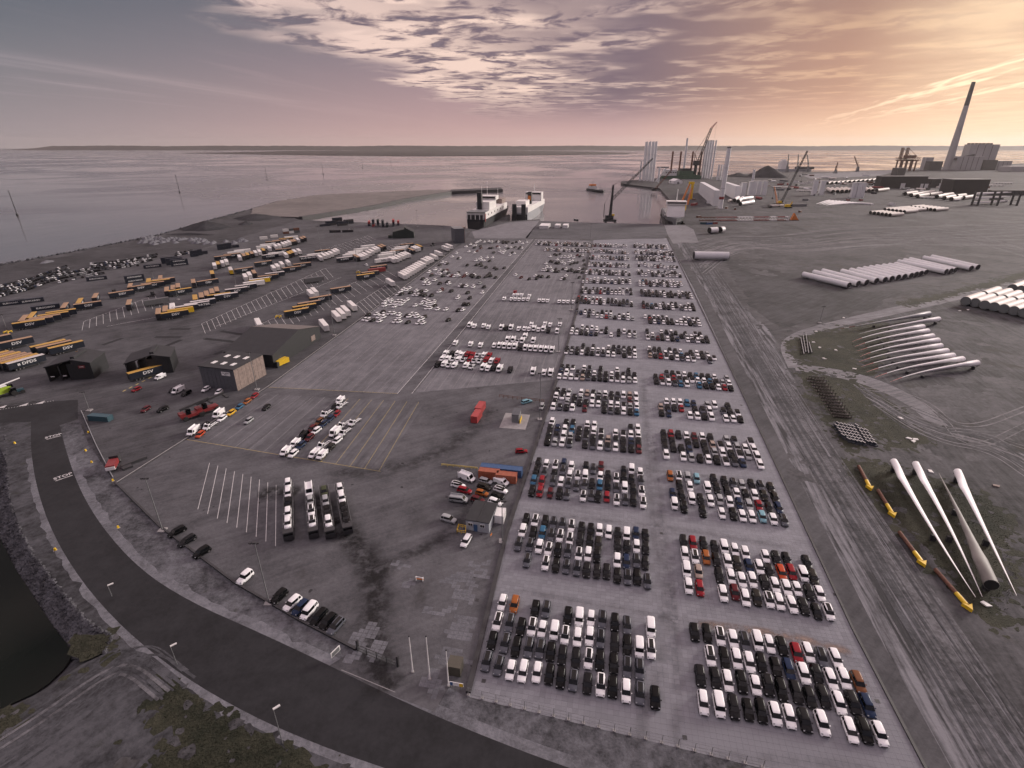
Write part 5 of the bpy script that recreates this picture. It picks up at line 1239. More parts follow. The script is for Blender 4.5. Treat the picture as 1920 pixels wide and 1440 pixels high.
M['cont_red'] = mat('red_container', (0.36, 0.05, 0.05), 0.55, var=0.15, vscale=0.8)
M['cont_navy'] = mat('navy_container', (0.016, 0.020, 0.032), 0.55, var=0.2, vscale=0.8)
M['cont_grey'] = mat('grey_container', (0.075, 0.08, 0.085), 0.55, var=0.2, vscale=0.8)
container(897, 897, -AL, 6.1, M['cont_orange'], 'rust orange container, left of the pair in front of a blue one')
container(929, 904, -AL, 6.1, M['cont_orange'], 'rust orange container, right of the pair in front of a blue one')
container(900, 889, -AL, 12.6, M['cont_blue'], 'long blue container behind the two rust orange ones')
container(895, 794, R(76), 6.1, M['cont_red'], 'red container, nearer of two standing on the west lot')
container(902, 778, R(76), 6.1, M['cont_red'], 'red container, farther of two standing on the west lot')
GCN = 'dark lettered containers in the truck yard'
container(60, 585, A38, 13.4, M['cont_navy'], 'black lettered container trailer above the herringbone group', .3, group=GCN, txt='EUROCARGO')
container(237, 532, A45, 11.8, M['cont_navy'], 'black lettered container, lower of two stacked', .02, group=GCN, txt='EUROCARGO')
container(237, 532, A45, 11.8, M['cont_navy'], 'black lettered container, upper of two stacked', 2.64, group=GCN, txt='EUROCARGO')
for k, (u, v, nm) in enumerate([(36, 571, 'second of the row along the car storage'), (0, 575, 'first of the row along the car storage'), (163, 528, 'third of the row along the car storage'), (270, 504, 'fourth of the row along the car storage')]):
    container(u, v, A38, 12.2, M['cont_navy'], 'low black lettered container, ' + nm, .02, group=GCN, txt='EUROCARGO')
for k in range(2):
    for j in range(3):
        container(322 - 9 * j, 500 - 2.2 * j, A38, 12.2, M['cont_navy'], 'black container, %s stack from right, %s tier, dark block by car storage' % (ORD[j], ['lower', 'upper'][k]), .02 + 2.62 * k, group='black container block by the car storage', txt='EUROCARGO' if j == 0 else None)
def stack(pts, ang, L, mats, nm, tiers, group):
    for i, (u, v) in enumerate(pts):
        for k in range(tiers[i % len(tiers)]):
            container(u, v, ang, L, mats[(i + k) % len(mats)], '%s, %s from left, %s tier' % (nm, ORD[i], ORD[k]), .02 + 2.62 * k, group=group)
stack([(409, 469), (422, 467), (436, 465)], A38, 6.1, [M['cont_navy']], 'small navy tank container near the gravel heaps', [2, 2, 1], 'navy containers near the gravel heaps')
stack([(358, 482), (366, 479.5), (376, 477)], A38, 6.1, [M['cont_navy']], 'navy box beside the car storage rows', [2, 2, 1], 'navy boxes beside the car storage rows')
stack([(601, 425), (612, 423.5), (625, 421), (634, 424), (646, 420.5)], A38, 12.2, [M['cont_navy'], M['dark']], 'black container in the block by the beach', [1, 2, 3, 2, 2], 'black container block by the beach')
stack([(690, 424), (698, 425), (707, 425.3), (716, 425.8), (724, 426.5), (736, 425), (745, 423)], R(100), 12.2, [M['cont_navy'], M['cont_red'], M['cont_grey'], M['cont_navy'], M['darkgreen'], M['cont_grey']], 'container in the mixed block at the basin quay', [2, 3, 3, 3, 2, 3, 2], 'mixed container block at the basin quay')
stack([(532, 439), (541, 438), (552, 437)], A38, 6.1, [M['rust'], M['offwhite'], M['cont_grey']], 'bright tank container behind the top trailer rank', [2, 2, 2], 'bright tank containers behind the top trailer rank')
stack([(488, 449.5), (508, 446)], A38, 7.5, [M['reefer']], 'white swap body near the dark soil', [1, 1], 'white swap bodies near the dark soil')
stack([(618, 436.5), (642, 436)], R(15), 12.0, [M['dark']], 'flat dark load lying in the upper yard', [1, 1], 'flat dark loads in the upper yard')
for k, (u, v, L, W) in enumerate([(1014, 429, 22, 11), (1042, 428, 15, 6), (1057, 428, 15, 6)]):
    a = G(u, v); t = thing('covered_stack', ['largest white covered stack on the quay', 'narrow white covered stack, middle of three on the quay', 'narrow white covered stack, rightmost on the quay'][k], 'stack', (a[0] + W / 2, a[1] + L / 2, .012), -AL)
    MB().box((0, 0, 1.7), (W, L, 3.4)).build('cover', M['offwhite'], t); MB().box((0, 0, 3.42), (W + .2, L + .2, .12)).build('lid', M['white'], t)

# ---------------------------------------------------------------- buildings
M['cladding'] = mat('slate_cladding', (0.085, 0.088, 0.10), 0.7, var=0.2, vscale=1.0)
M['cladwood'] = mat('weathered_timber', (0.22, 0.17, 0.15), 0.8, var=0.25, vscale=1.0)
M['blackclad'] = mat('black_cladding', (0.014, 0.015, 0.017), 0.6, var=0.2, vscale=0.5)
M['brownroof'] = mat('faded_roof_sheet', (0.12, 0.105, 0.10), 0.7, var=0.1, vscale=0.3)
M['skylight'] = mat('skylight_plastic', (0.72, 0.71, 0.70), 0.4)
def frame_of(a, b):
    """angle of the ground line from pixel a to pixel b"""
    p, q = G(*a), G(*b)
    return math.atan2(q[1] - p[1], q[0] - p[0]), math.dist(p, q), p
# workshop: slate front, timber gable side, black roof with six skylights
an, wl_, p0 = frame_of((382, 725), (446, 733)); dp = 17.5; hh = 9.0
t = thing('workshop', 'slate and timber clad workshop with black skylight roof', 'building', p0, an)
nb = 9
for k in range(nb): MB().box((wl_ * (k + .5) / nb, .12, hh / 2), (wl_ / nb - .09, .24 + .03 * (k % 2), hh)).build('cladding_panel', M['cladding'], t)
for k in range(8): MB().box((wl_ - .12, dp * (k + .5) / 8, hh / 2), (.24 + .03 * (k % 2), dp / 8 - .09, hh)).build('cladding_panel', M['cladwood'], t)
MB().box((wl_ / 2 - .2, dp / 2 + .3, hh / 2 - .1), (wl_ - .6, dp - .8, hh - .2)).build('core_wall', M['blackclad'], t)
rf = MB().box((wl_ / 2, dp / 2, hh + .15), (wl_ + .5, dp + .5, .3)).build('roof', M['roofblk'], t)
for i in range(3):
    for j in range(2): MB().box((wl_ * (.22 + .28 * i), dp * (.26 + .42 * j), hh + .38), (1.5, 2.6, .2)).build('skylight', M['skylight'], rf)
sg = MB().box((wl_ * .76, -.06, hh - 2.0), (4.0, .1, 1.6)).build('sign_board', M['white'], t)
lettering(sg, 'DAN SHIPPING', .5, M['inkdark'], (wl_ * .76, -.13, hh - 1.75), R(90), 0); lettering(sg, 'ESBJERG', .4, M['inkdark'], (wl_ * .76, -.13, hh - 2.35), R(90), 0)
# black hall behind it
an, L_, p0 = frame_of((515, 690), (602, 634)); D_ = 24.0; h0 = 6.2
t = thing('black_hall', 'long black hall with low pitched roof beside the kerb', 'building', p0, an)
MB().xprism([(0, 0), (L_, 0), (L_, h0), (L_ * .55, h0 + 4.4), (0, h0)], 0, D_).build('wall', M['blackclad'], t)
MB().add([(-.4, -.4, h0 - .02), (-.4, D_ + .4, h0 - .02), (L_ * .55, D_ + .4, h0 + 4.5), (L_ * .55, -.4, h0 + 4.5)], [(0, 1, 2, 3)]).build('roof', M['roofblk'], t)
MB().add([(L_ * .55, -.4, h0 + 4.5), (L_ * .55, D_ + .4, h0 + 4.5), (L_ + .4, D_ + .4, h0 + .02), (L_ + .4, -.4, h0 + .02)], [(0, 1, 2, 3)]).build('roof', M['brownroof'], t)
MB().box((L_ * .82, -.12, 2.6), (3.6, .2, 2.6)).build('loading_door', M['cladwood'], t)
MB().box((3, -.9, 1.3), (6.0, 1.4, 2.6)).build('lean_to', M['blackclad'], t)
container(523, 689, R(66), 6.4, M['yellow'], 'yellow and white skip lorry body beside the black hall', .5, Hh=2.2)
# gate canopies
def canopy(u, v, ang, label, sign):
    t = thing('gate_canopy', label, 'canopy', G(u, v), ang)
    L, D, h = 17.0, 13.0, 7.2
    MB().box((L * .74, D / 2, h / 2), (L * .52, D, h)).build('cabin_block', M['blackclad'], t)
    MB().box((.6, D / 2, h * .46), (.5, D, h * .92)).build('side_wall', M['blackclad'], t)
    MB().box((L * .3, D / 2, h * .46), (.5, D, h * .92)).build('lane_divider', M['blackclad'], t)
    MB().add([(0, -.3, h * .92), (L * .62, -.3, h + 1.9), (L * .62, D + .3, h + 1.9), (0, D + .3, h * .92), (0, -.3, h * .92 - .4), (L * .62, -.3, h + 1.5), (L * .62, D + .3, h + 1.5), (0, D + .3, h * .92 - .4)], [(0, 1, 2, 3), (4, 7, 6, 5), (0, 4, 5, 1), (1, 5, 6, 2), (2, 6, 7, 3), (3, 7, 4, 0)]).build('roof', M['roofblk'], t)
    MB().add([(L * .62, -.3, h + 1.9), (L + .3, -.3, h + .1), (L + .3, D + .3, h + .1), (L * .62, D + .3, h + 1.9), (L * .62, -.3, h), (L + .3, -.3, h - .2), (L + .3, D + .3, h - .2), (L * .62, D + .3, h)], [(0, 1, 2, 3), (4, 7, 6, 5), (0, 4, 5, 1), (1, 5, 6, 2), (2, 6, 7, 3), (3, 7, 4, 0)]).build('roof', M['roofblk'], t)
    MB().box((L * .62, D / 2, h + 2.1), (1.5, D * .8, 1.0)).build('roof_vent', M['roofblk'], t)
    if sign:
        s_ = MB().box((L * .8, -.06, h - 1.6), (2.4, .1, 1.2)).build('sign_board', M['red'], t); lettering(s_, 'DFDS', .6, M['ink'], (L * .8, -.13, h - 1.6), R(90), 0)
    for k in range(2): MB().box((L * (.12 + .26 * k), -.1, 2.2), (1.4, .08, .35)).build('light_strip', M['skylight'], t)
    return t
canopy(92, 716, R(12), 'black gate canopy with red sign, left of two', True)
canopy(240, 709, R(22), 'black gate canopy with a trailer passing through, right of two', False)
trailer('y', 246, 718, R(52), 'black trailer with ochre roof driving under the right canopy', 'trailers standing in the truck yard')
# dark shed and office tower near the ramp
an, L_, p0 = frame_of((737, 447), (772, 449)); t = thing('dark_shed', 'dark green shed with stepped roof in the upper yard', 'building', p0, R(8))
MB().xprism([(0, 0), (22, 0), (22, 6), (13, 10.5), (12.4, 9.2), (0, 6.5)], 0, 16).build('wall', M['darkgreen'], t)
MB().box((13, 8, 10.3), (1.6, 15, 1.1)).build('roof_vent', M['darkgreen'], t); MB().box((-2.6, 4, 1.6), (4.6, 6, 3.2)).build('annex', M['darkgreen'], t)
MB().add([(13.1, -.3, 10.65), (22.3, -.3, 6.1), (22.3, 16.3, 6.1), (13.1, 16.3, 10.65)], [(0, 1, 2, 3)]).build('roof', M['roofblk'], t)
p0 = G(853, 456.5); t = thing('terminal_office', 'grey and pink terminal office tower beside the ferry ramp', 'building', p0, R(18))
MB().box((5, 8, 7), (10, 16, 14)).build('wall', M['cladding'], t); MB().box((10.2, 8, 7), (.5, 16, 14)).build('side_wall', M['cladwood'], t); MB().box((5, 8, 14.15), (10.4, 16.4, .3)).build('roof', M['greysteel'], t)
for k in range(3):
    for j in range(3): MB().box((10.5, 3 + 5 * k, 3.2 + 4 * j), (.12, 2.2, 1.4)).build('window', M['glass'], t)
MB().box((11.5, 14, 13), (5, 6, 2.2)).build('canopy', M['cladwood'], t)
# site cabin by the wall
an, L_, p0 = frame_of((874, 993), (917, 1000)); t = thing('site_cabin', 'pale grey site cabin with black felt roof and white windows', 'cabin', p0, an)
Dc = 8.2; hc = 3.1
for w_ in (((L_ / 2, .06, hc / 2), (L_, .12, hc)), ((L_ / 2, Dc - .06, hc / 2), (L_, .12, hc)), ((.06, Dc / 2, hc / 2), (.12, Dc - .26, hc)), ((L_ - .06, Dc / 2, hc / 2), (.12, Dc - .26, hc))): MB().box(*w_).build('wall', mat('cabin_panel', (0.33, 0.35, 0.38), 0.6, var=.08), t)
MB().box((L_ / 2, Dc / 2, hc + .1), (L_ + .3, Dc + .3, .2)).build('roof', M['roofblk'], t); MB().box((L_ / 2, Dc / 2, hc + .23), (.12, Dc, .08)).build('roof_seam', M['dark'], t)
for k in (.2, .72):
    w_ = MB().box((L_ * k, -.04, 1.95), (1.25, .1, .95)).build('window', M['white'], t)
    for j in (-.3, .3): MB().box((L_ * k + j, -.11, 1.95), (.48, .05, .7)).build('pane', M['glass'], w_)
MB().box((L_ * .42, -.05, 1.05), (1.0, .1, 2.05)).build('door', M['cont_blue'], t)
container(927, 981, R(80), 3.6, M['white'], 'small white store cabin right of the site cabin', Hh=2.5)
def railing(pts, m, label, name='rail_barrier', h=1.0, posts=6, r=.05, cat='barrier'):
    w = [G(*p) for p in pts]; t = thing(name, label, cat, w[0])
    o = w[0]
    for a, b in zip(w, w[1:]):
        n = posts
        for k in range(n + 1):
            x, y = a[0] + (b[0] - a[0]) * k / n - o[0], a[1] + (b[1] - a[1]) * k / n - o[1]; MB().tube((x, y, 0), (x, y, h), r, n=5).build('post', m, t, fix=False)
        for zz in (h * .55, h): MB().tube((a[0] - o[0], a[1] - o[1], zz), (b[0] - o[0], b[1] - o[1], zz), r, n=5).build('rail', m, t, fix=False)
    return t
railing([(936, 745), (978, 750), (1020, 755)], M['rust'], 'rusty steel rail barrier above the pale kiosk pad', posts=5, h=1.2, r=.09)
railing([(828, 873), (895, 880)], M['lineyel'], 'long yellow barrier running to the blue container', posts=6, h=.7, r=.12)
railing([(857, 1000), (873, 1002), (874, 992), (860, 989), (857, 1000)], M['yellow'], 'yellow safety rail around the cabin steps', posts=2, h=1.1, r=.06)
t = thing('kiosk', 'dark kiosk with yellow rail on a pale concrete pad', 'kiosk', G(966, 793), R(80))
MB().prism([(p[0] - G(966, 793)[0], p[1] - G(966, 793)[1]) for p in GP((936, 802), (985, 806), (994, 778), (948, 774))], .013, .05).build('concrete_pad', M['concrete'], t, rz=-R(80), fix=True)
MB().box((2.6, 0, 1.6), (5.2, 2.5, 3.1)).build('cabin', M['greysteel'], t); MB().box((2.6, 0, 3.2), (5.4, 2.7, .15)).build('roof', M['cladding'], t); MB().box((1.8, -1.7, .55), (4.2, .25, 1.0)).build('rail', M['yellow'], t)
# small things on the west lot
p = G(851, 1268); t = thing('storage_box', 'square dark brown storage box beside the flagpoles', 'box', (p[0], p[1], .012), -AL)
MB().box((0, 1.2, 1.15), (2.5, 2.4, 2.3)).build('body', mat('brown_box', (0.05, 0.045, 0.035), .7, var=.15), t); MB().box((0, 1.2, 2.36), (2.6, 2.5, .12)).build('lid', mat('brown_lid', (0.075, 0.068, 0.052), .7, var=.1), t)
p = G(787, 1088); t = thing('barrier_sign', 'orange and white board barrier alone on the lot', 'barrier', (p[0], p[1], .012), -AL)
for k in range(2): MB().box((0, 0, .35 + .45 * k), (1.9, .1, .3)).build('board', [M['orange'], M['white']][k], t)
for s in (-1, 1): MB().box((s * .8, 0, .45), (.1, .5, .9)).build('leg', M['white'], t)
p = G(921, 1006); t = thing('warning_board', 'small orange warning board beside the cabin', 'sign', (p[0], p[1], .012), 1.1); MB().box((0, 0, .6), (.9, .06, .5)).build('board', M['orange'], t); MB().box((0, .1, .3), (.08, .08, .6)).build('post', M['white'], t)
p = G(180, 790); container(166, 789, R(-8), 8.0, M['teal'], 'teal open skip beside the guard rail', Hh=2.0)
# long walls, kerbs and rails ---------------------------------------
def wallrun(name, pts, w, h, m, label, cat, cap=None, kind=None):
    wp = [G(*p) for p in pts]; o = wp[0]
    t = thing(name, label, cat, o)
    for a, b in zip(wp, wp[1:]):
        L = math.dist(a, b); an = math.atan2(b[1] - a[1], b[0] - a[0]); n = max(1, int(L / 6)); 
        for k in range(n):
            f = (k + .5) / n; x, y = a[0] + (b[0] - a[0]) * f - o[0], a[1] + (b[1] - a[1]) * f - o[1]
            MB().box((x, y, h / 2), (L / n - .03, w, h), an).build('wall_panel', m, t, fix=False)
            if cap: MB().box((x, y, h + .05), (L / n - .03, w * cap[1], .1), an).build('coping', cap[0], t, fix=False)
    return t
wallrun('lot_wall', [(1111, 460), (1080, 590), (1042, 720), (1000, 850), (950, 1000), (878, 1300)], .9, .55, M['dark'], 'long low dark wall dividing the two lots', 'wall')
wallrun('lot_kerb', [(218, 906), (500, 727), (845, 474)], 1.1, .22, M['asphalt_old'], 'long raised kerb between truck yard and west lot', 'kerb', (M['concrete'], .2))
wallrun('edge_kerb', [(218, 907), (300, 988), (440, 1093), (560, 1163), (668, 1219)], .5, .5, M['dark'], 'dark kerb wall along the road side of the west lot', 'kerb')
wallrun('edge_kerb', [(1251, 447), (1393, 740), (1600, 1182), (1740, 1450)], .5, .3, M['dark'], 'dark kerb along the right side of the storage lot', 'kerb')
wallrun('guard_rail', [(153, 772), (181, 836), (213, 898)], .2, .7, M['steel'], 'pale steel guard rail running down to the road corner', 'guard rail')
# fence on the front edge of the storage lot
fa, fb = G(878, 1304), G(1430, 1440); fl = math.dist(fa, fb); fan = math.atan2(fb[1] - fa[1], fb[0] - fa[0])
t = thing('chain_fence', 'thin steel fence along the front of the storage lot', 'fence', fa, fan)
n = 19
for k in range(n + 1): MB().tube((fl * k / n, 0, 0), (fl * k / n, 0, 2.1), .05, n=5).build('post', M['greysteel'], t, fix=False); MB().box((fl * k / n, .1, .1), (.5, .5, .2)).build('foot', M['concrete'], t, fix=False)
for zz in (.5, 1.2, 2.05): MB().tube((0, 0, zz), (fl, 0, zz), .025, n=4).build('wire', M['greysteel'], t, fix=False)
# sliding gate
ga, gb = G(670, 1221), G(745, 1251); gl_ = math.dist(ga, gb); gan = math.atan2(gb[1] - ga[1], gb[0] - ga[0])
t = thing('sliding_gate', 'dark sliding gate at the road entrance', 'gate', ga, gan)
for k in range(5): MB().box((gl_ * k / 4, 0, .95), (.12, .12, 1.9)).build('post', M['dark'], t, fix=False)
for zz in (.25, 1.0, 1.8): MB().box((gl_ / 2, 0, zz), (gl_, .07, .09)).build('rail', M['dark'], t, fix=False)
for k in range(40): MB().box((gl_ * (k + .5) / 40, 0, 1.0), (.04, .04, 1.6)).build('bar', M['greysteel'], t, fix=False)
for k in (0, 1): MB().box((gl_ * k, .3, 1.3), (.4, .4, 2.6)).build('gate_pillar', M['dark'], t, fix=False)
p = G(631, 1232); t = thing('sign_board', 'white framed notice board on the verge by the gate', 'sign', (p[0], p[1], 0), R(60)); MB().box((0, 0, 1.5), (2.2, .08, 1.3)).build('board', M['white'], t); MB().box((0, -.05, 1.5), (1.8, .08, .95)).build('face', M['greysteel'], t)
for s in (-1, 1): MB().box((s * .9, 0, .75), (.08, .08, 1.5)).build('leg', M['steel'], t)
p = G(856, 1290); t = thing('lot_sign', 'white yellow and blue number board at the wall end', 'sign', (p[0], p[1], 0), -AL); MB().box((0, 0, 1.0), (2.6, .08, .9)).build('board', M['white'], t); MB().box((.9, -.05, 1.0), (.7, .04, .8)).build('panel', M['yellow'], t); MB().box((-.9, -.05, 1.0), (.5, .04, .8)).build('panel', M['blue'], t)
for s in (-1, 1): MB().box((s, 0, .3), (.08, .08, .6)).build('leg', M['steel'], t)
# masts
def mast(u, vb, h, label, heads=3, r=.16, white=False, foot=True):
    p = G(u, vb); t = thing('light_mast', label, 'lamp mast', (p[0], p[1], .01), 0.0)
    m = M['steel'] if not white else M['white']
    MB().tube((0, 0, 0), (0, 0, h), r, r * .55, n=7).build('pole', M['greysteel'], t, fix=False)
    if foot: MB().box((0, 0, .2), (1.7, 1.7, .4)).build('base', M['concrete'], t, fix=False)
    if heads:
        MB().box((0, 0, h), (1.7, .14, .14)).build('crossarm', M['dark'], t, fix=False)
        for k in range(heads): MB().box((-.75 + 1.5 * k / max(1, heads - 1), -.2, h + .12), (.5, .45, .32), .4 * (k - 1)).build('floodlight', M['dark'], t, fix=False)
    return t
for (u, vb, vt, lab) in [(305, 995, 897, 'tall floodlight mast at the left edge of the west lot'), (505, 1131, 1018, 'tall floodlight mast beside the row of seven cars'), (482, 731, 660, 'floodlight mast at the kerb beside the timber workshop'), (1012, 787, 700, 'floodlight mast by the wall near the kiosk'), (942, 1016, 940, 'floodlight mast right of the site cabin'), (1047, 660, 598, 'floodlight mast by the wall at the long van row'), (1071, 582, 530, 'floodlight mast by the wall at the far van row'), (1094, 500, 455, 'floodlight mast by the wall among the farthest cars'), (627, 629, 545, 'floodlight mast at the kerb behind the black hall'), (1537, 606, 575, 'lone lamp mast at the dirt track in the wind yard'), (520, 592, 545, 'lamp mast with yellow foot in the marked lanes'), (671, 508, 452, 'lamp mast with yellow head in the upper yard'), (601, 468, 425, 'lamp mast near the top trailer rank'), (738, 482, 440, 'lamp mast near the right hand white rank'), (445, 546, 518, 'lamp mast among the centre trailer rows'), (334, 562, 540, 'lamp mast by the grey tarpaulin trailer'), (290, 530, 510, 'lamp mast near the stacked black containers'), (15, 622, 590, 'lamp mast with yellow barrier foot at the left edge'), (832, 480, 425, 'lamp mast at the kerb near the terminal office'), (783, 425, 395, 'twin lamp mast on the basin quay'), (168, 770, 735, 'slim mast at the guard rail corner'), (1107, 447, 420, 'lamp mast at the top of the dividing wall'), (655, 430, 400, 'lamp mast by the container blocks')]:
    mast(u, vb, rise(u, vb, vt), lab)
for u, v, z in [(15, 624, 0), (522, 595, 0), (672, 512, 0)]:
    p = G(u, v); t = thing('mast_guard', 'yellow crash guard at the foot of the %s' % {15: 'left edge mast', 522: 'marked lane mast', 672: 'upper yard mast'}[u], 'guard', (p[0], p[1], .012)); 
    for k in range(4): MB().box((1.6 * math.cos(k * math.pi / 2 + .78), 1.6 * math.sin(k * math.pi / 2 + .78), .5), (.35, .35, 1.0)).build('post', M['yellow'], t)
    for k in range(4): MB().box((1.15 * math.cos(k * math.pi / 2), 1.15 * math.sin(k * math.pi / 2), .8), (.2, 2.3, .25), k * math.pi / 2).build('rail', M['yellow'], t)
for k, (u, vb, vt) in enumerate([(774, 1260, 1194), (806, 1274, 1194), (841, 1286, 1220)]):
    p = G(u, vb); h = rise(u, vb, vt); t = thing('flagpole', '%s of three white flagpoles at the entrance' % ['leftmost', 'middle', 'rightmost'][k], 'flagpole', (p[0], p[1], 0)); MB().tube((0, 0, 0), (0, 0, h), .13, .08, n=8).build('pole', M['white'], t); MB().tube((0, 0, h), (0, 0, h + .3), .12, n=8).build('finial', M['dark'], t); MB().tube((0, 0, 0), (0, 0, .25), .3, n=8).build('foot', M['concrete'], t)
for k, (u, vb, vt) in enumerate([(210, 1118, 1098), (332, 1246, 1212), (530, 1394, 1330)]):
    p = G(u, vb); h = rise(u, vb, vt); t = thing('street_lamp', '%s street lamp on the outer road verge' % ['uppermost', 'middle', 'lowest'][k], 'street lamp', (p[0], p[1], 0), R(40)); MB().tube((0, 0, 0), (0, 0, h), .09, .06, n=6).build('pole', M['greysteel'], t); MB().box((.5, 0, h + .05), (1.1, .34, .16)).build('lamp_head', M['offwhite'], t)
M['linefaint'] = mat('worn_road_paint', (0.24, 0.235, 0.24), 0.8, var=0.3, vscale=0.6)
# ---------------------------------------------------------------- painted lines
def pline(a, b, parent, w=.12, m='line', z=5 * Zs):
    p, q = G(*a), G(*b); L = math.dist(p, q); an = math.atan2(q[1] - p[1], q[0] - p[0])
    MB().box(((p[0] + q[0]) / 2, (p[1] + q[1]) / 2, z), (L, w, .004), an).build('painted_line', M[m], parent, fix=False)
for k in range(9): pline((393 + 15.6 * k - .0 * k, 868 + 5.2 * k), (371 + 18.2 * k, 955 + 8.6 * k), lot, .16)
pline((1000, 448), (745, 738), lot, .22); pline((1006, 448), (772, 738), lot, .2); pline((503, 726), (745, 738), lot, .15, 'lineyel')
for k in range(14): f = k / 13; pline((500 + 285 * f, 738 + 16 * f), (358 + 352 * f, 826 + 58 * f), lot, .11, 'lineyel' if k > 6 else 'linefaint', 5 * Zs)
pline((350, 824), (714, 884), lot, .16, 'lineyel')
for k in range(10): f = k / 9; pline((1010 + 92 * f, 452 + 1 * f), (795 + 240 * f, 733 - 20 * f), lot, .10, 'linefaint')
for k in range(9): f = k / 8; pline((870 + 125 * f, 470 - 20 * f), (520 + 215 * f, 728 + 9 * f), lot, .10, 'linefaint')
yard = bpy.data.objects['truck_yard']
def comb(a0, a1, b0, b1, n, w=.2, edge=True):
    for k in range(n):
        f = k / (n - 1); pline((a0[0] + (a1[0] - a0[0]) * f, a0[1] + (a1[1] - a0[1]) * f), (b0[0] + (b1[0] - b0[0]) * f, b0[1] + (b1[1] - b0[1]) * f), yard, w, 'line', 4 * Zs)
    if edge: pline(a0, a1, yard, w, 'line', 4 * Zs)
comb((157, 603), (290, 553), (154, 619), (300, 575), 12); comb((378, 607), (610, 503), (385, 625), (625, 520), 26); comb((492, 606), (720, 505), (505, 628), (745, 520), 22)
comb((668, 570), (735, 527), (690, 592), (757, 547), 11); pline((405, 612), (640, 520), yard, .2, 'line', 4 * Zs); pline((200, 612), (400, 575), yard, .25, 'line', 4 * Zs)
comb((600, 470), (690, 442), (620, 478), (705, 450), 14); comb((690, 470), (760, 455), (700, 478), (775, 461), 12)
for a, b in [((318, 617), (357, 617)), ((290, 632), (340, 632)), ((304, 652), (340, 637)), ((384, 635), (440, 641)), ((402, 665), (452, 645)), ((192, 647), (230, 634)), ((88, 641), (132, 627)), ((415, 621), (458, 628))]:
    pline(a, b, yard, 2.6, 'asphalt', 4 * Zs)
for k in range(9): pline((230 + 12 * k, 734 - 6 * k), (236 + 12 * k, 731 - 6 * k), yard, .6, 'lineyel', 4 * Zs)
# road markings: STOP twice, give-way teeth, dashed edge
for (u, v, u2, v2) in [(87, 824, 114, 817), (104, 902, 136, 891)]:
    p, q = G(u, v), G(u2, v2); an = math.atan2(q[1] - p[1], q[0] - p[0]); pline((u, v), (u2, v2), road, .35)
    o = put('painted_word', text_mesh('STOP', 2.1, M['line'], .002, .9), road, ((p[0] + q[0]) / 2 - math.sin(an) * 1.5, (p[1] + q[1]) / 2 + math.cos(an) * 1.5, 5 * Zs), an)
for k in range(20): pline((k * 5.2, 768 - k * .85), (k * 5.2 + 2.4, 767.6 - k * .85), road, .3)
for u, v in [(2, 764), (43, 760), (74, 756)]:
    p = G(u, v); q = MB().add([(p[0] - 1.2, p[1] - .8, 5 * Zs), (p[0] + 1.4, p[1] - .2, 5 * Zs), (p[0] + .4, p[1] + 2.2, 5 * Zs)], [(0, 1, 2)]).build('painted_triangle', M['line'], road, fix=False)
pline((640, 1256), (741, 1298), lot, .14, 'linefaint', 6 * Zs)
for k, (u, v) in enumerate([(28, 832), (104, 1032), (222, 990), (166, 812), (172, 868), (212, 902), (161, 846)]):
    p = G(u, v); t = thing('road_marker', 'yellow marker block, %s from left along the road' % ORD[[0, 1, 6, 3, 4, 5, 2][k]], 'marker', (p[0], p[1], .01), .5 * k, 'yellow marker blocks along the road'); MB().box((0, 0, .35), (.5, .5, .7), taper=.7).build('block', M['yellow'], t); MB().box((0, 0, .04), (.8, .7, .08)).build('foot', M['concrete'], t)
# ---------------------------------------------------------------- car transporters on the west lot
def transporter(u0, v0, u1, v1, cars, label):
    a, b = G(u0, v0), G(u1, v1); L = math.dist(a, b); rz = math.atan2(a[1] - b[1], a[0] - b[0])
    t = thing('car_transporter', label, 'truck', ((a[0] + b[0]) / 2, (a[1] + b[1]) / 2, .012), rz, 'car transporters on the west lot')
    f = L / 2
    MB().box((-1.2, 0, 2.05), (L - 3.2, 2.3, .14)).build('upper_deck', M['dark'], t); MB().box((-1.2, 0, .75), (L - 3.2, 2.4, .2)).build('lower_deck', M['dark'], t)
    for s in (-1, 1):
        MB().box((-1.2, s * 1.22, 2.2), (L - 3.2, .1, .28)).build('side_rail', M['greysteel'], t)
        for k in range(6): MB().box((-f + 1 + k * (L - 4) / 5, s * 1.2, 1.4), (.14, .12, 1.5)).build('strut', M['dark'], t)
    MB().xprism([(f - 2.6, .5), (f, .5), (f + .02, 1.7), (f - .3, 2.6), (f - 2.6, 2.7)], -1.22, 1.22).build('cab', M['dark'], t)
    MB().box((f - .12, 0, 2.05), (.2, 2.1, .7)).build('windscreen', M['glass'], t)
    for k, xx in enumerate((f - 1.2, f - 5, -f + 2.4, -f + 3.6)):
        for s in (-1, 1): put('wheel', TRM[('wheel',)], t, (xx, s * 1.0, .5))
    n = len(cars); x = f - 1.7
    for i, (kind, code) in enumerate(reversed(cars)):
        Lc = 4.5 if kind in ('hatch', 'suv', 'estate') else 5.3
        xx = x - Lc / 2; x -= Lc + .12
        wx, wy = (a[0] + b[0]) / 2 + math.cos(rz) * xx, (a[1] + b[1]) / 2 + math.sin(rz) * xx
        lab = '%s %s, %s from the front on the %s' % (NAME[code], {'hatch': 'hatchback', 'suv': 'crossover', 'estate': 'estate car', 'van': 'panel van', 'small': 'small van'}[kind], ORD[i], label.split(' with')[0])
        (van if kind in ('van', 'small') else car)(kind, code, wx, wy, rz, lab, 'cars loaded on the transporters', 2.12 + .012)
transporter(543, 1016, 543, 917, [('suv', 'w'), ('estate', 'w'), ('estate', 'k'), ('estate', 'w'), ('suv', 'w')], 'leftmost car transporter with a white pickup in front')
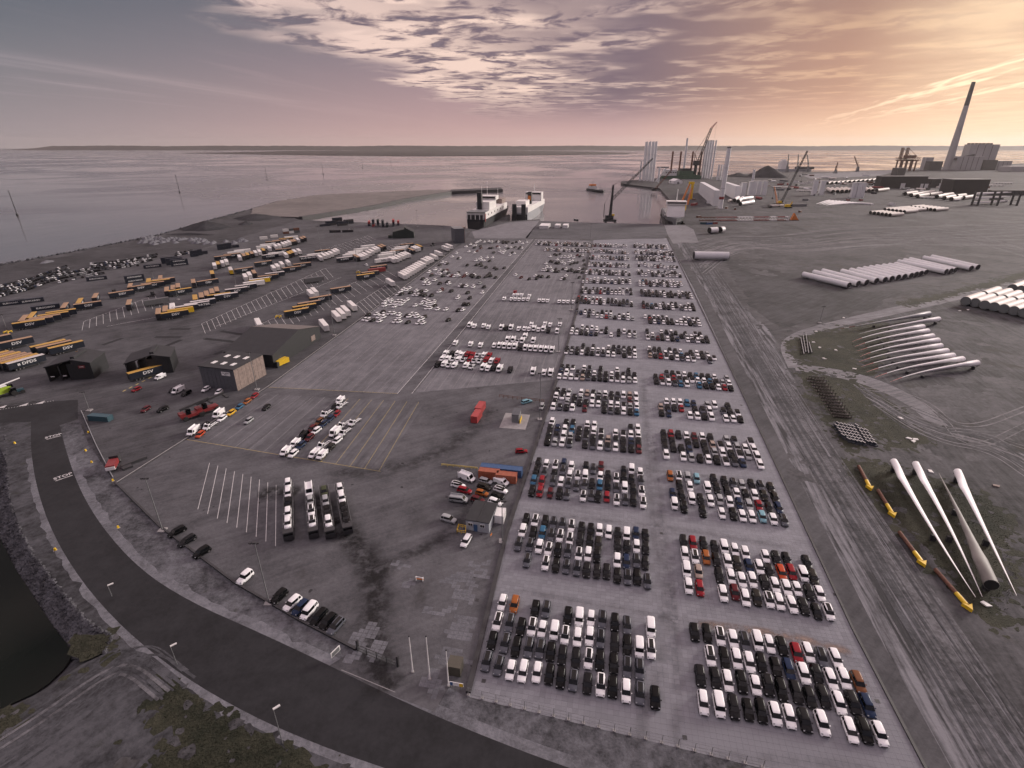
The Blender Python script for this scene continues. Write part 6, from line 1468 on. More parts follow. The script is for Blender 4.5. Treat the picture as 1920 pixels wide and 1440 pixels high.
transporter(590, 1012, 581, 918, [('van', 'w'), ('hatch', 's'), ('suv', 'p'), ('suv', 'p')], 'second car transporter with a white van at its tail')
transporter(621, 1012, 608, 920, [('suv', 'e'), ('suv', 's'), ('hatch', 'k'), ('suv', 'w')], 'third car transporter with a dark green car at its tail')
transporter(654, 1005, 637, 917, [('suv', 'w'), ('suv', 'w'), ('hatch', 'k'), ('hatch', 'k')], 'rightmost car transporter with two white cars at its tail')
# ---------------------------------------------------------------- yard machines
def reach_stacker(u, v, rz, label):
    p = G(u, v); t = thing('reach_stacker', label, 'reach stacker', (p[0], p[1], .012), rz)
    MB().box((-.3, 0, 1.5), (7.0, 2.6, 1.1)).build('chassis', M['red'], t); MB().box((-3.2, 0, 2.3), (1.8, 2.8, 1.3)).build('counterweight', M['red'], t)
    MB().box((-1.2, -.5, 3.0), (1.5, 1.3, 1.9)).build('cab', M['glass'], t)
    q = MB(); q.add([], []); q.loft([[(-3.4, -.45, 3.9), (-3.4, .45, 3.9), (-3.4, .45, 4.7), (-3.4, -.45, 4.7)], [(6.4, -.4, 5.3), (6.4, .4, 5.3), (6.4, .4, 6.0), (6.4, -.4, 6.0)]]); q.build('boom', M['dark'], t)
    MB().box((6.4, 0, 4.5), (.9, 5.6, .6)).build('spreader', M['dark'], t)
    for x in (2.6, -2.6):
        for s in (-1, 1): MB().tube((x, s * 1.1, .85), (x, s * 1.75, .85), .85, n=12).build('wheel', M['tyre'], t)
reach_stacker(362, 783, R(48), 'red reach stacker with dark boom, nearer of two'); reach_stacker(392, 772, R(48), 'red reach stacker with dark boom, farther of two')
p = G(216, 872); t = thing('terminal_tractor', 'red and white tipper lorry parked by the guard rail', 'lorry', (p[0], p[1], .012), R(112))
MB().box((-2.0, 0, 1.5), (4.6, 2.4, 1.4)).build('body', M['red'], t); MB().box((-4.3, 0, 1.3), (.5, 2.4, 1.0)).build('tailboard', M['white'], t); MB().box((1.6, 0, 1.8), (2.2, 2.4, 2.2)).build('cab', M['dark'], t); MB().box((0, 0, .7), (8.2, 1.2, .4)).build('frame', M['dark'], t)
for x in (1.7, -2.0, -3.2):
    for s in (-1, 1): put('wheel', TRM[('wheel',)], t, (x, s * 1.0, .5))
p = G(252, 868); t = thing('spreader_frame', 'black steel spreader arm lying on the ground', 'spreader', (p[0], p[1], .012), R(52)); MB().box((0, 0, .4), (7, .9, .8)).build('beam', M['dark'], t); MB().box((-2.4, -1.2, .3), (2.6, 2.4, .6)).build('foot', M['dark'], t)
# green harvester at the left edge
p = G(8, 742); t = thing('forage_harvester', 'lime green and white harvester at the left picture edge', 'harvester', (p[0], p[1], .012), R(60))
MB().xprism([(-4, 1.2), (3, 1.2), (3.4, 2.4), (2.2, 3.6), (-3.6, 3.9), (-4.2, 2.6)], -1.4, 1.4).build('body', M['lime'], t); MB().box((-.5, 0, 3.95), (4.2, 2.2, .3)).build('top_cover', M['white'], t); MB().tube((-2, 0, 4.1), (6.5, 0, 5.2), .3, .25, n=8).build('spout', M['white'], t); MB().box((2.6, 0, 3.2), (1.6, 2.0, 1.8)).build('cab', M['glass'], t)
for x, r0 in ((2.2, 1.0), (-2.8, .75)):
    for s in (-1, 1): MB().tube((x, s * 1.2, r0), (x, s * 1.8, r0), r0, n=12).build('wheel', M['tyre'], t)
p = G(34, 738); t = thing('tractor', 'dark tractor beside the harvester', 'tractor', (p[0], p[1], .012), R(55)); MB().box((.8, 0, 1.3), (2.6, 1.0, 1.1)).build('bonnet', M['teal'], t); MB().box((-.9, 0, 2.1), (1.5, 1.5, 1.7)).build('cab', M['glass'], t); MB().box((-.9, 0, 3.0), (1.7, 1.7, .15)).build('roof', M['dark'], t)
for x, r0 in ((1.5, .65), (-1.1, .95)):
    for s in (-1, 1): MB().tube((x, s * .75, r0), (x, s * 1.25, r0), r0, n=12).build('wheel', M['tyre'], t)
lone('van', 'y', 172, 664, 144, 669, 'bright yellow panel van behind the left gate canopy')
lone('hatch', 'w', 683, 497, 690, 499, 'white pickup in the marked lanes')
for k, (u, v, lab) in enumerate([(811, 461, 'black terminal tractor alone near the kerb'), (283, 556, 'black yard tractor behind the lettered trailers'), (211, 552, 'dark loader behind the left middle trailers')]):
    p = G(u, v); t = thing('yard_tractor', lab, 'tractor', (p[0], p[1], .012), R(60)); MB().box((0, 0, .8), (5, 2.2, .5)).build('frame', M['dark'], t); MB().box((1.5, .2, 2.0), (1.6, 1.6, 2.0)).build('cab', M['black'], t)
    for x in (1.6, -1.4):
        for s in (-1, 1): put('wheel', TRM[('wheel',)], t, (x, s * .95, .5))
lone('small', 'w', 290, 715, 312, 705, 'white van with teal trailer by the right canopy')
# ---------------------------------------------------------------- wind turbine parts
def P3(u, v, z): x, y = G(u, v, z); return Vector((x, y, z))
def at_depth(u, v, y):
    """point on the ray of pixel u, v at world depth y"""
    a = (u - 960.0) / F; b = (720.0 - v) / F
    Y = cp + b * sp; Z = -sp + b * cp; t = y / Y
    return Vector((a * t, y, CAMH + Z * t))
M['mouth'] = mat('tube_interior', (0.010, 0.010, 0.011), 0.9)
M['capgrey'] = mat('grey_end_cover', (0.13, 0.14, 0.14), 0.7)
def lying_tube(a, b, r, label, m='tower', group=None, cap='dark', name='tower_section', open_a=False, legs=True, r2=None):
    a, b = Vector(a), Vector(b); L = (b - a).length; r2 = r2 or r
    rz = math.atan2(b.y - a.y, b.x - a.x)
    t = thing(name, label, 'tower section', (a.x, a.y, 0.012), rz, group)
    zc = r + .35
    MB().tube((0, 0, zc), (L, 0, zc), r, r2, n=20, caps=False).build('shell', M[m], t, fix=False)
    for k, (x0, x1, rr) in enumerate(((-.12, .18, r), (L - .18, L + .12, r2))):
        MB().tube((x0, 0, zc), (x1, 0, zc), rr * 1.015, n=20, caps=False).build('flange', M['greysteel'], t, fix=False)
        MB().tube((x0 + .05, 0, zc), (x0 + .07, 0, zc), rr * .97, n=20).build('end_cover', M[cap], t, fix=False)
    if legs:
        for x in (L * .12, L * .88): MB().box((x, 0, .35), (.6, r * 1.7, .7)).build('cradle', M['dark'], t, fix=False)
    return t
Sx = lambda o, s, x, y: (o[0] + x * s, o[1] + y * s)
WO, WS = (1480, 440), .22917
for k, (a, b) in enumerate([((115, 325), (490, 415)), ((200, 308), (565, 402)), ((272, 298), (635, 392)), ((430, 300), (715, 378)), ((500, 292), (785, 370)), ((560, 285), (840, 360)), ((610, 277), (893, 350)), ((660, 269), (945, 343)), ((710, 262), (1000, 335)), ((765, 256), (1040, 325)), ((815, 250), (1080, 317)), ((865, 243), (1122, 308)), ((890, 222), (1285, 303)), ((937, 212), (1325, 297)), ((985, 204), (1362, 290)), ((1100, 190), (1490, 275)), ((1165, 182), (1545, 267))]):
    lying_tube(P3(*Sx(WO, WS, *a), 2.4), P3(*Sx(WO, WS, *b), 2.4), 2.05, 'long grey tower section, %s from left in the long row' % ORD[k], group='long tower sections lying in a row', cap='dark')
lying_tube(P3(1301, 479, 3.5), P3(1366, 480, 3.5), 3.3, 'single fat grey tower section lying beside the storage lot', cap='mouth')
k = 0
for i, (x, y) in enumerate([(1442, 545), (1520, 558), (1598, 577), (1675, 592), (1755, 608), (1837, 625), (1918, 642), (2000, 660)]):
    a = P3(*Sx(WO, WS, x, y), 2.9); d = P3(*Sx(WO, WS, 1640 + 78 * i, 478 + 17 * i), 2.9) - a; d.normalize()
    for j in range(2):
        p = a + d * (26 * j)
        lying_tube(p, p + d * 23, 2.7, 'short pale tower section, %s from left, %s row, right edge' % (ORD[i], ['front', 'second'][j]), 'cream', 'short tower sections at the right edge', cap='capgrey')
for i, (x, y) in enumerate([(1825, 440), (1895, 452)]):
    a = P3(*Sx(WO, WS, x, y), 2.9); d = P3(*Sx(WO, WS, 1640, 478), 2.9) - P3(*Sx(WO, WS, 1442, 545), 2.9); d.normalize()
    lying_tube(a, a + d * 23, 2.7, 'short pale tower section, %s of the back row at the right edge' % ORD[i], 'cream', 'short tower sections at the right edge', cap='capgrey')
FO, FS = (1540, 300), .19792
def tubes_px(items, r, nm, grp, m='cream'):
    for k, (a, b) in enumerate(items):
        lying_tube(P3(*Sx(FO, FS, *a), r), P3(*Sx(FO, FS, *b), r), r, '%s, %s from left' % (nm, ORD[k]), m, grp, cap='mouth', legs=False)
for j, (x0, y0, n) in enumerate([(465, 500, 6), (600, 470, 6), (715, 460, 5), (850, 447, 7)]):
    for i in range(n): lying_tube(P3(*Sx(FO, FS, x0 + 37 * i, y0 + 4.6 * i), 2.3), P3(*Sx(FO, FS, x0 + 37 * i + 120, y0 + 4.6 * i - 9), 2.3), 2.3, 'pale tube, %s from back in the %s rank of the low yard stack' % (ORD[i], ORD[j]), 'cream', 'low stack of pale tubes on the yard', cap='mouth', legs=False)
tubes_px([((795, 322), (900, 308)), ((850, 335), (950, 318)), ((910, 345), (1010, 330)), ((945, 318), (1060, 305)), ((1020, 330), (1130, 316)), ((1095, 350), (1190, 332)), ((1165, 362), (1260, 345)), ((1230, 372), (1335, 357)), ((1150, 335), (1240, 325)), ((1280, 345), (1360, 335)), ((1345, 360), (1450, 346))], 3.4, 'fat pale tube in front of the black sheds', 'fat pale tubes in front of the black sheds')
tubes_px([((110, 300), (60, 275)), ((152, 300), (100, 275)), ((195, 299), (145, 274)), ((238, 297), (190, 272)), ((275, 295), (225, 271)), ((450, 292), (420, 270)), ((487, 292), (460, 270)), ((525, 291), (630, 278))], 3.4, 'fat pale tube left of the black sheds', 'fat pale tubes left of the black sheds')
tubes_px([((60 + 42 * k, 222 - 3 * k), (95 + 42 * k, 214 - 3 * k)) for k in range(12)], 3.0, 'small pale tube in the far row', 'small pale tubes in the far row')
for k, (a, b) in enumerate([((1377, 376), (1384, 371)), ((1384, 378), (1392, 372)), ((1388, 383), (1412, 379)), ((1390, 374), (1410, 371)), ((1330, 433), (1344, 432)), ((1350, 432), (1356, 431))]):
    lying_tube(P3(*a, 3), P3(*b, 3), 3.2, 'white tube piece, %s from left near the red banded tower' % ORD[k], 'white', 'white tube pieces near the banded tower', cap='mouth', legs=False)
# blades ---------------------------------------------------------------
def blade(root, tip, chord, label, m='blade', group=None, redtip=0, hook=0.0, z0=1.6, thick=.55, root_open=False, legs=(.03, .62), bulge=1, rootk=.66, roll=0.0):
    a, b = Vector(root), Vector(tip); L = math.hypot(b.x - a.x, b.y - a.y); rz = math.atan2(b.y - a.y, b.x - a.x)
    t = thing('turbine_blade', label, 'blade', (a.x, a.y, .012), rz, group)
    st = [0, .02, .05, .09, .14, .19, .24, .30, .38, .48, .58, .68, .76, .84, .90, .95, 1.0]
    def prof(s):
        rr = chord * rootk
        if s < .05: c, th = rr, rr
        elif s < .19: f = (s - .05) / .14; f = f * f * (3 - 2 * f); c, th = rr + (chord - rr) * f, rr * (1 - f) + rr * .62 * f
        else: f = (s - .19) / .81; c = chord * (1 - .96 * f ** .58); th = rr * .62 * (1 - .97 * f ** .7)
        return c, max(th, .06)
    rings = []
    for s in st:
        c, th = prof(s); n = 14; yo = hook * (s ** 2.2) * L - (c - chord * rootk) * .5 * bulge; zo = z0 + chord * .3 - .02 * s * L * .35
        if roll: yo = hook * 4 * (s ** 1.25) * (1 - s) * L; zo = z0 + chord * .42 - .9 * s
        else: zo = max(zo, .35 + th / 2)
        q = []
        for i in range(n):
            py_, pz_ = (c / 2) * math.cos(2 * math.pi * i / n) + ((c - chord * rootk) * .35 * bulge if roll else 0), th / 2 * math.sin(2 * math.pi * i / n)
            q.append((s * L, yo + py_ * math.cos(roll) - pz_ * math.sin(roll), zo + py_ * math.sin(roll) + pz_ * math.cos(roll)))
        rings.append(q)
    cut = 13 if redtip else len(st) - 1
    MB().loft(rings[:cut + 1], smooth=True).build('shell', M[m], t)
    if redtip == 1: MB().loft(rings[cut:], smooth=True).build('tip', mat('pale_red_tip', (.55, .2, .19), .5), t)
    if redtip == 2:
        MB().loft(rings[cut - 1:cut + 1], smooth=True, caps=False)
        for q, (i0, mm) in enumerate(((13, 'red'), (14, 'white'), (15, 'red'))): MB().loft(rings[i0:i0 + 2], smooth=True).build('tip_band', M[mm], t)
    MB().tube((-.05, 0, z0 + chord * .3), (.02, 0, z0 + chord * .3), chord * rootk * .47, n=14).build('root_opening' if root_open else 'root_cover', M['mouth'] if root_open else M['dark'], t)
    for s in legs:
        c, th = prof(s); yo = hook * (s ** 2.2) * L
        MB().box((s * L, yo, z0 * .5), (.8, max(1.2, c * .5), z0)).build('transport_frame', M['dark'], t)
    return t
BO, BS = (1440, 490), .25
GB = 'white blades lying side by side'
tips = [(640, 610), (660, 648), (672, 684), (700, 722), (688, 764), (708, 800), (745, 842), (810, 882), (925, 915)]
roots = [(1160, 498), (1195, 530), (1232, 568), (1272, 600), (1293, 642), (1338, 680), (1385, 715), (1455, 742), (1565, 770)]
blade(P3(*Sx(BO, BS, 1278, 440), 2.2), P3(*Sx(BO, BS, 690, 552), 1), 4.0, 'white blade without red tip, uppermost of the white blades', group=GB, hook=-.03, roll=R(38), z0=1.1)
for k, (tp, rt) in enumerate(zip(tips, roots)):
    blade(P3(*Sx(BO, BS, *rt), 2.2), P3(*Sx(BO, BS, *tp), 1), 4.0, 'white blade with pale red tip, %s from top of the fan' % ORD[k], group=GB, redtip=1, hook=-.055 + .004 * (k % 3), roll=R(38), z0=1.1)
blade(P3(*Sx(BO, BS, 1205, 398), 2.6), P3(*Sx(BO, BS, 530, 522), 1), 4.6, 'big grey blade with red and white tip, topmost', 'bladegrey', redtip=2, hook=0, bulge=0, roll=R(40), z0=1.1)
NO, NS = (1560, 840), .25
GN = 'large blades lying near the haul road'
blade(P3(*Sx(NO, NS, 458, 112), 2.2), P3(*Sx(NO, NS, 1045, 1130), 1), 2.9, 'large pale blade, leftmost of the four near the haul road', group=GN, hook=-.012, bulge=-1, roll=R(-25))
blade(P3(*Sx(NO, NS, 622, 130), 2.2), P3(*Sx(NO, NS, 1095, 1125), 1), 2.8, 'large pale blade, second from left near the haul road', group=GN, hook=.012, bulge=-1, roll=R(-25))
blade(P3(*Sx(NO, NS, 935, 190), 2.2), P3(*Sx(NO, NS, 1350, 1118), 1), 3.0, 'large pale blade, rightmost of the four near the haul road', group=GN, hook=.0, bulge=-1, roll=R(-25))
blade(P3(*Sx(NO, NS, 1190, 1040), 2.0), P3(*Sx(NO, NS, 820, 215), 1), 2.9, 'dirty grey blade with open dark root, third near the haul road', 'dirty', group=GN, hook=.02, root_open=True, bulge=0, rootk=.95)
# yellow headed anchor piles
for k, (a, b, c_) in enumerate([((200, 135), (258, 245), (292, 308)), ((345, 315), (418, 425), (465, 510)), ((505, 630), (620, 780), (692, 878)), ((775, 910), (940, 1090), (1040, 1212))]):
    A_, B_, C3 = P3(*Sx(NO, NS, *a), .5), P3(*Sx(NO, NS, *b), .5), P3(*Sx(NO, NS, *c_), .5)
    L1, L2 = (B_ - A_).length, (C3 - A_).length; rz = math.atan2(C3.y - A_.y, C3.x - A_.x)
    t = thing('anchor_pile', 'brown pile with yellow arrow head, %s from the top' % ORD[k], 'pile', (A_.x, A_.y, .012), rz, 'yellow headed piles along the haul road')
    MB().tube((0, 0, .5), (L1, 0, .5), .45, n=10).build('shaft', M['rust'], t); MB().tube((L1, 0, .5), (L2 - 1.2, 0, .5), .48, n=10).build('painted_shaft', M['yellow'], t)
    MB().prism([(L2 - 1.3, -1.0), (L2 + .5, 0), (L2 - 1.3, 1.0), (L2 - .9, 0)], .12, .95).build('arrow_head', M['yellow'], t)
# frames and cradles stored on the turf
r_ = random.Random(5)
fr = MB()
for s in (-1, 1): fr.box((s * .9, 0, .7), (.14, .14, 1.4))
fr.box((0, 0, 1.35), (2.1, .16, .16)).box((0, 0, .3), (2.1, .16, .16)).box((0, .5, .1), (2.2, 1.2, .12))
fme = fr.mesh('saddle_frame', [mat('dark_brown_steel', (.035, .024, .022), .8, var=.3)])
TO, TS = (1500, 600), 300 / 1728
n = 0
for j in range(13):
    f = j / 12; x0, y0 = 105 + (390 - 105) * f, 640 + (1050 - 640) * f; w = 150 + 10 * f
    for i in range(5):
        x, y = G(*Sx(TO, TS, x0 + w * i / 5 + 8, y0 + 3 * i)); n += 1
        o = put('saddle_frame', fme, None, (x, y, .015), r_.gauss(.1, .05)); tag(o, 'brown saddle frame, %s row from top, %s from left, on the turf' % (ORD[j], ORD[i]), 'frame', 'saddle frames stored on the turf')
cr = MB().box((0, 0, .5), (.4, 1.5, 1.0)).box((0, 0, 1.05), (.24, 1.7, .14)); cr.box((0, -.9, .2), (1.4, .3, .4)).box((0, .9, .2), (1.4, .3, .4))
cme = cr.mesh('steel_cradle', [mat('blue_grey_steel', (.03, .036, .048), .6)]); ctop = MB().box((0, 0, 1.16), (.22, 1.7, .08)).mesh('top_bar', [M['offwhite']])
for j in range(6):
    for i in range(9):
        if j == 0 and i in (0, 7, 8) or (j == 5 and i < 1): continue
        x, y = G(*Sx(TO, TS, 365 + 40 * i + 22 * j, 1130 + 34 * j + 9 * i - (22 if i > 5 else 0)))
        t = thing('steel_cradle', 'blue grey cradle, %s row, %s from left, by the haul road' % (ORD[j], ORD[i]), 'cradle', (x, y, .015), r_.gauss(.2, .06), 'steel cradles stored by the haul road'); put('frame', cme, t); put('top_bar', ctop, t)
for k, (x0, y0, x1, y1) in enumerate([(5, 200, 40, 380), (30, 175, 60, 360), (62, 165, 90, 370), (95, 250, 125, 365)]):
    a, b = G(*Sx(TO, TS, x0, y0)), G(*Sx(TO, TS, x1, y1)); L = math.dist(a, b); t = thing('long_rack', 'long dark rack, %s from left on the small turf island' % ORD[k], 'rack', (a[0], a[1], .015), math.atan2(b[1] - a[1], b[0] - a[0]))
    MB().box((L / 2, 0, .7), (L, .3, .2)).build('beam', M['steel'], t)
    for j in range(6): MB().box((L * (j + .5) / 6, 0, .35), (.2, 1.2, .7)).build('leg', M['dark'], t)
# ---------------------------------------------------------------- standing towers and upright slabs
def tower(u, vb, vt, r, label, m='tower', group=None, band=None):
    x, y = G(u, vb); h = rise(u, vb, vt); t = thing('standing_tower', label, 'tower', (x, y, .012), 0, group)
    MB().tube((0, 0, .6), (0, 0, h), r, r * .82, n=16).build('shell', M[m], t, fix=False); MB().box((0, 0, .3), (r * 3, r * 3, .6)).build('foundation', M['concrete'], t)
    for k in (1, 2): MB().tube((0, 0, h * k / 3), (0, 0, h * k / 3 + .4), r * (1.02 - .06 * k), n=16, caps=False).build('flange', M['greysteel'], t, fix=False)
    if band:
        MB().tube((0, 0, band[0]), (0, 0, band[1]), r * 1.004, r * .99, n=16, caps=False).build('band', M['red'], t, fix=False)
        MB().tube((0, 0, h * .98), (0, 0, h + .3), r * .84, n=16).build('rim', M['greysteel'], t, fix=False)
    return t
for k, (u, vb, vt) in enumerate([(1207, 339.5, 265.5), (1213, 340, 265), (1219, 340.3, 265.2), (1224, 340.6, 265), (1205, 338, 266), (1211, 338.4, 266), (1217, 338.8, 265.6), (1222.5, 339, 265.8)]): tower(u, vb, vt, 2.7, 'grey turbine tower, %s in the left cluster on the pier' % ORD[k], group='turbine towers on the pier')
tower(1199.5, 339, 302, 2.7, 'short grey tower beside the left cluster on the pier')
for k, (u, vb, vt) in enumerate([(1315, 334.5, 263), (1319.5, 334.8, 263), (1324, 335, 262.6), (1328.5, 335.3, 262.8), (1333, 335.5, 263), (1317, 332.8, 263.6), (1321.5, 333, 263.4), (1326, 333.3, 263.2)]): tower(u, vb, vt, 2.7, 'grey turbine tower, %s in the right cluster by the crane' % ORD[k], group='turbine towers by the crane')
tower(1280, 334, 259, 3.2, 'single pale tower behind the jack-up vessel')
h = rise(1350, 391, 275); tower(1350, 391, 275.5, 3.7, 'tall single tower with a red band near its foot', band=(h * .155, h * .20))
for k, (u, vb, vt) in enumerate([(1344.5, 338, 308.5), (1349.5, 338, 309), (1354, 338.5, 309.5)]): tower(u, vb, vt, 3.0, 'short grey tower, %s of the trio behind the banded tower' % ORD[k])
tower(1410, 345, 318, 3.4, 'stub tower with yellow foot by the coal heap')
def slab_px(u0, u1, vb, vt, depth, m, label, name, cat, roof=None, extra=None, ang=0.0, peak=0):
    a, b = G(u0, vb), G(u1, vb); w = math.dist(a, b); h = rise((u0 + u1) / 2, vb, vt)
    t = thing(name, label, cat, (a[0], a[1], .012), math.atan2(b[1] - a[1], b[0] - a[0]) + ang)
    if peak: MB().xprism([(0, 0), (w, 0), (w, h), (w / 2, h * (1 + peak)), (0, h)], 0, depth).build('wall', M[m], t)
    else: MB().box((w / 2, depth / 2, h / 2), (w, depth, h)).build('wall', M[m], t)
    if roof: MB().box((w / 2, depth / 2, h + .3), (w + .6, depth + .6, .6)).build('roof', M[roof], t)
    return t, w, h
def wall_slab(pn, pf, vt, th, label):
    a, b = G(*pn), G(*pf); L = math.dist(a, b); h = rise(pn[0], pn[1], vt)
    t = thing('blade_cradle_wall', label, 'wall', (a[0], a[1], .012), math.atan2(b[1] - a[1], b[0] - a[0])); n = 9
    for k in range(n): MB().box((L * (k + .5) / n, 0, h / 2 * (1 - .012 * k)), (L / n - .15, th, h * (1 - .012 * k))).build('panel', M['tower'], t)
    MB().box((L / 2, -th / 2 - .05, h * .80), (L * .7, .1, h * .05)).build('dark_stripe', M['dark'], t)
wall_slab((1341, 386), (1314, 362), 357, 9, 'long white upright wall of nacelle covers, left of the banded tower')
wall_slab((1381, 374), (1358, 361), 349, 9, 'long white upright wall of nacelle covers, right of the banded tower')
for k, (u0, u1, vb, vt) in enumerate([(1389, 1397, 369, 343), (1403, 1409, 366.5, 341), (1409.5, 1416, 366.5, 340), (1418, 1425, 366, 340), (1428, 1436, 366, 340), (1523, 1530, 366, 338), (1536, 1544, 366, 339), (1596, 1603, 371, 343), (1604, 1611, 371, 343), (1612, 1619, 370.5, 343)]): slab_px(u0, u1, vb, vt, 7, 'tower', 'white upright tower piece, %s from left in the yard' % ORD[k], 'upright_piece', 'tower piece', 'offwhite')
for k, (u, v, w_, l_) in enumerate([(1300, 383, 1, 1)]): pass
# fan of packed blades and racks
for k in range(14):
    a, b = P3(1531 + 6.2 * k, 383.5 - .75 * abs(k - 3) + .2 * k, 1.5), P3(1556 + 6.2 * k, 375.5 + .55 * k, 1.5)
    t = thing('packed_blade', 'pale packed blade, %s from left in the flat fan' % ORD[k], 'blade', (a.x, a.y, .012), math.atan2(b.y - a.y, b.x - a.x), 'packed blades in a flat fan'); L = (b - a).length
    MB().loft([[(0, -.3, .4), (0, .3, .4), (0, .3, .9), (0, -.3, .9)], [(L * .7, -1.9, .4), (L * .7, 1.9, .4), (L * .7, 1.9, 2.2), (L * .7, -1.9, 2.2)], [(L, -1.2, .4), (L, 1.2, .4), (L, 1.2, 2.4), (L, -1.2, 2.4)]]).build('shell', M['blade'], t); MB().box((L * .8, 0, .2), (.8, 3, .4)).build('cradle', M['dark'], t)
for k in range(3):
    p = P3(1832, 385, 0); q = P3(1893, 381, 0); L = (q - p).length; t = thing('racked_blades', 'white blades on the %s tier of the dark rack' % ['lowest', 'middle', 'upper'][k], 'blade', (p.x, p.y, 2 + 7 * k), math.atan2(q.y - p.y, q.x - p.x), 'blades on the dark rack')
    for j in range(2): MB().loft([[(0, 2 + 5 * j, .4), (0, 5 + 5 * j, .4), (0, 5 + 5 * j, 3), (0, 2 + 5 * j, 3)], [(L, 3 + 5 * j, 1.2), (L, 4 + 5 * j, 1.2), (L, 4 + 5 * j, 2.0), (L, 3 + 5 * j, 2.0)]]).build('blade_shell', M['blade'], t)
t = thing('blade_rack', 'dark steel rack holding three tiers of blades', 'rack', tuple(P3(1830, 386, 0)), 0)
for xx in (2, 34, 66):
    for yy in (0, 12): MB().box((xx, yy, 11), (3, 1.2, 22)).build('upright', M['dark'], t)
    for zz in (1.5, 8.5, 15.5): MB().box((xx, 6, zz), (3, 12, .8)).build('beam', M['dark'], t)
# ---------------------------------------------------------------- cranes
def lattice(mb, a, b, w0, w1, n, r):
    a, b = Vector(a), Vector(b); d = (b - a).normalized(); q = Vector((0, 0, 1)) if abs(d.z) < .9 else Vector((1, 0, 0)); e1 = d.cross(q).normalized(); e2 = d.cross(e1)
    cs = []
    for k in range(n + 1):
        f = k / n; c = a.lerp(b, f); w = w0 + (w1 - w0) * f; cs.append([c + e1 * (w * i) + e2 * (w * j) for i, j in ((-1, -1), (1, -1), (1, 1), (-1, 1))])
    for k in range(n):
        for i in range(4):
            mb.tube(cs[k][i], cs[k + 1][i], r, n=4, caps=False, smooth=False); mb.tube(cs[k][i], cs[k + 1][(i + 1) % 4], r * .6, n=3, caps=False, smooth=False)
    return mb
# mobile harbour crane on the quay
x0, y0 = G(1143, 416.5); t = thing('harbour_crane', 'dark mobile harbour crane on the quay with raised boom', 'crane', (x0, y0, .012))
H1 = rise(1143, 416.5, 347)
for sx in (-1, 1):
    for sy in (-1, 1): MB().box((sx * 6, sy * 5, .5), (3, 3, 1)).build('outrigger', M['dark'], t)
MB().box((0, 0, 2.2), (16, 7, 2.6)).build('carriage', M['dark'], t); MB().box((-1, 0, 6), (10, 6, 4.6)).build('machine_house', M['dark'], t); MB().box((3.5, -2.5, 9.2), (3, 2, 2)).build('cabin', M['yellow'], t)
tip = at_depth(1150, 347, y0) - Vector((x0, y0, 0)); MB().loft([[(-1.8, -1.5, 7), (1.8, -1.5, 7), (1.8, 1.5, 7), (-1.8, 1.5, 7)], [(tip.x - 1, -1, tip.z), (tip.x + 1, -1, tip.z), (tip.x + 1, 1, tip.z), (tip.x - 1, 1, tip.z)]]).build('tower', M['dark'], t)
MB().tube((-8, 0, 6), (-8, 0, 22), .5, n=6).build('rear_mast', M['dark'], t)
hb = at_depth(1148, 374, y0) - Vector((x0, y0, 0)); bt = at_depth(1224, 297, y0 + 6) - Vector((x0, y0, 0))
lattice(MB(), hb, bt, 1.3, .5, 16, .22).build('boom', M['darkgreen'], t, fix=False)
cb = MB()
for e in ((tip, bt), (tip, hb.lerp(bt, .6)), ((-8, 0, 22), tip)): cb.tube(e[0], e[1], .12, n=4)
cb.tube(bt, (bt.x, bt.y, 28), .08, n=4); cb.build('cable', M['dark'], t, fix=False)
# jack-up vessel with its lattice crane
x0, y0 = G(1241, 338.5, SEA_Z); x1, y1 = G(1314, 338.5, SEA_Z); Lv = x1 - x0
t = thing('jack_up_vessel', 'green jack-up installation vessel with four brown legs', 'vessel', (x0, y0, SEA_Z))
MB().xprism([(3, 0), (Lv, 0), (Lv, 13), (Lv * .92, 15), (0, 12)], 0, 42).build('hull', M['green'], t); MB().box((Lv * .22, 20, 21), (Lv * .3, 34, 16)).build('deck_house', M['offwhite'], t); MB().box((Lv * .62, 20, 20), (Lv * .36, 36, 12)).build('deck_load', M['green'], t); MB().box((Lv * .6, 14, 29), (Lv * .24, 20, 7)).build('turbine_hubs', M['dark'], t)
for k in range(5): MB().box((Lv * (.1 + .06 * k), 2.8, 22), (Lv * .03, .3, 3)).build('window', M['glass'], t)
for u, yy in ((1256, 8), (1271, 34), (1293, 8), (1309, 34)):
    p = at_depth(u, 338, y0 + yy) ; top = at_depth(u + (u - 960) * .019, 284, y0 + yy).z - SEA_Z; MB().tube((p.x - x0, yy, -4), (p.x - x0, yy, top), 2.6, n=8).build('leg', M['rust'], t)
    MB().box((p.x - x0, yy, 17), (8, 8, 9)).build('jack_house', M['dark'], t)
cbx = at_depth(1303, 325, y0 + 21); c0 = Vector((cbx.x - x0, 21, 0))
MB().tube((c0.x, 21, 13), (c0.x, 21, 42), 4.5, n=12).build('crane_pedestal', M['dark'], t); MB().box((c0.x, 21, 47), (16, 12, 12)).build('crane_house', M['dark'], t)
bA = Vector((c0.x + 4, 21, 46)); bB = at_depth(1334, 240, y0 + 21) - Vector((x0, y0, SEA_Z)); bC = at_depth(1344, 229, y0 + 21) - Vector((x0, y0, SEA_Z))
lattice(MB(), bA, bB, 3.0, 2.2, 14, .55).build('crane_boom', M['dark'], t, fix=False); lattice(MB(), bB, bC, 2.0, .6, 4, .45).build('crane_jib', M['red'], t, fix=False)
aF = Vector((c0.x - 8, 21, 74)); q = MB()
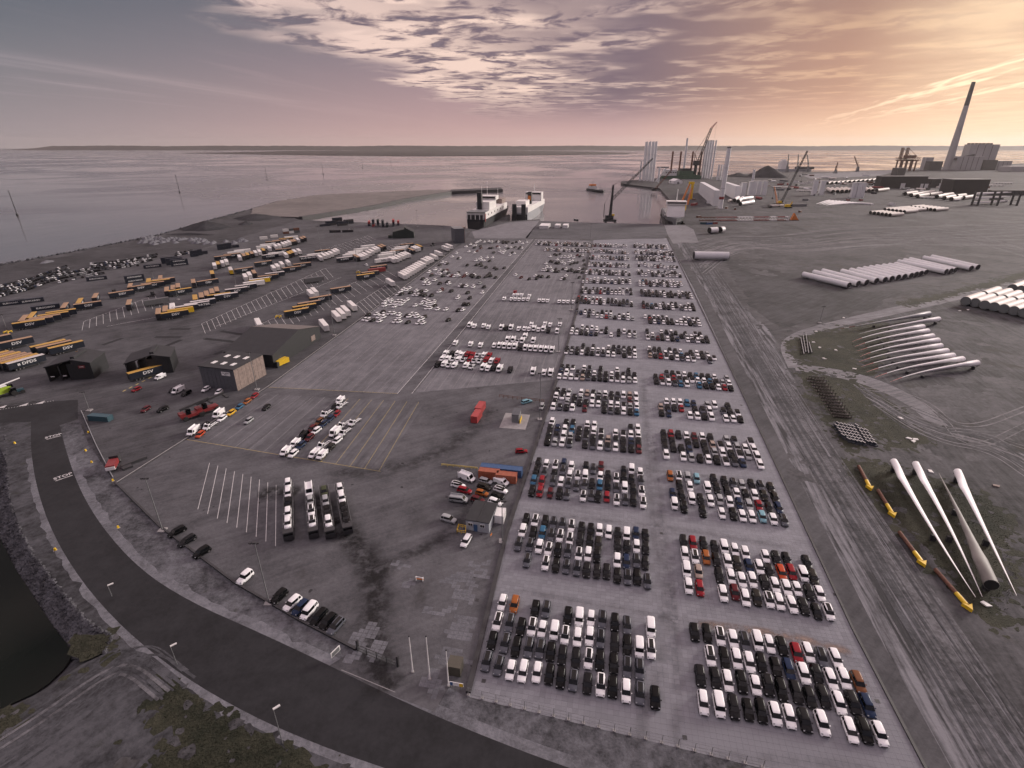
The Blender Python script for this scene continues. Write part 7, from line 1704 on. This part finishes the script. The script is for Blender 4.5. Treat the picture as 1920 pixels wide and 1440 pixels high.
q.tube((c0.x - 5, 21, 50), aF, .9, n=5).tube((c0.x + 3, 21, 50), aF, .9, n=5).tube(aF, bB, .3, n=4).tube(aF, bC, .25, n=4).tube(bC, (bC.x, bC.y, bC.z - 40), .2, n=4).build('a_frame', M['rust'], t, fix=False)
# white portal on the pier and a small tent shed
x, y = G(1234, 342); h = rise(1234, 342, 314); t = thing('portal_frame', 'white portal frame standing on the pier', 'gantry', (x, y, .012))
MB().tube((0, 0, 0), (0, 0, h), 2.4, n=10).build('leg', M['tower'], t); MB().tube((0, 26, 0), (26, 26, h), 2.0, n=10).build('leg', M['tower'], t); MB().box((11, 10, h), (30, 8, 3)).build('beam', M['greysteel'], t)
x, y = G(1264, 345); t = thing('tent_shed', 'small white tent shed on the pier', 'tent', (x, y, .012), .2); MB().xprism([(0, 0), (22, 0), (22, 7), (11, 12), (0, 7)], 0, 30).build('cover', M['shipwhite'] if 'shipwhite' in M else M['white'], t); MB().box((11, -.1, 2.6), (6, .3, 5.2)).build('door', M['greysteel'], t)
# crawler crane with black boom, and smaller cranes
def derrick(u, vb, tip_uv, base_m, boom_m, label, w=1.2, n=14, r=.3, mast=None):
    x, y = G(u, vb); t = thing('crawler_crane', label, 'crane', (x, y, .012))
    for s in (-1, 1): MB().box((0, s * 3, .9), (9, 1.4, 1.8)).build('track', M['dark'], t)
    MB().box((-1, 0, 3.6), (9, 5, 3.4)).build('house', M[base_m], t); MB().box((2.6, -1.8, 4), (2, 1.6, 2.6)).build('cab', M['glass'], t)
    tp = at_depth(*tip_uv, y) - Vector((x, y, 0)); lattice(MB(), (2, 0, 3), tp, w, w * .6, n, r).build('boom', M[boom_m], t, fix=False)
    q = MB().tube((-4, 0, 5), (-6, 0, max(9, tp.z * .3)), .3, n=4).tube((-6, 0, max(9, tp.z * .3)), tp, .1, n=4).tube(tp, (tp.x, tp.y, tp.z * .45), .12, n=4); q.build('rigging', M['dark'], t, fix=False)
    MB().box((tp.x, tp.y, tp.z * .43), (1.4, 1.4, 2.4)).build('hook_block', M['dark'], t)
    return t
derrick(1462, 383, (1514, 283), 'yellow', 'dark', 'crawler crane with long black lattice boom in the yard', 1.3, 18, .3)
derrick(1455, 388, (1452, 350), 'dark', 'orange', 'small crane with upright orange boom in the yard', .9, 8, .25)
derrick(1478, 390, (1486, 378), 'yellow', 'yellow', 'yellow crane carrier right of the black boom crane', .7, 4, .2)
derrick(1226, 358, (1260, 318), 'dark', 'rust', 'red and green crane on the pier', 1.2, 10, .35)
for k, (u, vb, tp) in enumerate([(1475, 323, (1479, 289)), (1494, 323, (1497, 289)), (1514, 323, (1514, 290)), (1566, 325, (1571, 304)), (1607, 322, (1602, 293))]):
    x, y = G(u, vb); t = thing('quay_crane', 'distant quay crane, %s from left across the yard' % ORD[k], 'crane', (x, y, .012), 0, 'distant quay cranes')
    a = at_depth(*tp, y) - Vector((x, y, 0)); MB().box((0, 0, a.z * .16), (10, 10, a.z * .32), taper=.6).build('base', M['greysteel'], t); lattice(MB(), (0, 0, a.z * .3), a, 1.6, .8, 8, .5).build('boom', M['rust'] if k > 2 else M['greysteel'], t, fix=False); MB().tube((-4, 0, a.z * .3), (-3, 0, a.z * .62), .8, n=5).tube((-3, 0, a.z * .62), a, .3, n=4).build('stay', M['dark'], t, fix=False)
# red and white lattice sections lying in front of the wind yard
for k, (u0, u1, m) in enumerate([(1312, 1342, 'rust'), (1343, 1382, 'red'), (1383, 1412, 'white'), (1413, 1442, 'red'), (1444, 1456, 'white'), (1457, 1472, 'red'), (1473, 1478, 'white')]):
    a, b = P3(u0, 411 - .006 * (u0 - 1312), 2.2), P3(u1, 411 - .006 * (u1 - 1312), 2.2); t = thing('lattice_section', '%s lattice boom section, %s from left in the lying row' % ({'rust': 'brown', 'red': 'red', 'white': 'white'}[m], ORD[k]), 'lattice', (a.x, a.y, .012), math.atan2(b.y - a.y, b.x - a.x), 'lattice boom sections lying in a row'); L = (b - a).length
    lattice(MB(), (0, 0, 2.6), (L, 0, 2.6), 2.0, 2.0, max(2, int(L / 4)), .32).build('lattice', M[m], t, fix=False)
    for xx in (L * .2, L * .8): MB().box((xx, 0, .3), (.6, 4, .6)).build('timber', M['dark'], t)
p = P3(1482, 413, 0); t = thing('boom_foot', 'rusty orange crane foot section at the end of the row', 'lattice', tuple(p), 0); MB().xprism([(0, 0), (10, 0), (3, 9)], -2, 2).build('plate', M['orange'], t); MB().box((5, 0, .4), (11, 5, .8)).build('sole', M['rust'], t)
# ---------------------------------------------------------------- ships
def hull(mb, L, B, Hh, bow=.22, flare=1.0, m=0):
    st = [0, .03, .5, 1 - bow, 1 - bow * .5, 1 - bow * .2, 1.0]; wd = [.88, 1, 1, 1, .78, .42, .06]
    rings = []
    for s, w in zip(st, wd):
        ww = B / 2 * w; lo = ww * (1 if s < 1 - bow else .6)
        rings.append([(s * L, -lo * .92, -1.5), (s * L, lo * .92, -1.5), (s * L, ww, Hh), (s * L, -ww, Hh)])
    return mb.loft(rings, m=m)
wa, wb_ = G(905, 430), G(953, 402); SA = math.atan2(wb_[1] - wa[1], wb_[0] - wa[0])
M['hullblk'] = mat('black_hull', (.012, .014, .018), .5, var=.1, vscale=.1); M['hullgrey'] = mat('grey_hull', (.30, .31, .33), .5, var=.06, vscale=.05); M['shipwhite'] = mat('ship_white', (.70, .68, .66), .5, var=.05, vscale=.1)
s0 = G(892, 431.5, SEA_Z); t = thing('cargo_ship', 'black hulled ro-ro ship with white upper works at the ramp', 'ship', (s0[0], s0[1], SEA_Z), SA)
LS, BSh = 175, 24
hull(MB(), LS, BSh, 12.5).build('hull', M['hullblk'], t)
MB().box((LS * .39, 0, 16.5), (LS * .74, BSh - .6, 8)).build('upper_side', M['shipwhite'], t)
MB().box((-.35, 0, 5.2), (.5, BSh * .74, 8.8)).build('stern_door', M['black'], t)
for k, yy in enumerate((-10, -5.5, 0, 5.5, 10)): MB().box((-.4, yy, 15.5), (.5, .9, 6)).build('stern_pillar', M['shipwhite'], t)
MB().box((-.42, 0, 15.2), (.4, BSh - 2.5, 5)).build('stern_opening', M['black'], t)
MB().box((LS * .07, 0, 20.7), (LS * .12, BSh - 1, .5)).build('aft_deck', M['greysteel'], t)
dh = MB().box((LS * .30, -1, 25), (LS * .22, BSh * .72, 9)).build('deck_house', M['shipwhite'], t); MB().box((LS * .40, 0, 32), (LS * .10, BSh * .95, 5)).build('bridge', M['shipwhite'], t); MB().box((LS * .35 - .8, 0, 32.4), (.3, BSh * .9, 1.8)).build('bridge_window', M['glass'], t)
MB().box((LS * .19, 2.5, 31), (6.5, 5.5, 20)).build('funnel', M['hullblk'], t)
MB().box((1.5, -BSh / 2 - .05, 14.5), (3.2, .4, 9)).build('red_panel', M['red'], t)
for xx, yy, h_ in ((.24, 2, 48), (.36, 0, 52), (.43, 3, 49), (.72, 0, 40)): MB().tube((LS * xx, yy, 20), (LS * xx, yy, h_), .35, .2, n=5).build('mast', M['white'], t)
MB().box((LS * .70, 0, 23.5), (LS * .14, 18, 6)).build('cargo', M['cladwood'], t)
for k in range(6): MB().box((LS * (.1 + .1 * k), -BSh / 2 - .02, 16.8), (2.2, .3, 1.8)).build('side_opening', M['dark'], t)
s0 = G(974, 416.5, SEA_Z); t = thing('cargo_ship', 'grey sided ro-ro ship with twin dark stern towers', 'ship', (s0[0], s0[1], SEA_Z), SA - R(2))
LS, BSh = 165, 22.5
hull(MB(), LS, BSh, 12).build('hull', M['hullgrey'], t); MB().box((LS * .40, 0, 15.5), (LS * .78, BSh - .4, 7)).build('upper_side', M['shipwhite'], t)
MB().box((-.3, 0, 5), (.6, BSh - 1, 10)).build('stern_plate', M['hullblk'], t)
for yy in (-5.8, 6.6): MB().box((-1.4, yy, 11.5), (3.0, 5.6, 23)).build('stern_ramp', M['hullblk'], t)
MB().box((LS * .18, 2, 22), (LS * .16, BSh * .6, 6.5)).build('deck_house', M['shipwhite'], t); MB().box((LS * .30, -4, 27), (7, 5, 16)).build('funnel', M['dark'], t); MB().box((LS * .30 - 3.7, -4, 27), (.6, 4, 6)).build('funnel_band', M['orange'], t)
MB().box((LS * .62, 0, 25), (LS * .09, BSh * 1.08, 12)).build('bridge', M['shipwhite'], t); MB().box((LS * .575 - .2, 0, 29), (.3, BSh * .96, 2)).build('bridge_window', M['glass'], t); MB().tube((LS * .62, 0, 30), (LS * .62, 0, 42), .5, n=5).build('mast', M['white'], t)
for k in range(7): MB().box((LS * (.2 + .06 * k), 6 - 2.2 * (k % 4), 20), (3, 3, 2.4)).build('deck_fitting', M['offwhite'], t)
pA = GP((897, 431), (953, 402), (957, 403), (905, 432))
# offshore ship, bow to the camera, beside the wind yard quay
b0 = G(1266, 428, SEA_Z); q1 = G(1237, 356, SEA_Z); q0 = G(1281, 421, SEA_Z); SB = math.atan2(q1[1] - q0[1], q1[0] - q0[0])
LS, BSh = 118, 25
t = thing('offshore_ship', 'white bridged offshore ship moored with its bow to the quay', 'ship', (b0[0] + math.cos(SB) * LS, b0[1] + math.sin(SB) * LS, SEA_Z), SB + math.pi)
hull(MB(), LS, BSh, 12, .28).build('hull', M['greysteel'], t); hull(MB(), LS * .995, BSh * 1.01, 7, .28).build('boot_stripe', M['hullblk'], t)
MB().xprism([(LS * .66, 12), (LS * .88, 12), (LS * .86, 19), (LS * .83, 26), (LS * .68, 26)], -BSh * .42, BSh * .42).build('bridge_house', M['shipwhite'], t); MB().box((LS * .775, 0, 28), (LS * .14, BSh * .98, 4)).build('bridge', M['shipwhite'], t); MB().box((LS * .847, 0, 28.3), (.3, BSh * .9, 1.6)).build('bridge_window', M['glass'], t)
MB().tube((LS * .78, 0, 30), (LS * .78, 0, 44), .5, n=5).build('mast', M['white'], t); MB().box((LS * .35, 0, 12.8), (LS * .5, BSh * .9, 1.2)).build('deck', M['greysteel'], t)
MB().tube((LS * .60, BSh * .35, 17), (LS * .66, BSh * .35, 17), 3.6, n=14).build('winch_drum', M['white'], t)
x, y = G(1281, 394); t = thing('deck_crane', 'twin boomed yellow heavy lift crane behind the white bridge', 'crane', (x, y, .012))
MB().tube((0, 0, 0), (0, 0, 9), 4, n=12).build('pedestal', M['yellow'], t)
tp = at_depth(1297, 343, y + 10) - Vector((x, y, 0))
for s in (-1, 1): MB().loft([[(s * 5 - 1.3, -1.3, 8), (s * 5 + 1.3, -1.3, 8), (s * 5 + 1.3, 1.3, 8), (s * 5 - 1.3, 1.3, 8)], [(tp.x + s * 2.4 - .8, tp.y - .8, tp.z), (tp.x + s * 2.4 + .8, tp.y - .8, tp.z), (tp.x + s * 2.4 + .8, tp.y + .8, tp.z), (tp.x + s * 2.4 - .8, tp.y + .8, tp.z)]]).build('boom_leg', M['orange'], t)
MB().box((tp.x, tp.y, tp.z), (8, 3, 3)).build('boom_head', M['yellow'], t); MB().box((tp.x + 1, tp.y - 2, tp.z - 12), (3.4, 2.4, 22)).build('hanging_block', M['yellow'], t)
# small dark coaster
p = G(1131, 362, SEA_Z); q = G(1106, 357, SEA_Z); t = thing('coaster', 'small dark workboat with orange wheelhouse out in the basin', 'boat', (q[0], q[1], SEA_Z), math.atan2(p[1] - q[1], p[0] - q[0])); Lc = math.dist(p, q)
hull(MB(), Lc, Lc * .26, 5, .25).build('hull', M['hullblk'], t); MB().box((Lc * .18, 0, 8), (Lc * .2, Lc * .2, 6)).build('deck_house', M['offwhite'], t); MB().box((Lc * .19, 0, 12.6), (Lc * .14, Lc * .17, 3.4)).build('wheelhouse', M['orange'], t); MB().tube((Lc * .2, 0, 13), (Lc * .2, 0, 23), .3, n=5).build('mast', M['dark'], t); MB().tube((Lc * .75, 0, 5), (Lc * .75, 0, 15), .3, n=5).build('fore_mast', M['dark'], t); MB().box((Lc * .55, 0, 5.4), (Lc * .4, Lc * .18, 1)).build('hatch', M['greysteel'], t)
# ship across the yard
p = G(1455, 322, SEA_Z); t = thing('moored_ship', 'distant ship with white bridge behind the coal heap', 'ship', (p[0], p[1], SEA_Z), R(8)); hull(MB(), 150, 26, 10, .2).build('hull', M['hullgrey'], t); MB().box((24, 0, 24), (26, 22, 28)).build('bridge_house', M['shipwhite'], t); MB().box((24, 0, 41), (14, 16, 8)).build('bridge', M['shipwhite'], t); MB().box((118, 0, 13), (70, 20, 8)).build('deck_load', M['dark'], t)
# channel marks standing in the sea
for k, (u, vb, vt) in enumerate([(33, 405, 358), (337, 362, 329), (501, 338, 314), (606, 327, 305), (680, 316, 298), (733, 309, 298)]):
    x, y = G(u, vb, SEA_Z); p = at_depth(u - (960 - u) * .017 * (vb - vt) / 45, vt, y); t = thing('channel_mark', 'tall channel mark in the sea, %s from left' % ORD[k], 'sea mark', (x, y, SEA_Z), 0, 'channel marks in the sea'); MB().tube((0, 0, -2), (0, 0, p.z - SEA_Z), .55, .4, n=6).build('pole', M['dark'], t); MB().tube((0, 0, -2), (0, 0, 3.2), 1.5, n=8).build('fender', M['dark'], t); MB().box((0, 0, p.z - SEA_Z), (1.4, 1.4, 1.4)).build('lantern', M['greysteel'], t)
# ---------------------------------------------------------------- power station and sheds
M['sheddark'] = mat('dark_brown_shed', (.035, .031, .03), .7, var=.15, vscale=.05); M['plant'] = mat('plant_cladding', (.36, .35, .35), .6, var=.06, vscale=.02); M['plantdark'] = mat('plant_dark_cladding', (.08, .075, .072), .7, var=.1, vscale=.02)
x, y = G(1775, 318); h = rise(1775, 318, 153.5); t = thing('chimney', 'very tall tapering concrete chimney of the power station', 'chimney', (x, y, .012))
MB().tube((0, 0, 0), (0, 0, h * .74), 15.5, 8.4, n=24, caps=False).build('shaft', M['plant'], t, fix=False); MB().tube((0, 0, h * .74), (0, 0, h), 8.4, 6.4, n=24).build('top_band', M['plantdark'], t, fix=False)
def lean(u, vt, vb): return 960 + (u - 960) * (2952 - vb) / (2952 - vt)
def plant_box(u0, u1, vt, vb, depth, m, label, roof=None, ribs=0, windows=False):
    t, w, h_ = slab_px(lean(u0, vt, vb), lean(u1, vt, vb), vb, vt, depth, m, label, 'plant_building', 'building', roof)
    for k in range(ribs): MB().box((w * (k + 1) / (ribs + 1), -.4, h_ / 2), (1.2, .8, h_)).build('wall_rib', M['plantdark'], t)
    return t, w, h_
t, w, h_ = plant_box(1822, 1876, 271, 318.5, 36, 'plant', 'tall pale boiler house of the power station', 'offwhite', 3)
for k in range(7): MB().box((w * (.1 + .13 * k), 30, h_ + 3), (6, 10, 5)).build('roof_vent', M['plantdark'], t)
plant_box(1798, 1846, 293.5, 318.8, 26, 'plant', 'pale turbine hall in front of the boiler house', 'offwhite', 4); plant_box(1847, 1872, 300, 318.8, 26, 'plantdark', 'dark annex between the pale halls'); plant_box(1866, 1899, 302, 318.6, 30, 'plant', 'low pale hall right of the boiler house', 'offwhite', 3)
plant_box(1738, 1752, 295, 319, 22, 'plant', 'narrow pale bunker left of the chimney'); plant_box(1744, 1769, 303, 319.5, 24, 'plantdark', 'dark coal hall left of the chimney', 'roofblk'); plant_box(1823, 1862, 289, 295, 30, 'plantdark', 'dark conveyor house on the hall roof') if False else None
plant_box(1655, 1741, 331, 353, 22, 'sheddark', 'long black shed with pale doors, left of two', 'greysteel'); plant_box(1748, 1766, 336, 352, 20, 'sheddark', 'small black shed between the two long ones', 'greysteel'); plant_box(1791, 1858, 337, 364.5, 34, 'sheddark', 'big black shed in front of the power station', 'greysteel')
plant_box(1898, 1960, 312, 322, 60, 'plant', 'low pale works building at the right edge'); plant_box(1862, 1960, 357, 366, 12, 'dark', 'low dark store at the right edge'); plant_box(1685, 1700, 315, 329, 30, 'plantdark', 'dark transfer tower at the unloader')
for k, (u0, u1, vt, vb) in enumerate([(1690, 1698, 343, 353.4), (1727, 1732, 344, 353.4), (1735, 1741, 344, 353.4), (1762, 1767, 343, 352.4)]):
    a, b = G(lean(u0, vt, vb), vb + .6), G(lean(u1, vt, vb), vb + .6); t = thing('shed_door', 'tall pale sliding door, %s from left on the black sheds' % ORD[k], 'door', (a[0], a[1], .012), math.atan2(b[1] - a[1], b[0] - a[0])); w = math.dist(a, b); MB().box((w / 2, 0, rise(u0, vb, vt) / 2), (w, .8, rise(u0, vb, vt))).build('leaf', M['offwhite'], t); MB().box((w / 2, 0, rise(u0, vb, vt) + .5), (w + 2, 1, 1)).build('rail', M['dark'], t)
a, b = at_depth(1790, 298, y - 30), at_depth(1826, 291, y - 30); t = thing('conveyor', 'sloping conveyor bridge rising to the boiler house', 'conveyor', (a.x, a.y, 0)); d = b - a; MB().loft([[(0, -5, a.z - 5), (0, 5, a.z - 5), (0, 5, a.z + 4), (0, -5, a.z + 4)], [(d.x, d.y - 5, b.z - 5), (d.x, d.y + 5, b.z - 5), (d.x, d.y + 5, b.z + 4), (d.x, d.y - 5, b.z + 4)]]).build('gallery', M['plantdark'], t)
for f in (.2, .8): MB().box((d.x * f, d.y * f, (a.z + d.z * f) / 2 - 3), (5, 5, a.z + d.z * f - 6)).build('trestle', M['plantdark'], t)
x, y = G(1703, 321)
for k, (u, vt) in enumerate([(1697, 277), (1707, 277)]):
    x, y = G(lean(u, vt, 321), 321); h = rise(lean(u, vt, 321), 321, vt); t = thing('ship_unloader', 'rust coloured ship unloader gantry, %s of two' % ['left', 'right'][k], 'crane', (x, y, .012)); S = h / 100
    for sx in (0, 46 * S):
        for sy in (0, 26 * S): MB().box((sx, sy, h * .22), (4, 4, h * .44)).build('leg', M['rust'], t)
    MB().box((23 * S, 13 * S, h * .46), (60 * S, 30 * S, h * .05)).build('bridge_deck', M['rust'], t); lattice(MB(), (-20 * S, 13 * S, h * .52), (70 * S, 13 * S, h * .52), 4, 4, 9, 1.0).build('girder', M['rust'], t, fix=False)
    lattice(MB(), (0, 13 * S, h * .5), (0, 13 * S, h), 3.4, 3.0, 8, 1.3).build('tower', M['rust'], t, fix=False); MB().box((30 * S, 13 * S, h * .62), (22 * S, 20 * S, h * .12)).build('machinery', M['rust'], t); MB().tube((0, 13 * S, h), (60 * S, 13 * S, h * .56), .8, n=4).build('stay', M['rust'], t)
# ---------------------------------------------------------------- heaps
def heap(u, v, ru, rv, h, m, label, seed, name='heap', group=None):
    x, y = G(u, v); r = random.Random(seed); mb = MB(); n, k = 18, 5; sc_ = (G(u + ru, v)[0] - x); sy = rv
    pts = [(0, 0, h)]; ph = [r.uniform(.8, 1.2) for _ in range(n)]
    for j in range(1, k + 1):
        f = j / k
        for i in range(n):
            an = 2 * math.pi * i / n; rr = f * ph[i] * (1 + r.uniform(-.06, .06)); zz = h * (1 - f) ** .9 * r.uniform(.9, 1.06) if j < k else -.3
            pts.append((sc_ * rr * math.cos(an), sy * rr * math.sin(an), zz))
    fs_ = [(0, 1 + i, 1 + (i + 1) % n) for i in range(n)]
    for j in range(k - 1):
        for i in range(n): fs_.append((1 + j * n + i, 1 + (j + 1) * n + i, 1 + (j + 1) * n + (i + 1) % n, 1 + j * n + (i + 1) % n))
    o = mb.add(pts, fs_, 0, True).build(name, M[m], None, (x, y, 0)); tag(o, label, 'heap', group)
heap(387, 428, 42, 26, 9, 'coal', 'big dark earth heap near the sea wall', 1); heap(480, 409, 40, 30, 6, 'coal', 'long dark heap behind the upper yard', 2); heap(462, 420, 12, 12, 4, 'coal', 'small dark heap right of the big one', 3); heap(1437, 332, 32, 60, 34, 'coal', 'coal heap rising behind the wind yard', 4); heap(1385, 331, 22, 40, 12, 'coal', 'low coal heap left of the big coal heap', 6)
heap(1410, 350, 70, 60, 5, 'soil', 'low earth bank in front of the coal heap', 9); heap(355, 440, 52, 6, 2.2, 'coal', 'long low brown bank behind the gravel cones', 7); heap(88, 492, 8, 7, 2, 'heap', 'lone small gravel heap by the sea wall', 8)
r_ = random.Random(12); n = 0
for k in range(46):
    f = r_.random(); row = r_.random(); u = 262 + 195 * f + row * 6; v = 459 - 2 * f - row * 13 * (1 - .35 * f)
    heap(u, v, 5.5, 5.0, r_.uniform(2.2, 3.4), 'heap', 'grey gravel cone among the field of gravel cones', 100 + k, 'gravel_cone', 'field of gravel cones')
# loose pale scraps on the turf and yard
for k, (u, v) in enumerate([(1524, 642), (1536, 652), (1567, 657), (1546, 673), (1603, 692), (1531, 622), (1582, 596), (1688, 784), (1703, 822), (1715, 824), (1712, 828), (1745, 885), (1850, 1135), (1870, 912), (1800, 583), (1815, 581)]):
    p = G(u, v); o = MB().prism([(-.8, -.5), (.9, -.6), (1.1, .3), (-.2, .6)], 0, .25).build('scrap_sheet', M['offwhite'] if u != 1870 else M['cladwood'], None, (p[0], p[1], .02), k * .7); tag(o, 'pale scrap sheet lying on the ground, %s of the scattered scraps' % ORD[k], 'scrap', 'pale scraps on the ground')
# trestles by the blue store, small vehicles near the quay
for k, (u, v, m) in enumerate([(1318, 420, 'teal'), (1330, 420.5, 'blue'), (1340, 420, 'red'), (1310, 408, 'rust'), (1500, 398, 'rust'), (1362, 391, 'rust'), (1378, 393, 'rust'), (1240, 405, 'dark'), (1590, 376, 'red'), (1614, 376, 'red'), (1080, 414.5, 'dark'), (1300, 375, 'rust')]):
    a = P3(u, v, 0); t = thing('equipment_crate', 'small %s crate of equipment, %s from the quay side' % ({'teal': 'teal', 'blue': 'blue', 'red': 'red', 'rust': 'brown', 'dark': 'black'}[m], ORD[k]), 'crate', (a.x, a.y, .012), .2 * k); MB().box((0, 0, 1.2), (7, 3, 2.4)).build('body', M[m], t); MB().box((0, 0, 2.5), (7.2, 3.2, .2)).build('lid', M['greysteel'], t)
r_ = random.Random(77)
for k in range(100):
    u = 1440 + 290 * ((k * .618) % 1); v = (327 + 30 * r_.random() + (u - 1440) * .01) if k < 70 else 345 + 48 * r_.random()
    if k >= 70: u = 1300 + 600 * ((k * .618) % 1)
    a = P3(u, v, 0); m = r_.choice(['offwhite', 'tower', 'tower', 'red', 'dark', 'rust', 'cladding', 'greysteel', 'cream'])
    t = thing('stored_part', '%s stored part, %s from left in the cluttered far yard' % ({'offwhite': 'white', 'tower': 'pale grey', 'red': 'red', 'dark': 'black', 'rust': 'brown', 'cladding': 'slate', 'greysteel': 'grey', 'cream': 'cream'}[m], ORD[k % 20] + [' in front', ' in the middle', ' at the back', ' by the quay', ' near the tubes'][k // 20]), 'part', (a.x, a.y, .012), r_.uniform(0, 3), 'stored parts in the cluttered far yard'); L = r_.uniform(6, 26)
    if r_.random() < .5: MB().tube((-L / 2, 0, 2.2), (L / 2, 0, 2.2), 2.0, n=10).build('shell', M[m], t); MB().box((0, 0, .3), (L * .6, 3, .6)).build('cradle', M['dark'], t)
    else: MB().box((0, 0, 1.8), (L, r_.uniform(3, 6), 3.6)).build('body', M[m], t); MB().box((0, 0, 3.7), (L * .96, 2.6, .3)).build('lid', M['greysteel'], t)
for k, (u, v, L) in enumerate([(1500, 353, 60), (1470, 352, 50), (1520, 359, 55), (1745, 372, 40), (1860, 349, 50), (1880, 345, 40)]):
    a = P3(u, v, 0); t = thing('covered_row', 'long low white covered row, %s of the yard rows' % ORD[k], 'covered row', (a.x, a.y, .012), R(-8))
    MB().box((0, 0, 2), (L, 9, 1.6)).build('cover', M['offwhite'], t)
    for j in range(6): MB().box((-L / 2 + L * (j + .5) / 6, -3.8, .6), (2, 1.6, 1.2)).build('foot', M['dark'], t)
# tufts of grass
def tufts():
    r = np.random.default_rng(4); V, Fc = [], []; n = 0
    for tp, cnt in zip(turfs, (2600, 3200, 5200, 400, 700, 5200, 500)):
        xs = [p[0] for p in tp]; ys = [p[1] for p in tp]; c = 0; tries = 0
        while c < cnt and tries < cnt * 6:
            tries += 1
            x, y = r.uniform(min(xs), max(xs)), r.uniform(min(ys), max(ys))
            if not inside((x, y), tp): continue
            c += 1; s = r.uniform(.05, .16)
            for q in range(3):
                a = r.uniform(0, 6.28); l = s * r.uniform(.6, 1.5)
                V += [(x - .16 * math.cos(a) * s * 3, y - .16 * math.sin(a) * s * 3, 0), (x + .16 * math.cos(a) * s * 3, y + .16 * math.sin(a) * s * 3, 0), (x + r.uniform(-.3, .3) * s, y + r.uniform(-.3, .3) * s, l)]
                Fc.append((n, n + 1, n + 2)); n += 3
    me = bpy.data.meshes.new('grass_tufts'); me.from_pydata(V, [], Fc); me.materials.append(M['tuft'])
    o = put('grass_tufts', me, None, (0, 0, .012)); tag(o, 'rough dark grass growing on the turf patches', 'grass', kind='stuff')
tufts()

# ---------------------------------------------------------------- evening haze over the harbour
hz = MB().box((2500, 11000, 170), (42000, 26400, 360)).build('haze', bpy.data.materials.new('evening_haze'))
hm = hz.data.materials[0]; hm.use_nodes = True
for n_ in list(hm.node_tree.nodes): hm.node_tree.nodes.remove(n_)
ho = hm.node_tree.nodes.new('ShaderNodeOutputMaterial'); hv = hm.node_tree.nodes.new('ShaderNodeVolumePrincipled')
hv.inputs['Color'].default_value = (0.95, 0.90, 0.88, 1); hv.inputs['Density'].default_value = 0.000018; hv.inputs['Anisotropy'].default_value = 0.45
hm.node_tree.links.new(hv.outputs[0], ho.inputs['Volume'])
tag(hz, 'thin warm evening haze over the harbour and the sea', 'haze', kind='stuff')
